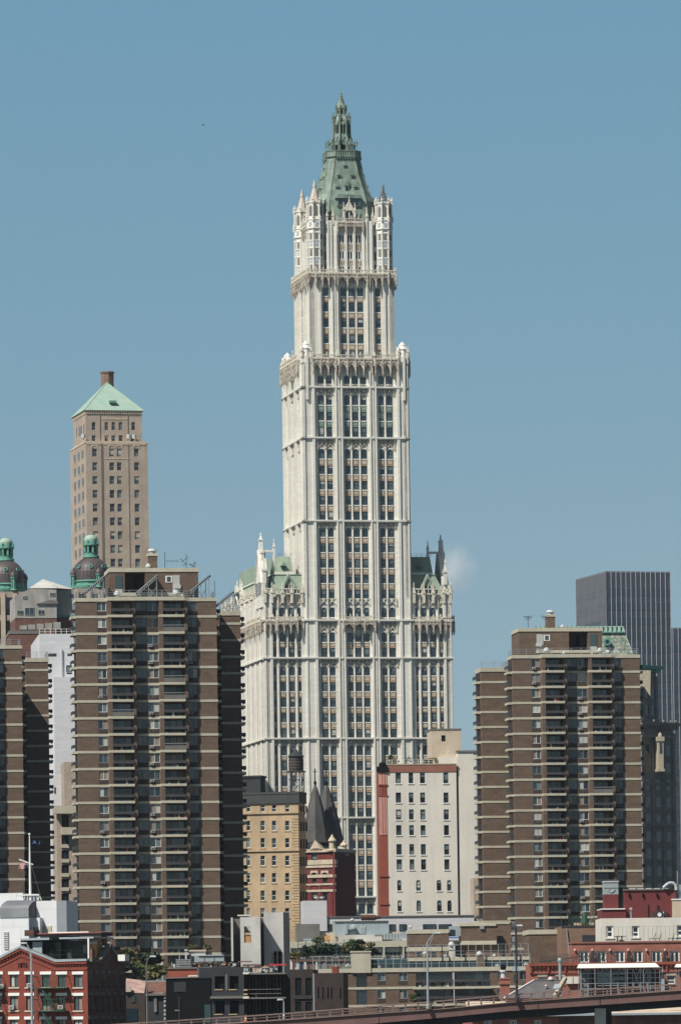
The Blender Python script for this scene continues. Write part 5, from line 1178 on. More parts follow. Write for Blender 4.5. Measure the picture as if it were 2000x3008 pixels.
for i in range(7): bx(mb, b, c2, 1020 + i * 28, 575 + (i % 2) * 4, 1044 + i * 28, 632, 1.2, 2.4)
bx(mb, b, c2, 1185, 560, 1250, 625, 1.0, 2.2, 'bluem'); bx(mb, b, c2, 1190, 625, 1255, 638, .9, 2.4, 'lmetal'); bx(mb, b, c2, 940, 578, 1030, 592, 1.4, 2.2, 'bluem'); mb.build('duct', b.o)
mb = MB('ply'); bx(mb, b, c2, 480, 598, 530, 650, 1.3, 1.5); mb.build('plywood_door', b.o)
b.done()
v = vent(T3, 1700, .8, 0, 'low round vent on the blue-grey mechanical house roof', .9); v.scale = (.34 * v.scale[0] / .6,) * 3; v.location = local(b, Q(b, c2, 735, 466, 4)[0], 4, Q(b, c2, 735, 466, 4)[1]-.1)

# long apartment terrace in the foreground
b = Bd('terrace_apartments', 'long low brown brick apartment terrace with railed roof gardens behind the ramp', 'apartment building', 918, 2850, 850, 2); ZZ = lambda f, y, ly=0: Q(b, f, 900, y, ly)[1]
X_ = lambda f, x, ly=0: Q(b, f, x, 900, ly)[0]
mb = MB('brick'); holes = []
def hw_(f, x0, y0, x1, y1, fr='metal', gl=None, mull=1, ly=0, curt=.6):
    u0, z1 = Q(b, f, x0, y0, ly); u1, z0 = Q(b, f, x1, y1, ly); holes.append((u0, u1, z0, z1)); b.part('window', win(u0, u1, z0, z1, ly + .22, fr, gl or ['g0', 'g1', 'g2', 'curt'], mull=mull, fw=.07, curt=curt))
u0, u1 = X_(c2, 655), X_(c3, 1112); H = ZZ(c2, 935)
for x0, x1 in ((967, 1042), (1165, 1245)):
    for y0, y1 in ((937, 1012), (1093, 1175), (1255, 1330)): hw_(c2, x0, y0, x1, y1)
for y0, y1 in ((960, 1015), (1095, 1180), (1262, 1325)): hw_(c2, 657, y0, 690, y1)
for x0, x1 in ((775, 872),):
    for y0, y1 in ((937, 1070), (1093, 1235)): hw_(c2, x0, y0, x1, y1, 'dgrey', ['g0', 'g1'], 1, curt=0)
for x0, x1 in ((68, 400), (415, 750)):
    for y0, y1 in ((925, 1060), (1085, 1200)): hw_(c3, x0, y0, x1, y1, 'dgrey', ['g0', 'g0', 'g1', 'g0'], 4, curt=0)
for x0, x1 in ((820, 850), (1022, 1098)):
    for y0, y1 in ((922, 1003), (1095, 1170)): hw_(c3, x0, y0, x1, y1)
wall(mb, u0, u1, 0, H, 0, holes, .25); mb.quad((u0, 0, 0), (u0, 12, 0), (u0, 12, H), (u0, 0, H)); mb.quad((u1, 0, 0), (u1, 12, 0), (u1, 12, H), (u1, 0, H)); mb.quad((u0, 12, 0), (u1, 12, 0), (u1, 12, H), (u0, 12, H)); mb.quad((u0, 0, H), (u1, 0, H), (u1, 12, H), (u0, 12, H), 'mgrey')
for y0, y1 in ((1015, 1048), (1178, 1212)):
    for x0, x1 in ((967, 1042), (1165, 1245)): bx(mb, b, c2, x0, y0, x1, y1, -.03, .05, 'dbrick')
mb.build('wall', b.o)
mb = MB('cream')
for y0, y1 in ((1070, 1092), (1233, 1255)): mb.box(u0, X_(c3, 65), -.08, .02, ZZ(c2, y1), ZZ(c2, y0))
mb.box(X_(c2, 370), X_(c3, 1120), -.15, 3, H, ZZ(c2, 897))
mb.box(X_(c3, 755), u1, -.08, .02, ZZ(c3, 1078), ZZ(c3, 1056)); mb.build('concrete_band', b.o)
def fb(m_, y=0):
    m_.box(X_(c3, 40), X_(c3, 757), -2.2, 0, ZZ(c3, y + 22), ZZ(c3, y)); m_.box(X_(c3, 60), X_(c3, 745), -2.15, -2.08, ZZ(c3, y - 40), ZZ(c3, y - 68), 'rail')
    for i in range(14): u = X_(c3, 60) + (X_(c3, 745) - X_(c3, 60)) * i / 13; m_.box(u - .03, u + .03, -2.15, -2.09, ZZ(c3, y), ZZ(c3, y - 45), 'black')
    m_.box(X_(c3, 405), X_(c3, 412), -2.2, 0, ZZ(c3, y), ZZ(c3, y - 130), 'lmetal')
    R2_ = random.Random(y)
    for i in range(22): u = R2_.uniform(X_(c3, 70), X_(c3, 730)); m_.box(u, u + R2_.uniform(.1, .5), -1.9, -1.5, ZZ(c3, y), ZZ(c3, y) + R2_.uniform(.2, 1.1), R2_.choice(['leaf', 'leafd', 'mgrey', 'lmetal', 'curt', 'dgrey', 'leafd']))
b.part('balcony', lambda m_: (setattr(m_, 'd', 'cream'), fb(m_, 1060))); b.part('balcony', lambda m_: (setattr(m_, 'd', 'cream'), fb(m_, 1215)))
# upper set-back storey with roof terraces
z1_, z0_ = ZZ(c3, 790, 3), ZZ(c3, 900, 3)
mb = MB('brick'); xa, xb = X_(c2, 905, 3), X_(c3, 1108, 3); mb.box(xa, xb, 3.2, 13, H, ZZ(c3, 820, 3)); mb.box(X_(c3, -10, 3), xb + .1, 3, 13, ZZ(c3, 820, 3), z1_, 'cream'); mb.box(xa, X_(c3, -10, 3), 3, 13, ZZ(c3, 835, 3), ZZ(c3, 795, 3), 'teal')
mb.box(X_(c2, 245, 3), X_(c2, 735, 3), 3, 13, ZZ(c2, 832, 3), ZZ(c2, 797, 3), 'teal'); mb.box(X_(c2, 245, 3), X_(c2, 735, 3), 3.2, 13, H, ZZ(c2, 832, 3), 'mgrey')
for i in range(19): u = xa + .5 + (xb - xa - 1) * i / 19; mb.box(u, u + 1.3, 3.1, 3.22, z0_ - .3, ZZ(c3, 828, 3), 'g1' if i % 3 else 'g2')
mb.build('upper_storey', b.o)
mb = MB('cream'); bx(mb, b, c2, 728, 742, 905, 940, -.3, 3); bx(mb, b, c2, 722, 738, 911, 752, -.4, 3.1); bx(mb, b, c3, 630, 790, 690, 885, 2, 3, 'brick'); mb.build('stair_tower', b.o)
mb = MB('brick'); y5 = 6
bx(mb, b, c3, -140 + 140, 560, 370, 695, y5, 12); mb.box(X_(c3, -2, y5), X_(c3, 372, y5), y5 - .1, 12, ZZ(c3, 567, y5), ZZ(c3, 530, y5), 'cream'); mb.box(X_(c3, -2, y5), X_(c3, 370, y5), y5 - .1, 12, ZZ(c3, 728, y5), ZZ(c3, 693, y5), 'cream'); bx(mb, b, c3, 0, 728, 370, 800, y5, 12)
bx(mb, b, c3, 482, 500, 940, 800, y5 + 1, 14); mb.box(X_(c3, 480, y5), X_(c3, 815, y5), y5 + .8, 14, ZZ(c3, 502, y5), ZZ(c3, 472, y5), 'cream'); mb.box(X_(c3, 480, y5), X_(c3, 815, y5), y5 + .4, 14, ZZ(c3, 676, y5), ZZ(c3, 640, y5), 'cream')
mb.box(X_(c3, 815, y5), X_(c3, 940, y5), y5 + .9, 14, ZZ(c3, 487, y5), ZZ(c3, 472, y5), 'cream')
bx(mb, b, c3, 375, 510, 480, 600, y5 + 2, 10, 'bluem'); bx(mb, b, c3, 380, 540, 425, 598, y5 + 1.9, y5 + 2, 'g0'); bx(mb, b, c3, 372, 640, 465, 680, y5 + 1, 10, 'cream'); bx(mb, b, c3, 372, 608, 462, 618, y5, y5 + 1, 'bluet')
bx(mb, b, c3, 430, 685, 480, 790, y5 + .3, y5 + 1.2, 'black'); bx(mb, b, c3, 815, 598, 868, 675, y5 + .3, y5 + 1, 'black')
for x in (60, 200): bx(mb, b, c3, x, 728, x + 45, 785, y5 - .04, y5, 'g1')
bx(mb, b, c3, 655, 503, 695, 535, y5 + .7, y5 + 1, 'metal')
mb.build('roof_penthouse', b.o)
mb = MB('dgrey')
for i in range(10): z_ = ZZ(c3, 675 + i * 10, y5); mb.box(X_(c3, 835, y5), X_(c3, 872, y5), y5 + .4, y5 + .5, z_ - .06, z_ + .06)
for x in (832, 870): mb.bar((X_(c3, x, y5), y5 + .4, ZZ(c3, 775, y5)), (X_(c3, x, y5), y5 + .4, ZZ(c3, 660, y5)), .06)
mb.build('ladder', b.o)
mb = MB('metal'); zf = ZZ(c2, 897); railing(mb, [(X_(c2, 375), .1, zf), (X_(c2, 730), .1, zf)], 2.0 * .95, .9, 'metal', .045, 2); railing(mb, [(X_(c2, 905), .1, zf), (X_(c3, 1118), .1, zf)], 1.9, 1.1, 'metal', .045, 2)
railing(mb, [(X_(c3, 0, 3), 3.1, z1_), (X_(c3, 1105, 3), 3.1, z1_)], 1.9, 1.1, 'metal', .04, 1); 
for f, x, y in ((c2, 622, 700), (c2, 665, 695), (c2, 1176, 690), (c3, 310, 690), (c3, 522, 690), (c3, 375, 775), (c3, 713, 775), (c3, 1028, 765)): mb.bar((X_(f, x, 3), 2.9, ZZ(f, y, 3)), (X_(f, x, 3), 2.9, ZZ(f, y, 3) - 2.2), .09, 'black')
mb.build('railing', b.o); b.done(); TA = b
mb = MB('teal')
t = thing('roof_garden_fence', 'dark teal mesh fence around the planted roof terrace', 'fence', local(b, X_(c2, 240, 4), 4.2, ZZ(c2, 800, 4)), b.th)
m_ = MB('dgrey'); W_ = X_(c2, 735, 4) - X_(c2, 240, 4); railing(m_, [(0, 0, 0), (W_, 0, 0)], 2.7, 1.0, 'teal', .05, 4); m_.build('mesh', t)
def shrub(f, x, y0, y1, w_, ly, n, mats, label, base=TA, group=None, zb=None, kind='potted_shrub', cat='shrub', sz=.22):
    u, z1 = Q(base, f, x, y0, ly); z0 = Q(base, f, x, y1, ly)[1]; t = thing(kind, label, cat, local(base, u, ly, z0), 0, group); h = z1 - z0
    m_ = MB('leaf'); leaves(m_, 0, 0, h * .58, w_, w_ * .8, h * .48, n, mats, sz, 12, random.Random(int(x * 7 + y0))); m_.build('foliage', t)
    m_ = MB('bark'); m_.bar((0, 0, 0), (0, 0, h * .45), .1); 
    for a in (0, 2.1, 4.2): m_.bar((0, 0, h * .3), (math.cos(a) * w_ * .5, math.sin(a) * w_ * .4, h * .65), .05)
    m_.build('trunk', t); return t
gg = 'shrubs on the planted roof terrace'
shrub(c2, 335, 650, 820, 2.0, 5, 900, ['leafd', 'leafd', 'leaf'], 'pointed dark green shrub at the left of the planted terrace', group=gg)
shrub(c2, 465, 625, 830, 2.9, 5.5, 1500, ['leafd', 'leafd', 'leaf'], 'biggest dark green bush of the planted terrace, left of centre', group=gg)
shrub(c2, 575, 680, 800, 1.2, 5, 350, ['leafd', 'leaf'], 'small thin bush between the two big ones on the planted terrace', group=gg)
shrub(c2, 720, 635, 780, 2.4, 5.5, 1100, ['leafo', 'leafo', 'leaf'], 'yellowish bush on the planted terrace left of the dark pointed one', group=gg)
shrub(c2, 822, 630, 760, 1.9, 4.5, 900, ['leafd', 'leafd', 'leafo'], 'dark bush standing behind the cream stair tower', group=gg)
shrub(c2, 925, 700, 790, .9, 5, 260, ['leafd', 'leaf'], 'little dark bush right of the cream stair tower', group=gg)
shrub(c2, 200, 750, 840, 1.6, 4, 500, ['leaf', 'leafo'], 'green bush at the left end of the planted terrace beside the concrete core', group=gg)
shrub(c3, 70, 1120, 1215, 1.2, -1, 350, ['leafd', 'leaf'], 'dark bush growing over the ramp railing at the left of the terrace balcony')
for f, x, y, ly, sc, lab in ((c2, 700, 890, .9, 1.3, 'white vent left of the cream stair tower'), (c2, 983, 890, .9, .9, 'slim white vent right of the cream stair tower'), (c3, 147, 768, 5, 1.1, 'white vent on the upper terrace near the left penthouse'), (c3, 335, 785, 4, .8, 'low vent on the upper terrace between penthouses'), (c3, 652, 790, 3.2, 1.6, 'largest mushroom vent on the upper terrace edge'), (c3, 790, 780, 3.3, .8, 'slim vent right of the mushroom vent on the upper terrace'),
    (c3, 815, 880, .9, 1.0, 'white vent on the lower terrace right of the brick flue'), (c3, 1085, 875, .9, 1.2, 'white vent at the right end of the lower terrace'), (c3, 395, 700, 4, 1.6, 'wide flat vent beside the dark doorway of the upper terrace'), (c2, 1270, 520, 7, .9, 'round vent on top of the left penthouse fascia')):
    v = vent(T3, 1700, .8, 0, lab, sc); u, z = Q(TA, f, x, y, ly); v.scale = (.34 * v.scale[0] / .6,) * 3; v.location = local(TA, u, ly, z - .3)
t = thing('orange_barrier', 'row of red and white clutter stored on the roof left of the terrace railing', 'clutter', local(TA, X_(c2, 185), .8, ZZ(c2, 900)), TA.th)
m_ = MB('orange')
for i in range(14): m_.box(i * .55 * 1.05, i * .55 + .42, 0, .3, 0, .9 + .3 * (i % 3 == 0), ['rbrick', 'lmetal', 'navy', 'lmetal', 'rust'][i % 5])
m_.box(0, 8.5, -.05, .4, 1.2, 1.5, 'rbrick'); m_.box(0, 12, .1, .2, 1.9, 2.0, 'rust'); m_.build('boxes', t)
# brown wall and brick party wall, right of the terrace
b = block('brown_brick_wall_building', 'blank stained brown brick block with cream coping right of the terrace', 'building', c4(168, 0)[0], c4(470, 0)[0], c4(0, 545)[1], 870, 10, 'brick', 3, par=.65); b.done()
b = block('party_wall_building', 'grey-red brick party wall with a drainpipe beside the white rooftop house', 'building', c4(470, 0)[0], c4(836, 0)[0], c4(0, 510)[1], 862, 12, 'rbrick2' if False else 'brick2', 3)
mb = MB('metal'); p = Q(b, c4, 512, 530); q = Q(b, c4, 540, 800); mb.bar((p[0], -.15, p[1]), (q[0], -.15, q[1]), .12); mb.box(-.05, b.W, -.06, .3, b.H - .2, b.H + .12, 'dgrey'); bx(mb, b, c4, 660, 590, 832, 650, -.5, 0, 'dgrey'); mb.build('drainpipe', b.o)
rl = MB('fescape'); railing(rl, [(0, .2, b.H), (b.W, .2, b.H)], 1.6, .5, 'fescape', .035, 2); rl.build('railing', b.o); b.done(); PW = b
t = thing('closed_parasol', 'closed dark green parasol on the roof deck between apartment slab and red house', 'parasol', local(b, Q(b, c4, 680, 500, 3)[0], 3, b.H), 0)
m_ = MB('fescape'); h_ = Q(b, c4, 680, 375, 3)[1] - b.H; m_.lathe(0, 0, [(.75, h_ * .18), (.6, h_ * .4), (.35, h_ * .75), (.05, h_)], 8); m_.build('canopy', t); m_ = MB('bark'); m_.bar((0, 0, 0), (0, 0, h_ * .3), .05); m_.box(-1.6, 1.4, -.3, .3, 0, .6, 'timber'); m_.build('stand', t)
# white roof house with red plant rooms
WN = [c4(880, 506, 945, 614), c4(1116, 506, 1184, 610), c4(1528, 500, 1600, 600)]
b = block('white_rooftop_house', 'white rendered rooftop house with crimson plant room and cooling tower', 'house', c4(834, 0)[0], 2060, c4(0, 437)[1], 840, 9, 'white', 3, WN, 'wpaint', ['g0', 'g1'], sills='wpaint', fw=.22)
mb = MB('redw'); bx(mb, b, c4, 838, 350, 1060, 437, 1.5, 8); bx(mb, b, c4, 835, 346, 1055, 356, 1.3, 8, 'wpaint'); bx(mb, b, c4, 1045, 178, 1520, 437, 2, 9); bx(mb, b, c4, 1040, 168, 1526, 180, 1.8, 9.2, 'mgrey')
bx(mb, b, c4, 862, 215, 990, 350, 2.4, 5); bx(mb, b, c4, 860, 100, 990, 216, 2.4, 5, 'bluem'); bx(mb, b, c4, 856, 92, 996, 104, 2.3, 5.1, 'lmetal'); bx(mb, b, c4, 860, 154, 990, 159, 2.35, 2.4, 'mgrey'); bx(mb, b, c4, 990, 150, 1050, 345, 3, 5, 'dgrey')
for x in (893, 943): p0 = Q(b, c4, x, 168, 2.35); p1 = Q(b, c4, x + 20, 168, 2.35); mb.bar((p0[0], 2.34, p0[1]), (p1[0], 2.34, p1[1] - (.0)), .05, 'lmetal')
p0 = Q(b, c4, 893, 175, 2.3); p1 = Q(b, c4, 925, 195, 2.3); p2 = Q(b, c4, 957, 175, 2.3); mb.bar((p0[0], 2.34, p0[1]), (p1[0], 2.34, p1[1]), .08, 'lmetal'); mb.bar((p1[0], 2.34, p1[1]), (p2[0], 2.34, p2[1]), .08, 'lmetal')
for x in (1092, 1218, 1348): bx(mb, b, c4, x - 6, 205, x + 8, 240, 1.75, 2, 'black')
for x, y in ((1260, 300), (1345, 310), (1357, 310)): bx(mb, b, c4, x, y, x + 5, 437, 1.8, 1.95, 'dbrick')
bx(mb, b, c4, 1100, 350, 1112, 437, .8, 1.0, 'metal'); bx(mb, b, c4, 1095, 338, 1118, 356, .7, 1.1, 'lmetal'); bx(mb, b, c4, 1305, 375, 1440, 437, 1.6, 1.95, 'dbrick')
bx(mb, b, c4, 1490, 262, 1620, 437, 1.2, 8, 'tanl'); bx(mb, b, c4, 1484, 256, 1620, 268, 1.1, 8, 'wpaint'); mb.build('plant_room', b.o)
mb = MB('wpaint'); bx(mb, b, c4, 1344, 377, 1410, 430, .5, 1.3); p = Q(b, c4, 1370, 402, .45); mb.M = Matrix.Translation((p[0], .48, p[1])) @ Matrix.Rotation(rad(90), 4, 'X'); mb.lathe(0, 0, [(.62, 0), (.62, .06)], 14, 'dgrey'); mb.lathe(0, 0, [(.3, 0), (.3, .09)], 12, 'wpaint'); mb.build('air_conditioner', b.o)
mb = MB('lmetal'); pp = [Q(b, c4, x, y, 1.5) for x, y in ((1405, 155), (1425, 135), (1450, 115), (1480, 108), (1505, 115), (1522, 140), (1525, 175))]
for p, q in zip(pp, pp[1:]): mb.bar((p[0], 1.5, p[1]), (q[0], 1.5, q[1]), .22, None, 8)
bx(mb, b, c4, 1552, 125, 1580, 255, 2, 2.8, 'metal'); bx(mb, b, c4, 1530, 0, 1538, 125, 2, 2.15, 'metal')
for i in range(5): bx(mb, b, c4, 1095 + i * 75, 158, 1150 + i * 75, 170, 2.5, 3.5, 'lmetal')
mb.build('flue_pipe', b.o); mb = MB('dgrey'); railing(mb, [(Q(b, c4, 834, 650, -2)[0], -2, Q(b, c4, 834, 656, -2)[1]), (Q(b, c4, 1620, 650, -2)[0], -2, Q(b, c4, 834, 656, -2)[1])], 2.2, .6, 'dgrey', .014, 0); mb.build('railing', b.o); b.done(); WH = b
for x, lab, col in ((1003, 'dark round table on the roof deck below the white rooftop house', 't'), (1300, 'folding deck chair left of the white post on the roof deck', 'c'), (1352, 'dark folded chair by the middle post of the roof deck', 'c'), (1470, 'left one of two grey chairs at the right end of the roof deck', 'c'), (1512, 'right one of two dark chairs at the right end of the roof deck', 'c')):
    u, z = Q(WH, c4, x, 652, -1.2); t = thing('patio_table' if col == 't' else 'patio_chair', lab, 'table' if col == 't' else 'chair', local(WH, u, -1.2, z), 0); m_ = MB('dgrey')
    if col == 't':
        m_.lathe(0, 0, [(.95, .75), (.95, .82)], 14); m_.build('table_top', t); m_ = MB('dgrey'); [m_.bar((.5 * math.cos(a), .5 * math.sin(a), 0), (.5 * math.cos(a + .5), .5 * math.sin(a + .5), .75), .05) for a in (.5, 2, 3.6, 5.1)]; m_.build('leg', t)
    else:
        m_.box(-.35, .35, -.3, .3, .45, .52); m_.build('seat', t); m_ = MB('mgrey'); m_.prism([(.3, .5), (.4, .5), (.62, 1.25), (.52, 1.25)], -.3, .3); m_.build('backrest', t); m_ = MB('black'); [m_.bar((x_, y_, 0), (x_ * .8, y_, .45), .03) for x_ in (-.35, .35) for y_ in (-.28, .28)]; m_.build('leg', t)
# red row with french doors
wl = [c4(a, 737, d_, 846) for a, d_ in ((629, 722), (786, 881), (956, 1052), (1122, 1218), (1293, 1389), (1463, 1557), (1640, 1735))]
b = block('salmon_brick_row', 'salmon brick upper storey with a row of white french doors', 'building', c4(560, 0)[0], 2070, c4(0, 662)[1], 828, 4, 'brickp', 3, wl, 'wpaint', ['g0', 'g1'], mull=1, fw=.2)
mb = MB('wpaint')
for x in (590, 750, 912, 1082, 1250, 1420): p = Q(b, c4, x, 730); mb.lathe(p[0], -.2, [(.08, p[1] - .2), (.17, p[1] - .1), (.17, p[1] + .12), (.08, p[1] + .2)], 8, 'tanl'); mb.build('wall_lamp', b.o); mb = MB('wpaint')
mb = MB('red2'); mb.box(-.1, b.W, -.15, 4, b.H - .12, b.H + .12); z_ = Q(b, c4, 700, 852)[1]; railing(mb, [(0, -1.4, z_), (b.W, -1.4, z_)], 1.0, .5, 'dgrey', .03, 1); mb.box(-1, b.W, -1.6, 0, z_ - .3, z_, 'dgrey'); mb.build('balcony', b.o)
for x in (735, 1068, 1400): q = Q(b, c4, x, 845, -.5); q2 = Q(b, c4, x + 40, 800, -.5); mb = MB('dbrick'); mb.box(q[0], q2[0], -.7, -.3, q[1], q2[1]); mb.box(q[0] + .1, q2[0] - .1, -.7, -.5, q2[1], q2[1] + .9); mb.build('wall_cabinet', b.o)
b.done()
wl = [c4(255, 975, 328, 1040), c4(420, 972, 490, 1040), c4(1440, 965, 1515, 1040)]
b = block('red_cornice_row', 'bright red brick row with corbelled cornice behind the scaffold', 'building', c4(180, 0)[0], 2070, c4(0, 858)[1], 812, 8, 'brickp', 3, wl, 'wpaint', ['g1', 'g2'], sills='trim', lint=.55, fw=.12)
mb = MB('rpaint'); mb.box(-.2, b.W, -.4, .1, b.H - .3, b.H + .1); mb.box(-.1, b.W, -.2, .1, b.H - 1.4, b.H - 1.25)
for i in range(40): mb.box(i * .6, i * .6 + .2, -.3, .05, b.H - 1.3 if i % 4 == 0 else b.H - .6, b.H - .3)

bx(mb, b, c4, 640, 895, 1370, 1060, -.1, .05, 'rbrick'); mb.build('cornice', b.o)
mb = MB('dgrey'); p = Q(b, c4, 270, 850, -.2); 
for i in range(34): mb.bar((p[0] + i * .32, 1.5, b.H), (p[0] + i * .32 + .6, 1.5, b.H + 1.2 + .5 * (i / 34)), .05); 
mb.bar((p[0], 1.5, b.H + .3), (p[0] + 11.5, 1.5, b.H + 1.6), .08); mb.build('roof_fence', b.o)
bx_ = MB('white'); bx(bx_, b, c4, 515, 975, 630, 1040, -.6, 0); bx(bx_, b, c4, 570, 975, 574, 1040, -.65, -.6, 'mgrey'); bx_.build('panel', b.o); b.done()
for (xa, xb, lab) in ((612, 1370, 'long white canvas awning over the scaffold on the red row'), (1512, 1640, 'white canvas awning at the right edge of the red row')):
    u0, z1 = Q(b, c4, xa, 856, -1.5); u1, z0 = Q(b, c4, xb, 884, -3); t = thing('awning', lab, 'awning', local(b, u0, 0, z0), b.th); m_ = MB('wpaint'); W_ = u1 - u0; h = z1 - z0
    m_.add([(0, -3.2, 0), (W_, -3.2, 0), (W_ - .3, -.6, h), (.3, -.6, h)], [(0, 1, 2, 3)]); m_.add([(0, -3.2, 0), (.3, -.6, h), (0, -.6, 0)], [(0, 1, 2)]); m_.add([(W_, -3.2, 0), (W_ - .3, -.6, h), (W_, -.6, 0)], [(0, 1, 2)]); m_.box(0, W_, -3.2, -3.17, -.06, 0)
    m_.build('canvas', t); m_ = MB('metal')
    for i in range(6): m_.bar((W_ * i / 5, -3.1, -.3), (W_ * i / 5, -3.1, -4.5), .045)
    m_.build('post', t)
u0, zt_ = Q(b, c4, 640, 900, -2); u1, zb_ = Q(b, c4, 1400, 1075, -2); t = thing('scaffold', 'steel scaffold with rows of grey condenser units under the white awning', 'scaffold', local(b, u0, -2, 0), b.th)
m_ = MB('metal'); W_ = u1 - u0
for i in range(12): m_.bar((W_ * i / 11, 0, 0), (W_ * i / 11, 0, zt_), .07, 'bluem' if i % 2 else 'metal')
for k in range(5): z_ = zb_ + (zt_ - zb_) * k / 4; m_.bar((0, 0, z_), (W_, 0, z_), .06); 
for i in range(7, 9): m_.bar((W_ * i / 11, .1, zb_), (W_ * (i + 1) / 11, .1, zt_), .07); m_.bar((W_ * (i + 1) / 11, .1, zb_), (W_ * i / 11, .1, zt_), .07)
m_.build('frame', t)
for k in range(3):
    for i in range(14): m_ = MB('bluem'); x = W_ * .21 + i * .31; z_ = zb_ + .5 + k * .78; m_.box(x, x + .24, .2, .7, z_, z_ + .42); m_.box(x + .08, x + .16, .15, .2, z_, z_ + .42, 'g0'); m_.box(x, x + .31, .1, .8, z_ - .14, z_ - .04, 'lmetal'); m_.build('condenser_unit', t)
m_ = MB('teal'); m_.box(.2, 1.6, .3, 1.5, 0, zt_ - .3, 'stone'); m_.prism([(2.4, zb_ + .8), (5, zb_ + .4), (4.6, zb_ + 2.2), (2.4, zb_ + 2.6)], .3, .5, 'concl'); m_.box(W_ * .83, W_ * .86, .2, .6, 0, zt_, 'bluem'); m_.box(W_ * .98, W_ * 1.02, -.3, .6, 0, zt_ - 1, 'bluem'); m_.build('duct', t)
# grey hipped roof and brick chimney
b = Bd('hipped_roof_house', 'low house with grey shingle hipped roof just above the ramp railing', 'house', c4(0, 0)[0], c4(0, 1100)[1], 775, 0)
P = lambda x, y, ly=0: b.hit(*c4(x, y), ly); mb = MB('lroof'); zr_ = P(225, 1008)[1]
pl = [(P(-60, 1175)[0], 0, P(-60, 1175)[1]), (P(470, 1175)[0], 0, P(-60, 1175)[1]), (P(490, 1003)[0], 4, zr_), (P(225, 1008)[0], 4, zr_)]
mb.add(pl + [(pl[0][0], 12, pl[0][2]), (pl[1][0], 12, pl[0][2]), (pl[2][0], 8, zr_), (pl[3][0], 8, zr_)], [(0, 1, 2, 3), (3, 2, 6, 7), (0, 3, 7, 4), (4, 7, 6, 5), (1, 5, 6, 2)])
mb.bar(Vector(pl[0]) + Vector((0, -.1, .05)), Vector(pl[3]) + Vector((0, -.1, .05)), .16, 'wpaint'); mb.bar(Vector(pl[3]) + Vector((0, -.1, .05)), Vector(pl[2]) + Vector((0, -.1, .05)), .1, 'mgrey')
mb.bar(Vector(pl[1]) + Vector((-1, -.2, .1)), (P(512, 985)[0], 3.5, P(512, 985)[1]), .35, 'tan'); mb.build('roof', b.o)
mb = MB('brickp'); mb.box(pl[0][0] + .3, pl[1][0] - .3, .3, 11.7, 0, pl[0][2]); mb.build('wall', b.o)
mb = MB('metal'); u0, z1 = P(385, 1040, 1.8); u1, z0 = P(460, 1082, 1); mb.add([(u0, .8, z0), (u1 - .2, .8, z0), (u1, 2.2, z1), (u0 + .3, 2.2, z1), (u0, .9, z0 - .3), (u1 - .2, .9, z0 - .3)], [(0, 1, 2, 3), (0, 1, 5, 4)], 'bluem'); mb.build('skylight', b.o)
b.done()
for f, x, y, ly, sc, lab in ((c4, 368, 1010, 4, 1.2, 'shiny round vent on the grey hipped roof ridge'), (c4, 325, 1055, 2, .6, 'small round vent low on the grey hipped roof')):
    v = vent(T3, 1700, .8, 0, lab, sc); u, z = Q(b, f, x, y, ly); v.scale = (.34 * v.scale[0] / .6,) * 3; v.location = local(b, u, ly, z - .3)
t = thing('flue', 'tall thin metal flue behind the grey hipped roof ridge', 'flue', local(b, P(455, 1000, 6)[0], 6, P(455, 1000, 6)[1] - 1), 0); m_ = MB('metal'); h = 5; m_.lathe(0, 0, [(.22, 0), (.22, 3.4), (.34, 3.4), (.34, 3.7), (.2, 3.9)], 10); m_.build('pipe', t)
b = Bd('brick_chimney', 'freestanding orange brick chimney behind the ramp railing', 'chimney', c3(848, 0)[0], c3(0, 985)[1], 790, 3); W_ = Q(b, c3, 930, 985)[0]; H = Q(b, c3, 848, 985)[1]
mb = MB('brickp'); mb.box(0, W_, 0, 1.6, 0, H - .2); mb.box(-.15, W_ + .15, -.15, 1.75, H - .9, H - .6); mb.box(-.1, W_ + .1, -.1, 1.7, H - .2, H); mb.build('stack', b.o)
mb = MB('lmetal'); mb.lathe(W_ * .35, .8, [(.35, H), (.3, H + .7), (.5, H + .8), (.5, H + 1.0), (.25, H + 1.1)], 10); mb.lathe(W_ * .35, .8, [(.3, H + 1.1), (.42, H + 1.4), (.3, H + 1.8)], 10, 'black'); mb.build('chimney_cowl', b.o)
# brick building seen under the ramp
wl = [c4(-50 + i * 240 + 0, 1378, -50 + i * 240 + 58, 1450) for i in range(2)] + [c3(692, 1375, 766, 1450), c3(925, 1375, 998, 1450), c3(1156, 1375, 1226, 1450)]
b = block('underpass_brick_building', 'salmon brick building with small paned windows seen below the ramp', 'building', c3(545, 0)[0], 2070, c3(0, 1355)[1] - 14, 792 - 20, 10, 'brickp', 3, [c3(692, 1375, 766, 1450), c3(925, 1375, 998, 1450), c3(1156, 1375, 1226, 1450)], 'wpaint', ['g0'], mull=2, fw=.16)
mb = MB('roofp'); mb.add([(0, -.6, b.H - .3), (b.W, -.6, b.H - .3), (b.W, 4, b.H + 1.6), (0, 4, b.H + 1.6)], [(0, 1, 2, 3)], 'tanl'); mb.box(0, b.W, -.8, -.55, b.H - .55, b.H - .25, 'bluem'); 
bx(mb, b, c4, 440, 1340, 800, 1480, -.1, -.02, 'rbrick'); bx(mb, b, c4, 970, 1340, 1700, 1480, -.1, -.02, 'rbrick'); mb.build('roof', b.o); b.done()  # duller brick sheets put shade into the colour of the right-hand wall

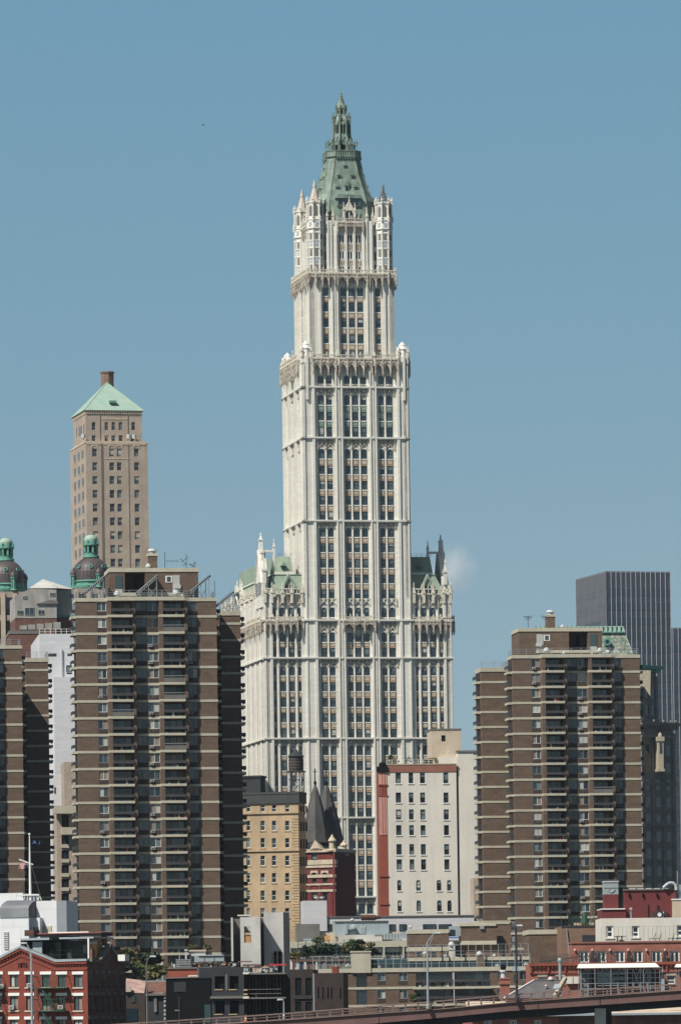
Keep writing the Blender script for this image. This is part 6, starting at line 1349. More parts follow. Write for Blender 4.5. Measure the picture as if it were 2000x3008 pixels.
# ---------------- left foreground ----------------
# red brick 1873 building
b = Bd('gabled_red_building', 'red brick warehouse dated 1873 with white lintels and green fire escape', 'building', c0(805, 0)[0], c0(0, 900)[1], 800, -22)
P = lambda x, y, ly=0: b.hit(*c0(x, y), ly); X0 = P(-180, 1000)[0]; D = 13; Zr = lambda x, y: P(x, y)[1]
H = Zr(805, 838); mb = MB('brickr'); holes = []; tr = MB('wpaint'); sl = MB('wpaint')
cols = ((-60, 15), (92, 168), (240, 302), (385, 460), (532, 607), (680, 757)); rws = [(955, 1070), (1152, 1285), (1370, 1500)]
for a, c in cols:
    for y0, y1 in rws:
        u0, z1 = P(a, y0); u1, z0 = P(c, y1); holes.append((u0, u1, z0, z1)); b.part('window', win(u0, u1, z0, z1, .3, 'fescape' if a in (385, 532) else 'dgrey', ['g0', 'g1', 'g2', 'g3', 'g2'], mull=1, fw=.1, curt=.4))
        b.part('lintel', (lambda m_, u0=u0, u1=u1, z1=z1: m_.box(u0 - .25, u1 + .25, -.1, .05, z1 + .01, z1 + .42, 'wpaint'))); b.part('sill', (lambda m_, u0=u0, u1=u1, z0=z0: m_.box(u0 - .2, u1 + .2, -.14, .05, z0 - .22, z0, 'tanl')))
wall(mb, X0, 0, 0, H, 0, holes, .35)
gp = [(P(-180, 905)[0], P(-180, 905)[1]), (P(0, 800)[0], P(0, 800)[1]), (P(197, 700)[0], P(197, 700)[1]), (P(505, 828)[0], P(505, 828)[1]), (0, P(805, 822)[1])]
gz = lambda u: [z0 + (z1 - z0) * (u - x0) / (x1 - x0) for (x0, z0), (x1, z1) in zip(gp, gp[1:]) if x0 - 1e-6 <= u <= x1 + 1e-6][0]
for (x0, z0), (x1, z1) in zip(gp, gp[1:]):
    mb.prism([(x0, H), (x1, H), (x1, z1), (x0, z0)], 0, .5)
    n = int((x1 - x0) / .42)
    for i in range(n): u = x0 + (x1 - x0) * (i + .3) / n; z_ = gz(u); mb.prism([(u, z_ - .75), (u + .18, z_ - .75), (u + .18, z_ - .45), (u, z_ - .45)], -.18, 0)
    mb.prism([(x0, z0 - 1.35), (x1, z1 - 1.35), (x1, z1 - 1.15), (x0, z0 - 1.15)], -.1, 0); mb.prism([(x0, z0 - .5), (x1, z1 - .5), (x1, z1 - .2), (x0, z0 - .2)], -.3, .1, 'brickr')
mb.quad((0, 0, 0), (0, D, 0), (0, D, H), (0, 0, H), 'rbrick'); mb.quad((X0, D, 0), (0, D, 0), (0, D, H), (X0, D, H)); mb.quad((X0, 0, H - .3), (0, 0, H - .3), (0, D, H - .3), (X0, D, H - .3), 'mgrey')
D = b.hitside(*c0(1155, 900), 0)[0]
mb.quad((0, 13, 0), (0, D, 0), (0, D, H), (0, 13, H), 'rbrick'); ys = lambda x, y: b.hitside(*c0(x, y), 0)
g2 = [(ys(820, 830)), ys(905, 838), ys(1000, 690), ys(1085, 842), ys(1160, 845)]
mb.M = Matrix.Rotation(rad(90), 4, 'Z')   # frame whose x runs along +y of the building
for (x0, z0), (x1, z1) in zip(g2, g2[1:]): mb.prism([(x0, H - .5), (x1, H - .5), (x1, z1), (x0, z0)], -.02, .6, 'rbrick'); mb.prism([(x0, z0 - .1), (x1, z1 - .1), (x1, z1 + .35), (x0, z0 + .35)], -.45, .3, 'mgrey')
mb.M = Matrix.Identity(4); mb.build('wall', b.o)
mb = MB('metal')
for (x0, z0), (x1, z1) in zip(gp, gp[1:]): mb.prism([(x0, z0 - .18), (x1 + .02, z1 - .1), (x1 + .02, z1 + .2), (x0, z0 + .2)], -.4, .6)
mb.build('cornice', b.o)
for x in (818, 873, 930, 988, 1043, 1106):
    for y0, y1 in ((948, 1062), (1145, 1280), (1365, 1500)):
        def sw(m_, x=x, y0=y0, y1=y1):
            a, z1 = ys(x, y0); c_, z0 = ys(x + 28, y1); m_.box(-.05, .04, a, c_, z0, z1, 'g0'); m_.box(-.05, .1, a - .1, c_ + .1, z1, z1 + .45, 'mgrey'); m_.box(-.05, .12, a - .1, c_ + .1, z0 - .2, z0, 'dgrey')
        b.part('window', sw)
# date
strokes = {'1': [((.5, 0), (.5, 1)), ((.25, .8), (.5, 1)), ((.25, 0), (.75, 0))], '8': [((.15, .05), (.85, .05)), ((.15, .95), (.85, .95)), ((.2, .5), (.8, .5)), ((.15, .05), (.15, .5)), ((.85, .05), (.85, .5)), ((.2, .5), (.2, .95)), ((.8, .5), (.8, .95))],
 '7': [((.1, 1), (.9, 1)), ((.9, 1), (.45, 0)), ((.1, 1), (.1, .8))], '3': [((.15, .95), (.8, .95)), ((.8, .95), (.8, .55)), ((.35, .52), (.8, .52)), ((.85, .5), (.85, .05)), ((.15, .05), (.85, .05)), ((.15, .05), (.15, .2))]}
mb = MB('black'); dx0, dz1 = P(163, 850); dx1, dz0 = P(255, 886); dw = (dx1 - dx0) / 4
for i, ch in enumerate('1873'):
    for (p, q) in strokes[ch]: mb.bar((dx0 + dw * (i + .1 + p[0] * .75), -.08, dz0 + p[1] * (dz1 - dz0)), (dx0 + dw * (i + .1 + q[0] * .75), -.08, dz0 + q[1] * (dz1 - dz0)), .05)
mb.build('date_numerals', b.o)
# fire escapes
def fesc(m_, xa, xb, yp):
    u0, z0 = P(xa, yp); u1, _ = P(xb, yp); m_.box(u0, u1, -1.6, -.1, z0 - .12, z0); m_.d = 'fescape'
    for i in range(14): u = u0 + (u1 - u0) * i / 13; m_.box(u - .015, u + .015, -1.6, -1.57, z0, z0 + 1.6)
    for k in (.8, 1.6): m_.box(u0, u1, -1.61, -1.57, z0 + k - .03, z0 + k + .03)
    for u in (u0, u1): m_.box(u - .04, u + .04, -1.6, 0, z0 + 1.5, z0 + 1.6); m_.prism([(u - .04, z0 - 1.2), (u + .04, z0 - 1.2), (u + .04, z0), (u - .04, z0)], -.3, -.2)
for yp, xs in ((1078, (345, 635)), (1290, (350, 635))):
    mb = MB('fescape'); fesc(mb, xs[0], xs[1], yp); b.part
    p = P(xs[0] + 75, yp + 6); q = P(xs[0] + 205, yp + 225); mb.bar((p[0], -1.3, p[1]), (q[0], -1.3, q[1]), .16, 'fescape'); mb.bar((p[0] + .25, -.9, p[1]), (q[0] + .25, -.9, q[1]), .1, 'fescape')
    mb.build('fire_escape', b.o)
for yp in (1085, 1300): mb = MB('fescape'); fesc(mb, -120, 30, yp); mb.build('fire_escape', b.o)
for x, y in ((258, 1035), (92, 1240), (545, 1238), (-2, 1045)):
    mb = MB('wpaint'); u0, z1 = P(x, y); u1, z0 = P(x + 45, y + 36); mb.box(u0, u1, -.45, .25, z0, z1, 'concl'); mb.box(u0 + .12, u1 - .12, -.48, -.44, z0 + .1, z1 - .1, 'mgrey'); mb.build('air_conditioner', b.o)
# rooftop sheds
mb = MB('dgrey'); ly = 3
def rb(x0, y0, x1, y1, a, c_, m): bx(mb, b, c0, x0, y0, x1, y1, a, c_, m)
rb(190, 640, 300, 760, 3, 9, 'black'); rb(300, 655, 385, 790, 2.8, 3.1, 'bluem'); rb(385, 640, 560, 830, 3.4, 9, 'black'); rb(560, 645, 810, 830, 4.5, 9, 'dgrey'); rb(765, 680, 800, 755, 4.4, 4.5, 'mgrey')
rb(188, 622, 452, 640, 2.0, 9, 'bluem'); rb(545, 612, 860, 628, 2.2, 9, 'bluem'); rb(450, 600, 560, 625, 3, 9, 'black'); rb(806, 620, 818, 810, 2.1, 2.5, 'wpaint'); rb(310, 585, 930, 606, 6, 10, 'dgrey'); rb(310, 577, 935, 585, 5.8, 10.2, 'rpaint'); rb(445, 565, 815, 580, 6, 7, 'wpaint'); rb(225, 545, 310, 600, 5, 7, 'rust')
rb(828, 650, 890, 800, 5, 7, 'ply'); rb(830, 650, 892, 672, 4.8, 5, 'lmetal'); rb(895, 700, 1000, 838, 8, 12, 'dgrey'); mb.build('roof_shed', b.o)
for x0, y0, x1, y1, ly in ((820, 722, 850, 815, 3), (876, 672, 906, 755, 6), (930, 598, 962, 690, 9), (1044, 728, 1076, 805, 10)): mb = MB('brickp'); bx(mb, b, c0, x0, y0, x1, y1, ly, ly + 1, None); mb.build('chimney', b.o)
mb = MB('wpaint'); bx(mb, b, c0, 1085, 772, 1150, 830, 8, 9.5, None); mb.build('roof_box', b.o)
rl = MB('fescape'); z_ = P(500, 812)[1]; railing(rl, [(P(440, 800)[0], 1.2, z_), (P(800, 800)[0], 1.2, z_)], 1.2, 2.2, 'fescape', .02, 1); rl.build('railing', b.o); b.done(); RB = b

# white panelled building and flagpole
b = Bd('white_panel_building', 'white metal panelled institutional building with curved metal roof', 'building', c0(335, 0)[0], c0(0, 300)[1], 870, -14)
P = lambda x, y, ly=0: b.hit(*c0(x, y), ly)
M_ = 'panelw'
mb = MB(M_); xr = P(520, 300)[0]; Hh = P(400, 275)[1]; mb.box(0, xr, 0, 9, 0, Hh); 
mb.add([(xr, 0, 0), (P(612, 300, 1.1)[0], 1.1, 0), (P(612, 300, 1.1)[0], 1.1, Hh), (xr, 0, Hh)], [(0, 1, 2, 3)]); mb.add([(P(612, 300, 1.1)[0], 1.1, 0), (P(612, 300, 3)[0], 9, 0), (P(612, 300, 3)[0], 9, Hh), (P(612, 300, 1.1)[0], 1.1, Hh)], [(0, 1, 2, 3)]); mb.add([(xr, 0, Hh), (P(612, 300, 1.1)[0], 1.1, Hh), (P(612, 300, 3)[0], 9, Hh), (xr, 9, Hh)], [(0, 1, 2, 3)])
xl = P(5, 500, -3)[0]; xm = P(265, 500, -3)[0]; z43 = P(100, 430, -3)[1]; mb.box(xl, xm, -3, 8, 0, z43); 
mb.box(P(-40, 300, 6)[0], P(212, 300, 6)[0], 6, 14, 0, P(100, 203, 6)[1]); mb.box(xm, P(358, 500, -2)[0], -1.5, 6, 0, P(300, 430, -2)[1]); mb.box(P(378, 500)[0], P(475, 500)[0], -.12, .02, P(400, 565)[1], P(400, 508)[1], 'cream'); mb.box(P(555, 400, 1)[0], P(582, 400, 1)[0], .9, 1.6, P(560, 428, 1)[1], P(560, 362, 1)[1], 'g0'); mb.box(P(308, 540, -1.5)[0], P(355, 540, -1.5)[0], -1.6, -1.5, P(320, 565, -1.5)[1], P(320, 518, -1.5)[1], 'g0')
mb.build('wall', b.o)
mb = MB('roofm'); R0 = P(335, 275, 1)[1]; prof = [(0, -.05)] 
sec_ = [(-3.1, z43), (-3.1, P(100, 345, -3)[1]), (-2.4, P(100, 318, -2)[1]), (-1.2, P(100, 295, -1)[1]), (1.0, P(100, 272, 1)[1]), (7, P(100, 272, 1)[1]), (7, z43)]
xq = P(262, 400, -3)[0]; mb.loft([[(xl, y, z) for y, z in sec_], [(xq, y, z) for y, z in sec_]]); mb.loft([[(xq, y + .02, z) for y, z in sec_], [(P(335, 400, 0)[0], y * .4 + 2.4, z) for y, z in sec_]], 'mgrey')
for i in range(15): u = xl + (xq - xl) * i / 14; [mb.bar((u, p[0], p[1]), (u, q[0], q[1]), .06) for p, q in zip(sec_[:5], sec_[1:5])]
mb.build('curved_roof', b.o)
b.part('window', lambda m_: [m_.box(P(38, 600, -3)[0], P(80, 600, -3)[0], -3.1, -2.95, P(50, 720, -3)[1], P(50, 565, -3)[1], 'g1')] + [m_.box(P(38, 600, -3)[0], P(80, 600, -3)[0], -3.16, -3.08, z_, z_ + .12, 'wpaint') for z_ in [P(50, 720 - i * 17, -3)[1] for i in range(10)]])
b.done(); WP = b
mb = MB('wpaint'); u0 = P(165, 220, 3)[0]; u1 = P(355, 220, 3)[0]; zp = P(260, 220, 3)[1]; zb0 = P(260, 275, 3)[1]; mb.box(u0, u1, 2.8, 4.2, zp - .15, zp + .1)
t = thing('flagpole', 'tall white flagpole with yard arm on the white panelled building', 'flagpole', local(b, P(280, 270, 3)[0], 3, zb0), 0)
P7 = lambda x, y: b.hit(*r7(x, y), 3); xo = P(280, 270, 3)[0]; m_ = MB('wpaint'); m_.box(u0 - xo, u1 - xo, -.4, 1, zp - zb0 - .12, zp - zb0 + .1)
for i in range(7): m_.bar((-1.6 + i * .55, -.2, 0), (-1.2 + i * .42, -.2, zp - zb0), .08)
m_.box(u1 - xo - .15, u1 - xo, -.2, .2, 0, zp - zb0); m_.build('platform', t)
zt_ = P7(185, 648)[1] - zb0; xt = P7(186, 648)[0] - xo; m_ = MB('wpaint'); m_.lathe(0, 0, [(.2, 0), (.16, zt_ * .5), (.08, zt_), (.18, zt_ + .1), (.18, zt_ + .3), (.02, zt_ + .4)], 10); m_.build('pole', t)
p = P7(113, 796); q = P7(205, 828); m_ = MB('wpaint'); m_.bar((p[0] - xo + .2, 0, p[1] - zb0), (q[0] - xo, 0, q[1] - zb0), .12); m_.build('yard_arm', t)
m_ = MB('mgrey'); m_.bar((0, 0, zt_ * .62), (-2.2, 0, .5), .03); m_.bar((0, 0, zt_ * .62), (1.6, 0, .5), .03); m_.build('stay', t)
def flag(label, x0, y0, x1, y1, f):
    a, z1 = P7(x0, y0); c_, z0 = P7(x1, y1); t = thing('flag', label, 'flag', local(b, a, 2.8, z0), 0); m_ = MB('navy'); W_ = c_ - a; h = z1 - z0
    n = 14; rows_ = 13
    for i in range(n):
        for j in range(rows_):
            w = lambda u, v: (W_ * u, .25 * math.sin(u * 9 + v * 2), h * v - .35 * abs(W_) * .2 * u * u + .08 * math.sin(u * 7))
            m_.quad(w(i / n, j / rows_), w((i + 1) / n, j / rows_), w((i + 1) / n, (j + 1) / rows_), w(i / n, (j + 1) / rows_), f(i / n, j / rows_))
    m_.build('cloth', t)
flag('stars and stripes flag hanging from the yard arm of the white flagpole', 181, 852, 120, 816, lambda u, v: 'navy' if (u < .42 and v > .45) else ('flagr' if int(v * 13) % 2 == 0 else 'wpaint'))
flag('dark blue flag flying at the top of the white flagpole', 200, 702, 250, 680, lambda u, v: 'wpaint' if (.3 < u < .6 and .4 < v < .6) else 'navy')

# trees, low roofs and black building
def tree(label, b, f, x, y0, y1, ly, w_, n, mats, sz=.4):
    return shrub(f, x, y0, y1, w_, ly, n, mats, label, b, None, None, 'tree', 'tree', sz)
B1 = Bd('low_brick_houses', 'low brick houses with sloping pinkish shingle roofs left of the black building', 'house', c1(50, 0)[0], c1(0, 985)[1], 850, 0)
P = lambda x, y, ly=0: B1.hit(*c1(x, y), ly); mb = MB('roofp')
mb.add([(P(48, 1120)[0], 0, P(48, 1120)[1]), (P(240, 1135)[0], 0, P(48, 1130)[1]), (P(255, 1010)[0], 6, P(250, 1010)[1]), (P(52, 985)[0], 6, P(52, 985)[1])], [(0, 1, 2, 3)])
mb.add([(P(240, 1135)[0], .1, P(240, 1130)[1]), (P(430, 1130)[0], .1, P(430, 1120)[1]), (P(430, 1005)[0], 6, P(430, 1005)[1]), (P(255, 1010)[0], 6, P(250, 1010)[1])], [(0, 1, 2, 3)], 'rbrick')
mb.box(P(290, 1000)[0], P(440, 1000)[0], 4.8, 6, P(300, 1090)[1], P(300, 1035)[1], 'tan'); mb.box(P(50, 1080)[0], P(110, 1080)[0], -.4, 1, P(60, 1115)[1], P(60, 1068)[1], 'cream'); mb.box(P(250, 1000)[0], P(620, 1000)[0], 5.5, 6.4, P(400, 1022)[1], P(400, 1003)[1], 'metal')
mb.prism([(P(232, 1130)[0], P(232, 1130)[1]), (P(268, 1130)[0], P(232, 1130)[1]), (P(250, 1010)[0], P(250, 1005)[1])], -.3, .3, 'black'); mb.build('roof', B1.o)
mb = MB('dbrick'); mb.box(P(48, 1200)[0], P(240, 1200)[0], .1, 8, 0, P(100, 1128)[1]); mb.box(P(240, 1200)[0], P(440, 1200)[0], .2, 8, 0, P(300, 1135)[1], 'dgrey')
mb.box(P(240, 1200)[0], P(660, 1200)[0], -.3, .1, P(300, 1150)[1], P(300, 1130)[1], 'mgrey')
for x in (420,):
    for y in (1155, 1190, 1230, 1275, 1310, 1350, 1380): bx(mb, B1, c1, x - 8, y, x + 8, y + 22, -.1, .15, 'concl' if y % 4 else 'mgrey')
bx(mb, B1, c1, 320, 1165, 345, 1300, -.05, .15, 'stone'); bx(mb, B1, c1, 110, 1140, 150, 1210, -.02, .05, 'g2'); bx(mb, B1, c1, 45, 1270, 170, 1390, 0, .05, 'g1'); mb.build('wall', B1.o)
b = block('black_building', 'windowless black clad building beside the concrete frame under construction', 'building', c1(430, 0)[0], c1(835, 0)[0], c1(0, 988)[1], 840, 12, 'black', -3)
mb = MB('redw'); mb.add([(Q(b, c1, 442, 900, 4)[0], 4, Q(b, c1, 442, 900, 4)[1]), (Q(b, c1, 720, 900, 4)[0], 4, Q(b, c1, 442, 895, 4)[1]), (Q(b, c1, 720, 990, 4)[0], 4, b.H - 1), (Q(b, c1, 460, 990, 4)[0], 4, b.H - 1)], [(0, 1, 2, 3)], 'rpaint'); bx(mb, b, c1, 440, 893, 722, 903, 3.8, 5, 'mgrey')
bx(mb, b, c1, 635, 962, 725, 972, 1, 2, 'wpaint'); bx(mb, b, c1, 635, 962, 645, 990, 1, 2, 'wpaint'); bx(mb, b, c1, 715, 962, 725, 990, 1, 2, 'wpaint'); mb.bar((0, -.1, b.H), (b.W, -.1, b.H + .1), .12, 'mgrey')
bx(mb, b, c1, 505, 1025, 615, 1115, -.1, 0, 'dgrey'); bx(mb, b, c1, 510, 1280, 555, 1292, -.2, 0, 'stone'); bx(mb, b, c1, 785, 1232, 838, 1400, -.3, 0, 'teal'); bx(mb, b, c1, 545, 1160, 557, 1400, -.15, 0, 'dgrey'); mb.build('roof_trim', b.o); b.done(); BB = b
tree('bushy olive green tree between the red warehouse and the left apartment slab', B1, c1, 135, 745, 1010, 12, 5.6, 3200, ['leaf', 'leafo', 'leaf', 'leafd'], .42)
tree('smaller loose tree right of the bushy one in front of the left apartment slab', B1, c1, 320, 850, 1010, 11, 3.6, 1600, ['leafo', 'leaf', 'leafo'], .36)
tree('slender treetop poking above the bushy olive tree', B1, c1, 65, 710, 900, 14, 2.6, 700, ['leafo', 'leaf'], .32)
b = Bd('rooftop_plant_building', 'low building with blue-grey plant units and cages on its roof before the left slab', 'building', c1(525, 0)[0], c1(0, 850)[1], 880, 0)
mb = MB('concl'); bx(mb, b, c1, 480, 888, 1135, 1000, 0, 8, 'mgrey'); bx(mb, b, c1, 650, 735, 797, 860, 2, 6); bx(mb, b, c1, 797, 740, 850, 800, 3, 6, 'mgrey'); bx(mb, b, c1, 643, 728, 800, 742, 1.8, 6.2, 'tanl'); bx(mb, b, c1, 672, 785, 692, 830, 1.9, 2, 'g0'); mb.build('wall', b.o)
mb = MB('bluem'); bx(mb, b, c1, 692, 778, 965, 842, 1, 5); bx(mb, b, c1, 725, 775, 960, 782, .8, 5, 'lmetal'); bx(mb, b, c1, 780, 780, 784, 840, .9, 1, 'mgrey'); bx(mb, b, c1, 870, 780, 874, 840, .9, 1, 'mgrey'); mb.build('plant_unit', b.o)
mb = MB('metal')
for i in range(8): bx(mb, b, c1, 525 + i * 18, 812, 530 + i * 18, 888, .5, .7)
for y in (815, 835, 860, 880): bx(mb, b, c1, 522, y, 660, y + 5, .45, .75)
bx(mb, b, c1, 530, 815, 655, 888, 1.2, 3, 'mgrey'); mb.build('cage', b.o)
mb = MB('lmetal'); bx(mb, b, c1, 607, 730, 622, 815, 1, 1.8); bx(mb, b, c1, 600, 722, 630, 738, .9, 1.9); bx(mb, b, c1, 553, 775, 558, 815, 1, 1.2); bx(mb, b, c1, 495, 858, 515, 890, .8, 1.6); bx(mb, b, c1, 482, 840, 486, 885, .8, 1); mb.build('flue', b.o); b.done()
for x, lab in ((675, 'spiky green plant on the concrete roof box before the left slab'), (815, 'smaller green plant on the roof box before the left slab')): shrub(c1, x, 678, 735, .8, 3, 200, ['leafo', 'leaf'], lab, b)
# concrete cores and frame under construction
b = Bd('concrete_frame_building', 'unfinished concrete building with two raw stair cores and open floors', 'construction site', c1(720, 0)[0], c1(0, 885)[1], 800, 0)
P = lambda x, y, ly=0: b.hit(*c1(x, y), ly)
mb = MB('concl'); hs = [(P(1150, 510, 4)[0], P(1213, 510, 4)[0], P(1150, 662, 4)[1], P(1150, 510, 4)[1])]
mb.M = Matrix.Translation((0, 4, 0)); xa, xb = P(1115, 500, 4)[0], P(1300, 500, 4)[0]; Hc = P(1115, 422, 4)[1]; wall(mb, xa, xb, 0, Hc, 0, hs, .4)
mb.quad((xb, 0, 0), (xb, 5, 0), (xb, 5, Hc), (xb, 0, Hc)); mb.quad((xa, 0, 0), (xa, 5, 0), (xa, 5, Hc), (xa, 0, Hc)); mb.quad((xa, 5, 0), (xb, 5, 0), (xb, 5, Hc), (xa, 5, Hc)); mb.quad((xa, 2.5, 0), (xb, 2.5, 0), (xb, 2.5, Hc - 2), (xa, 2.5, Hc - 2), 'mgrey')
mb.M = Matrix.Identity(4); bx(mb, b, c1, 1155, 590, 1210, 662, 4.2, 4.3, 'ply'); bx(mb, b, c1, 1155, 568, 1213, 590, 4.1, 4.3, 'timber')
xc, xd = P(1030, 500, 5)[0], P(1048, 500, 5)[0]; mb.box(xc, xd, 4.5, 9, 0, P(1030, 430, 5)[1]); mb.box(xd, xa, 8, 9, 0, P(1080, 436, 5)[1], 'mgrey'); mb.box(P(1085, 0, 5)[0], P(1200, 0, 5)[0], 3.9, 4.5, P(0, 432, 5)[1], P(0, 420, 5)[1], 'white'); mb.build('stair_core', b.o)
mb = MB('concl'); xe, xf, xg = P(1332, 500, 7)[0], P(1512, 500, 7)[0], P(1568, 500, 7)[0]; Hd = P(1400, 382, 7)[1]; mb.box(xe, xf, 7, 7.8, P(1400, 945, 7)[1], Hd); mb.box(xe, xg - .6, 7.8, 14, 0, Hd)
mb.box(P(1300, 500, 9)[0], xe, 9, 12, 0, P(1320, 430, 9)[1], 'mgrey')  # shaded side of the first core, its shade put into a darker grey
mb.box(xf, xg, 7.0, 9.5, 0, Hd, 'dgrey'); bx(mb, b, c1, 1425, 740, 1490, 945, 6.9, 7, 'black'); bx(mb, b, c1, 1453, 740, 1460, 945, 6.8, 6.9, 'concl')
for i in range(9): bx(mb, b, c1, 1490, 748 + i * 22, 1502, 758 + i * 22, 6.9, 7, 'black'); 
for i in range(5): bx(mb, b, c1, 1405, 765 + i * 32, 1418, 776 + i * 32, 6.9, 7, 'black')
mb.build('stair_core', b.o)
mb = MB('dgrey'); hs = []
for y0, y1 in ((970, 1095), (1200, 1320)):
    for x0, x1 in ((867, 955), (1002, 1086)): hs.append((P(x0, 0)[0], P(x1, 0)[0], P(900, y1)[1], P(900, y0)[1]))
x0_, x1_ = P(720, 0)[0], P(1135, 0)[0]; wall(mb, P(838, 0)[0], x1_, 0, P(900, 885)[1], 0, hs, .6); mb.box(x0_, P(838, 0)[0], .4, 8, P(900, 985)[1], P(900, 888)[1]); mb.box(P(838, 0)[0], x1_, .62, 8, 0, P(900, 886)[1], 'black')
for y in (1090, 1318):
    for x in (875, 1008): bx(mb, b, c1, x, y, x + 78, y + 9, -.1, .1, 'timber')
bx(mb, b, c1, 838, 1155, 1140, 1178, -.5, 0, 'mgrey'); bx(mb, b, c1, 980, 950, 996, 1100, -.1, 0, 'mgrey')
mb.build('frame_wall', b.o)
mb = MB('concl'); x2_ = P(1520, 0)[0]
for y, h in ((940, 14), (1165, 14)): mb.box(x1_, x2_, -1, 8, P(1300, y + h)[1], P(1300, y)[1], 'mgrey'); bx(mb, b, c1, 1140, y - 8, 1195, y + 12, -1.2, -1, 'white')
mb.box(x1_, x2_, 3, 3.2, 0, P(1300, 954)[1], 'black')
for i in range(12): u = x1_ + (x2_ - x1_) * (i + .5) / 12; mb.box(u - .15, u + .15, 1.0 + (i % 3) * .6, 1.4 + (i % 3) * .6, 0, P(1300, 954)[1], 'dgrey' if i % 2 else 'dbrick')
for y in (1090, 1130): bx(mb, b, c1, 1190, y, 1490, y + 5, -.6, -.5, 'mgrey')
for y in (1090, 1130, 1160): bx(mb, b, c1, 1145, y, 1182, y + 14, -1, -.6, 'timber')
mb.build('open_floor', b.o); b.done(); CB = b
R2 = random.Random(5)
for (xa, xb, yy, y_t, ly, lab, d) in ((730, 1115, 885, 838, .5, 'row of timber formwork and red bundles along the top of the concrete frame', 3), (1138, 1465, 940, 865, .3, 'tan timber shoring on the open floor in front of the second concrete core', 2)):
    u0, z0 = P(xa, yy, ly); u1, _ = P(xb, yy, ly); z1 = P(xa, y_t, ly)[1]; t = thing('formwork', lab, 'formwork', local(b, u0, ly, z0), 0); m_ = MB('timber'); W_ = u1 - u0; h = z1 - z0
    for i in range(46): x = R2.uniform(0, W_ - .4); m_.box(x, x + R2.uniform(.08, .5), R2.uniform(0, 1), R2.uniform(1, 2), R2.uniform(0, h * .4), R2.uniform(h * .5, h), R2.choice(['timber', 'timber', 'ply', 'bluem', 'lmetal', 'concl', 'dgrey']))
    m_.box(0, W_, .1, .3, h * .6, h * .75, 'timber'); m_.build('props', t); m_ = MB('orange')
    for x in ((.0, .33, .66) if d == 3 else (.0, .72)): m_.box(W_ * x, W_ * x + 3.6 * (1 if d == 3 else .7), -.1, .4, h * .85, h * 1.05, 'rbrick' if d == 3 or x == 0 else 'flagr')
    m_.build('netting', t)
# dark infill buildings between frame and terrace
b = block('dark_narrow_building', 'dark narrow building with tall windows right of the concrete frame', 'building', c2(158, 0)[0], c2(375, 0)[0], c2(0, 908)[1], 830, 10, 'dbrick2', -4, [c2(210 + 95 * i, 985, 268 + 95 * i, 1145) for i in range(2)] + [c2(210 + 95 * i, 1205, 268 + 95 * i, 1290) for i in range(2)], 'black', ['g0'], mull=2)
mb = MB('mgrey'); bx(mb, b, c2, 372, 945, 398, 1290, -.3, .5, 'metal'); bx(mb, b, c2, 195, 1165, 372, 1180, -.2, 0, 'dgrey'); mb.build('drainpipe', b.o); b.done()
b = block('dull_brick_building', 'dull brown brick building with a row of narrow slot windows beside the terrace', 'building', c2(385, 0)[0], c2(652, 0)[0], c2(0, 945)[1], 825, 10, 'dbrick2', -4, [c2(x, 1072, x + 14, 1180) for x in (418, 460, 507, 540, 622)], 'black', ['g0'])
mb = MB('rbrick'); bx(mb, b, c2, 548, 882, 605, 950, .5, 2, 'brickr'); bx(mb, b, c2, 575, 882, 607, 950, .6, 2.1, 'dgrey'); mb.build('chimney', b.o); b.done()

# ---------------- elevated ramp and its lamps ----------------
RY = 740.0
rt = [(-400, 3032), (150, 3022), (414, 3006), (850, 2978), (1300, 2941), (1500, 2923.5), (2000, 2891.6), (2500, 2860)]
bt = [(-400, 3050), (150, 3040), (414, 3026), (912, 2994), (1300, 2966.6), (1500, 2947.5), (2000, 2912), (2500, 2882)]
bb_ = [(-400, 3082), (150, 3072), (414, 3057), (912, 3025), (1300, 2991), (1500, 2971.5), (2000, 2938), (2500, 2908)]
def ip(l, x):
    for (a, c), (d, e) in zip(l, l[1:]):
        if a <= x <= d: return c + (e - c) * (x - a) / (d - a)
ramp = thing('elevated_ramp', 'brown steel highway ramp rising to the right across the bottom of the photo', 'ramp', at(1000, 3105, RY) * 1, 0); ramp.location = (0, RY, 0)
xs = [-400 + 50 * i for i in range(59)]
mb = MB('brown'); dk = MB('asph')
for x0, x1 in zip(xs, xs[1:]):
    p = [at(x0, ip(bt, x0), RY), at(x1, ip(bt, x1), RY), at(x1, ip(bb_, x1), RY), at(x0, ip(bb_, x0), RY)]
    for y0, y1 in ((0, .3), (8.7, 9.0)):
        mb.add([(q.x, y0, q.z) for q in p] + [(q.x, y1, q.z) for q in p], [(0, 1, 2, 3), (7, 6, 5, 4), (0, 4, 5, 1), (3, 2, 6, 7)])
    mb.add([(p[0].x, -.25, p[0].z + .12), (p[1].x, -.25, p[1].z + .12), (p[1].x, -.25, p[1].z), (p[0].x, -.25, p[0].z), (p[0].x, .3, p[0].z + .12), (p[1].x, .3, p[1].z + .12), (p[1].x, .3, p[1].z - .02), (p[0].x, .3, p[0].z - .02)], [(0, 1, 2, 3), (0, 1, 5, 4), (3, 2, 6, 7)], 'brownr')
    dk.add([(p[0].x, .3, p[0].z - .2), (p[1].x, .3, p[1].z - .2), (p[1].x, 8.7, p[1].z - .2), (p[0].x, 8.7, p[0].z - .2), (p[0].x, .3, p[0].z - .6), (p[1].x, .3, p[1].z - .6), (p[1].x, 8.7, p[1].z - .6), (p[0].x, 8.7, p[0].z - .6)], [(0, 1, 2, 3), (4, 5, 6, 7)])
for x in (1112, 1580, 1762, 600): 
    p = at(x, ip(bt, x), RY); q = at(x, ip(bb_, x), RY); mb.box(p.x - .05, p.x + .05, -.05, .02, q.z + .05, p.z - .05, 'dbrick' if x == 1762 else 'rust')
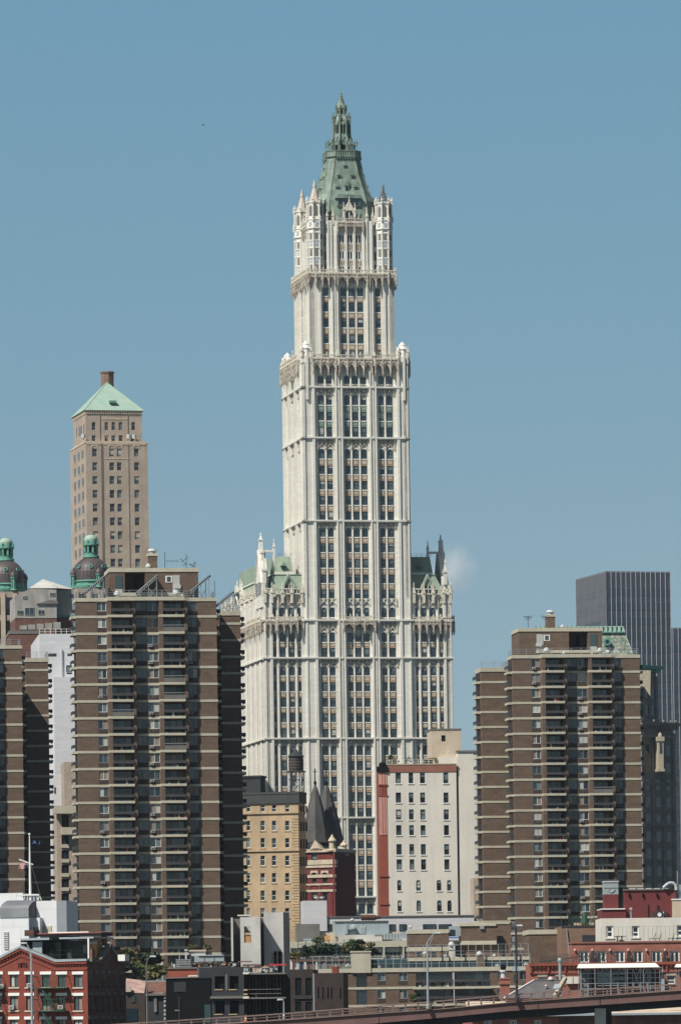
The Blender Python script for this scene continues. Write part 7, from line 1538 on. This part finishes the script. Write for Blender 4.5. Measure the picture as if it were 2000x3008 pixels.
mb.build('girder', ramp); dk.build('deck', ramp)
mb = MB('black')
for x0, x1 in zip(xs, xs[1:]):
    p0, p1 = at(x0, ip(bb_, x0), RY), at(x1, ip(bb_, x1), RY)
    mb.add([(p0.x, 2, p0.z), (p1.x, 2, p1.z), (p1.x, 2, p1.z - .95), (p0.x, 2, p0.z - .95), (p0.x, 7, p0.z), (p1.x, 7, p1.z), (p1.x, 7, p1.z - .95), (p0.x, 7, p0.z - .95)], [(0, 1, 2, 3), (4, 5, 6, 7), (3, 2, 6, 7)], 'dgrey')
mb.build('under_beam', ramp)
mb = MB('brownr'); i = 0
sx = [at(x, ip(rt, x), RY) for x in xs]
for p, q in zip(sx, sx[1:]):
    mb.bar((p.x, .0, p.z), (q.x, .0, q.z), .085)
    for k in (.38, .74): mb.bar((p.x, .0, p.z - k), (q.x, .0, q.z - k), .05)
    mb.bar((p.x, 8.9, p.z), (q.x, 8.9, q.z), .08)
x = -400
while x < 2480:
    p = at(x, ip(rt, x), RY); q = at(x, ip(bt, x), RY); mb.box(p.x - .11, p.x + .11, .02, .22, q.z, p.z + .02); 
    x += 37
mb.build('railing', ramp)
mb = MB('concl'); p = at(1765, 2975, RY); mb.box(p.x - .7, p.x + .7, 1.8, 3.4, 0, p.z + .5); mb.box(p.x + .9, p.x + 1.6, 5, 6.5, 0, p.z + .5, 'dgrey'); p = at(600, 3060, RY); mb.box(p.x - .7, p.x + .7, 1.8, 3.4, 0, p.z + .3); p = at(-200, 3060, RY); mb.box(p.x - .7, p.x + .7, 1.8, 3.4, 0, p.z); mb.build('pier', ramp)
def lamp(label, bp, tp, hp, Y=RY - .6, r=.13, arm=True, m='metal', kind=0):
    p = at(*bp, Y); q = at(*tp, Y); h = at(*hp, Y); t = thing('street_lamp', label, 'street lamp', p, 0, 'lamps along the ramp'); q = q - p; h = h - p
    m_ = MB(m); m_.lathe(0, 0, [(r * 2, 0), (r * 2, .5), (r * 1.15, .6), (r * .8, q.z)], 8); m_.M = Matrix.Identity(4)
    m_.build('pole', t); m_ = MB(m)
    if kind: m_.bar((0, 0, q.z), (h.x * .5, 0, (q.z + h.z) / 2 + .25), .07); m_.bar((h.x * .5, 0, (q.z + h.z) / 2 + .25), (h.x, 0, h.z), .06)
    else: m_.bar((0, 0, q.z), (h.x * .8, 0, h.z - .15), .09); m_.bar((h.x * .8, 0, h.z - .15), (h.x, 0, h.z), .08); m_.bar((0, 0, q.z - .9), (h.x * .75, 0, h.z - .5), .05)
    m_.build('arm', t); m_ = MB('lmetal'); d = 1 if h.x >= 0 else -1; m_.loft([[(h.x - .1 * d, -.12, h.z - .08), (h.x - .1 * d, .12, h.z - .08), (h.x - .1 * d, .12, h.z + .1), (h.x - .1 * d, -.12, h.z + .1)], [(h.x + .7 * d, -.17, h.z - .1), (h.x + .7 * d, .17, h.z - .1), (h.x + .6 * d, .12, h.z + .12), (h.x + .6 * d, -.12, h.z + .12)]]); m_.build('lamp_head', t)
    return t
lamp('tall grey street lamp in front of the brown terrace, arm raised to the right', (1257, 2965), (1252.5, 2768), (1277, 2742))
t = lamp('street lamp with a small grey sign box right of the orange brick chimney', (1518, 2943), (1513.5, 2727), (1519, 2720), m='dgrey', kind=1, r=.16)
m_ = MB('metal'); z_ = at(1516, 2848, RY - .6).z - at(1518, 2943, RY - .6).z; m_.box(-.55, -.12, -.2, .2, z_ - .28, z_ + .28, 'bluem'); m_.box(.1, .55, -.2, .2, z_ - .28, z_ + .28, 'bluem'); m_.box(-.35, .05, -.25, .2, z_ - 1.6, z_ - .7, 'dgrey'); m_.build('sign_box', t)
lamp('pale lamp pole crossing the front of the red brick warehouse', (95, 3060), (99.5, 2803), (77, 2772), 730, .15)
lamp('slim grey street lamp between the red warehouse and the black building', (433, 3040), (434, 2830), (442, 2811), 730, .1, kind=1, m='mgrey')
lamp('short lamp behind the ramp railing at the foot of the concrete core', (834, 2996), (833, 2945), (829, 2938), RY + 4, .09, kind=1)
# construction worker-sized cones: orange cone on the ramp
t = thing('traffic_cone', 'tiny orange traffic cone behind the ramp railing', 'traffic cone', at(722, 3003, RY + 1.5), 0); m_ = MB('orange'); m_.lathe(0, 0, [(.32, 0), (.32, .06), (.2, .06), (.05, .9)], 10); m_.lathe(0, 0, [(.15, .38), (.11, .55)], 10, 'wpaint'); m_.build('cone', t)
# bird far up
t = thing('bird', 'tiny dark bird gliding in the blue sky left of the spire', 'bird', at(597, 366, 700), 0); 
m_ = MB('dgrey'); m_.loft([[(-.3, .02 * c_, .02 * s_) for c_, s_ in ((1, 0), (0, 1), (-1, 0), (0, -1))], [(-.1, .08 * c_, .07 * s_) for c_, s_ in ((1, 0), (0, 1), (-1, 0), (0, -1))], [(.2, .06 * c_, .05 * s_) for c_, s_ in ((1, 0), (0, 1), (-1, 0), (0, -1))], [(.34, .02 * c_, .02 * s_) for c_, s_ in ((1, 0), (0, 1), (-1, 0), (0, -1))]])
m_.add([(-.1, 0, .04), (.12, 0, .04), (.05, -.55, .12), (-.05, -.6, .12), (.12, 0, .05), (.0, .55, .1), (-.08, .5, .1)], [(0, 1, 2, 3), (0, 4, 5, 6)]); m_.build('body', t); t.scale = (.6, .6, .6)
# small steam cloud
cm = bpy.data.materials.new('steam'); cm.use_nodes = True; n = cm.node_tree; n.nodes.remove(n.nodes['Principled BSDF'])
pv = n.nodes.new('ShaderNodeVolumePrincipled'); tc_ = n.nodes.new('ShaderNodeTexCoord'); nz = n.nodes.new('ShaderNodeTexNoise'); nz.inputs['Scale'].default_value = .11; nz.inputs['Detail'].default_value = 4; ln = n.nodes.new('ShaderNodeVectorMath'); ln.operation = 'LENGTH'
mp_ = n.nodes.new('ShaderNodeMapping'); mp_.inputs['Scale'].default_value = (1 / 9.5, 1 / 9, 1 / 8.5); m1 = n.nodes.new('ShaderNodeMapRange'); m1.inputs[1].default_value = 0.1; m1.inputs[2].default_value = 1.0; m1.inputs[3].default_value = 1; m1.inputs[4].default_value = 0; mu = n.nodes.new('ShaderNodeMath'); mu.operation = 'MULTIPLY_ADD'; mu.inputs[1].default_value = 4.0; mu.inputs[2].default_value = -1.6; m3 = n.nodes.new('ShaderNodeMath'); m3.operation = 'MULTIPLY'; m4 = n.nodes.new('ShaderNodeMath'); m4.operation = 'MULTIPLY'; m4.inputs[1].default_value = .16; m4.use_clamp = True
k = n.links.new; k(tc_.outputs['Object'], mp_.inputs[0]); k(mp_.outputs[0], ln.inputs[0]); k(ln.outputs['Value'], m1.inputs[0]); k(tc_.outputs['Object'], nz.inputs[0]); k(nz.outputs['Fac'], mu.inputs[0]); k(m1.outputs[0], m3.inputs[0]); k(mu.outputs[0], m3.inputs[1]); k(m3.outputs[0], m4.inputs[0]); k(m4.outputs[0], pv.inputs['Density']); k(pv.outputs[0], n.nodes['Material Output'].inputs['Volume']); pv.inputs['Anisotropy'].default_value = 0; pv.inputs['Color'].default_value = (1, 1, 1, 1)
M['steam'] = cm; mb = MB('steam'); mb.lathe(0, 0, [(.5, -8.5), (5, -7), (8, -4), (9.5, 0), (8, 4), (5, 7), (.5, 8.5)], 16); o = mb.build('steam_puff'); o.location = at(1322, 1675, 1520); o.scale = (.9, .9, .95); tag(o, 'small faint white steam puff right of the white skyscraper', 'steam', kind='stuff')

# ---------------- thin summer haze ----------------
hm = bpy.data.materials.new('haze'); hm.use_nodes = True; n = hm.node_tree; n.nodes.remove(n.nodes['Principled BSDF'])
pv = n.nodes.new('ShaderNodeVolumePrincipled'); pv.inputs['Density'].default_value = .00002; pv.inputs['Color'].default_value = (.75, .87, 1, 1)
n.links.new(pv.outputs[0], n.nodes['Material Output'].inputs['Volume']); M['haze'] = hm
mb = MB('haze'); mb.box(-6000, 6000, -3500, 15000, -5, 330); tag(mb.build('haze'), 'thin pale haze filling the air over the whole city', 'haze', kind='stuff')
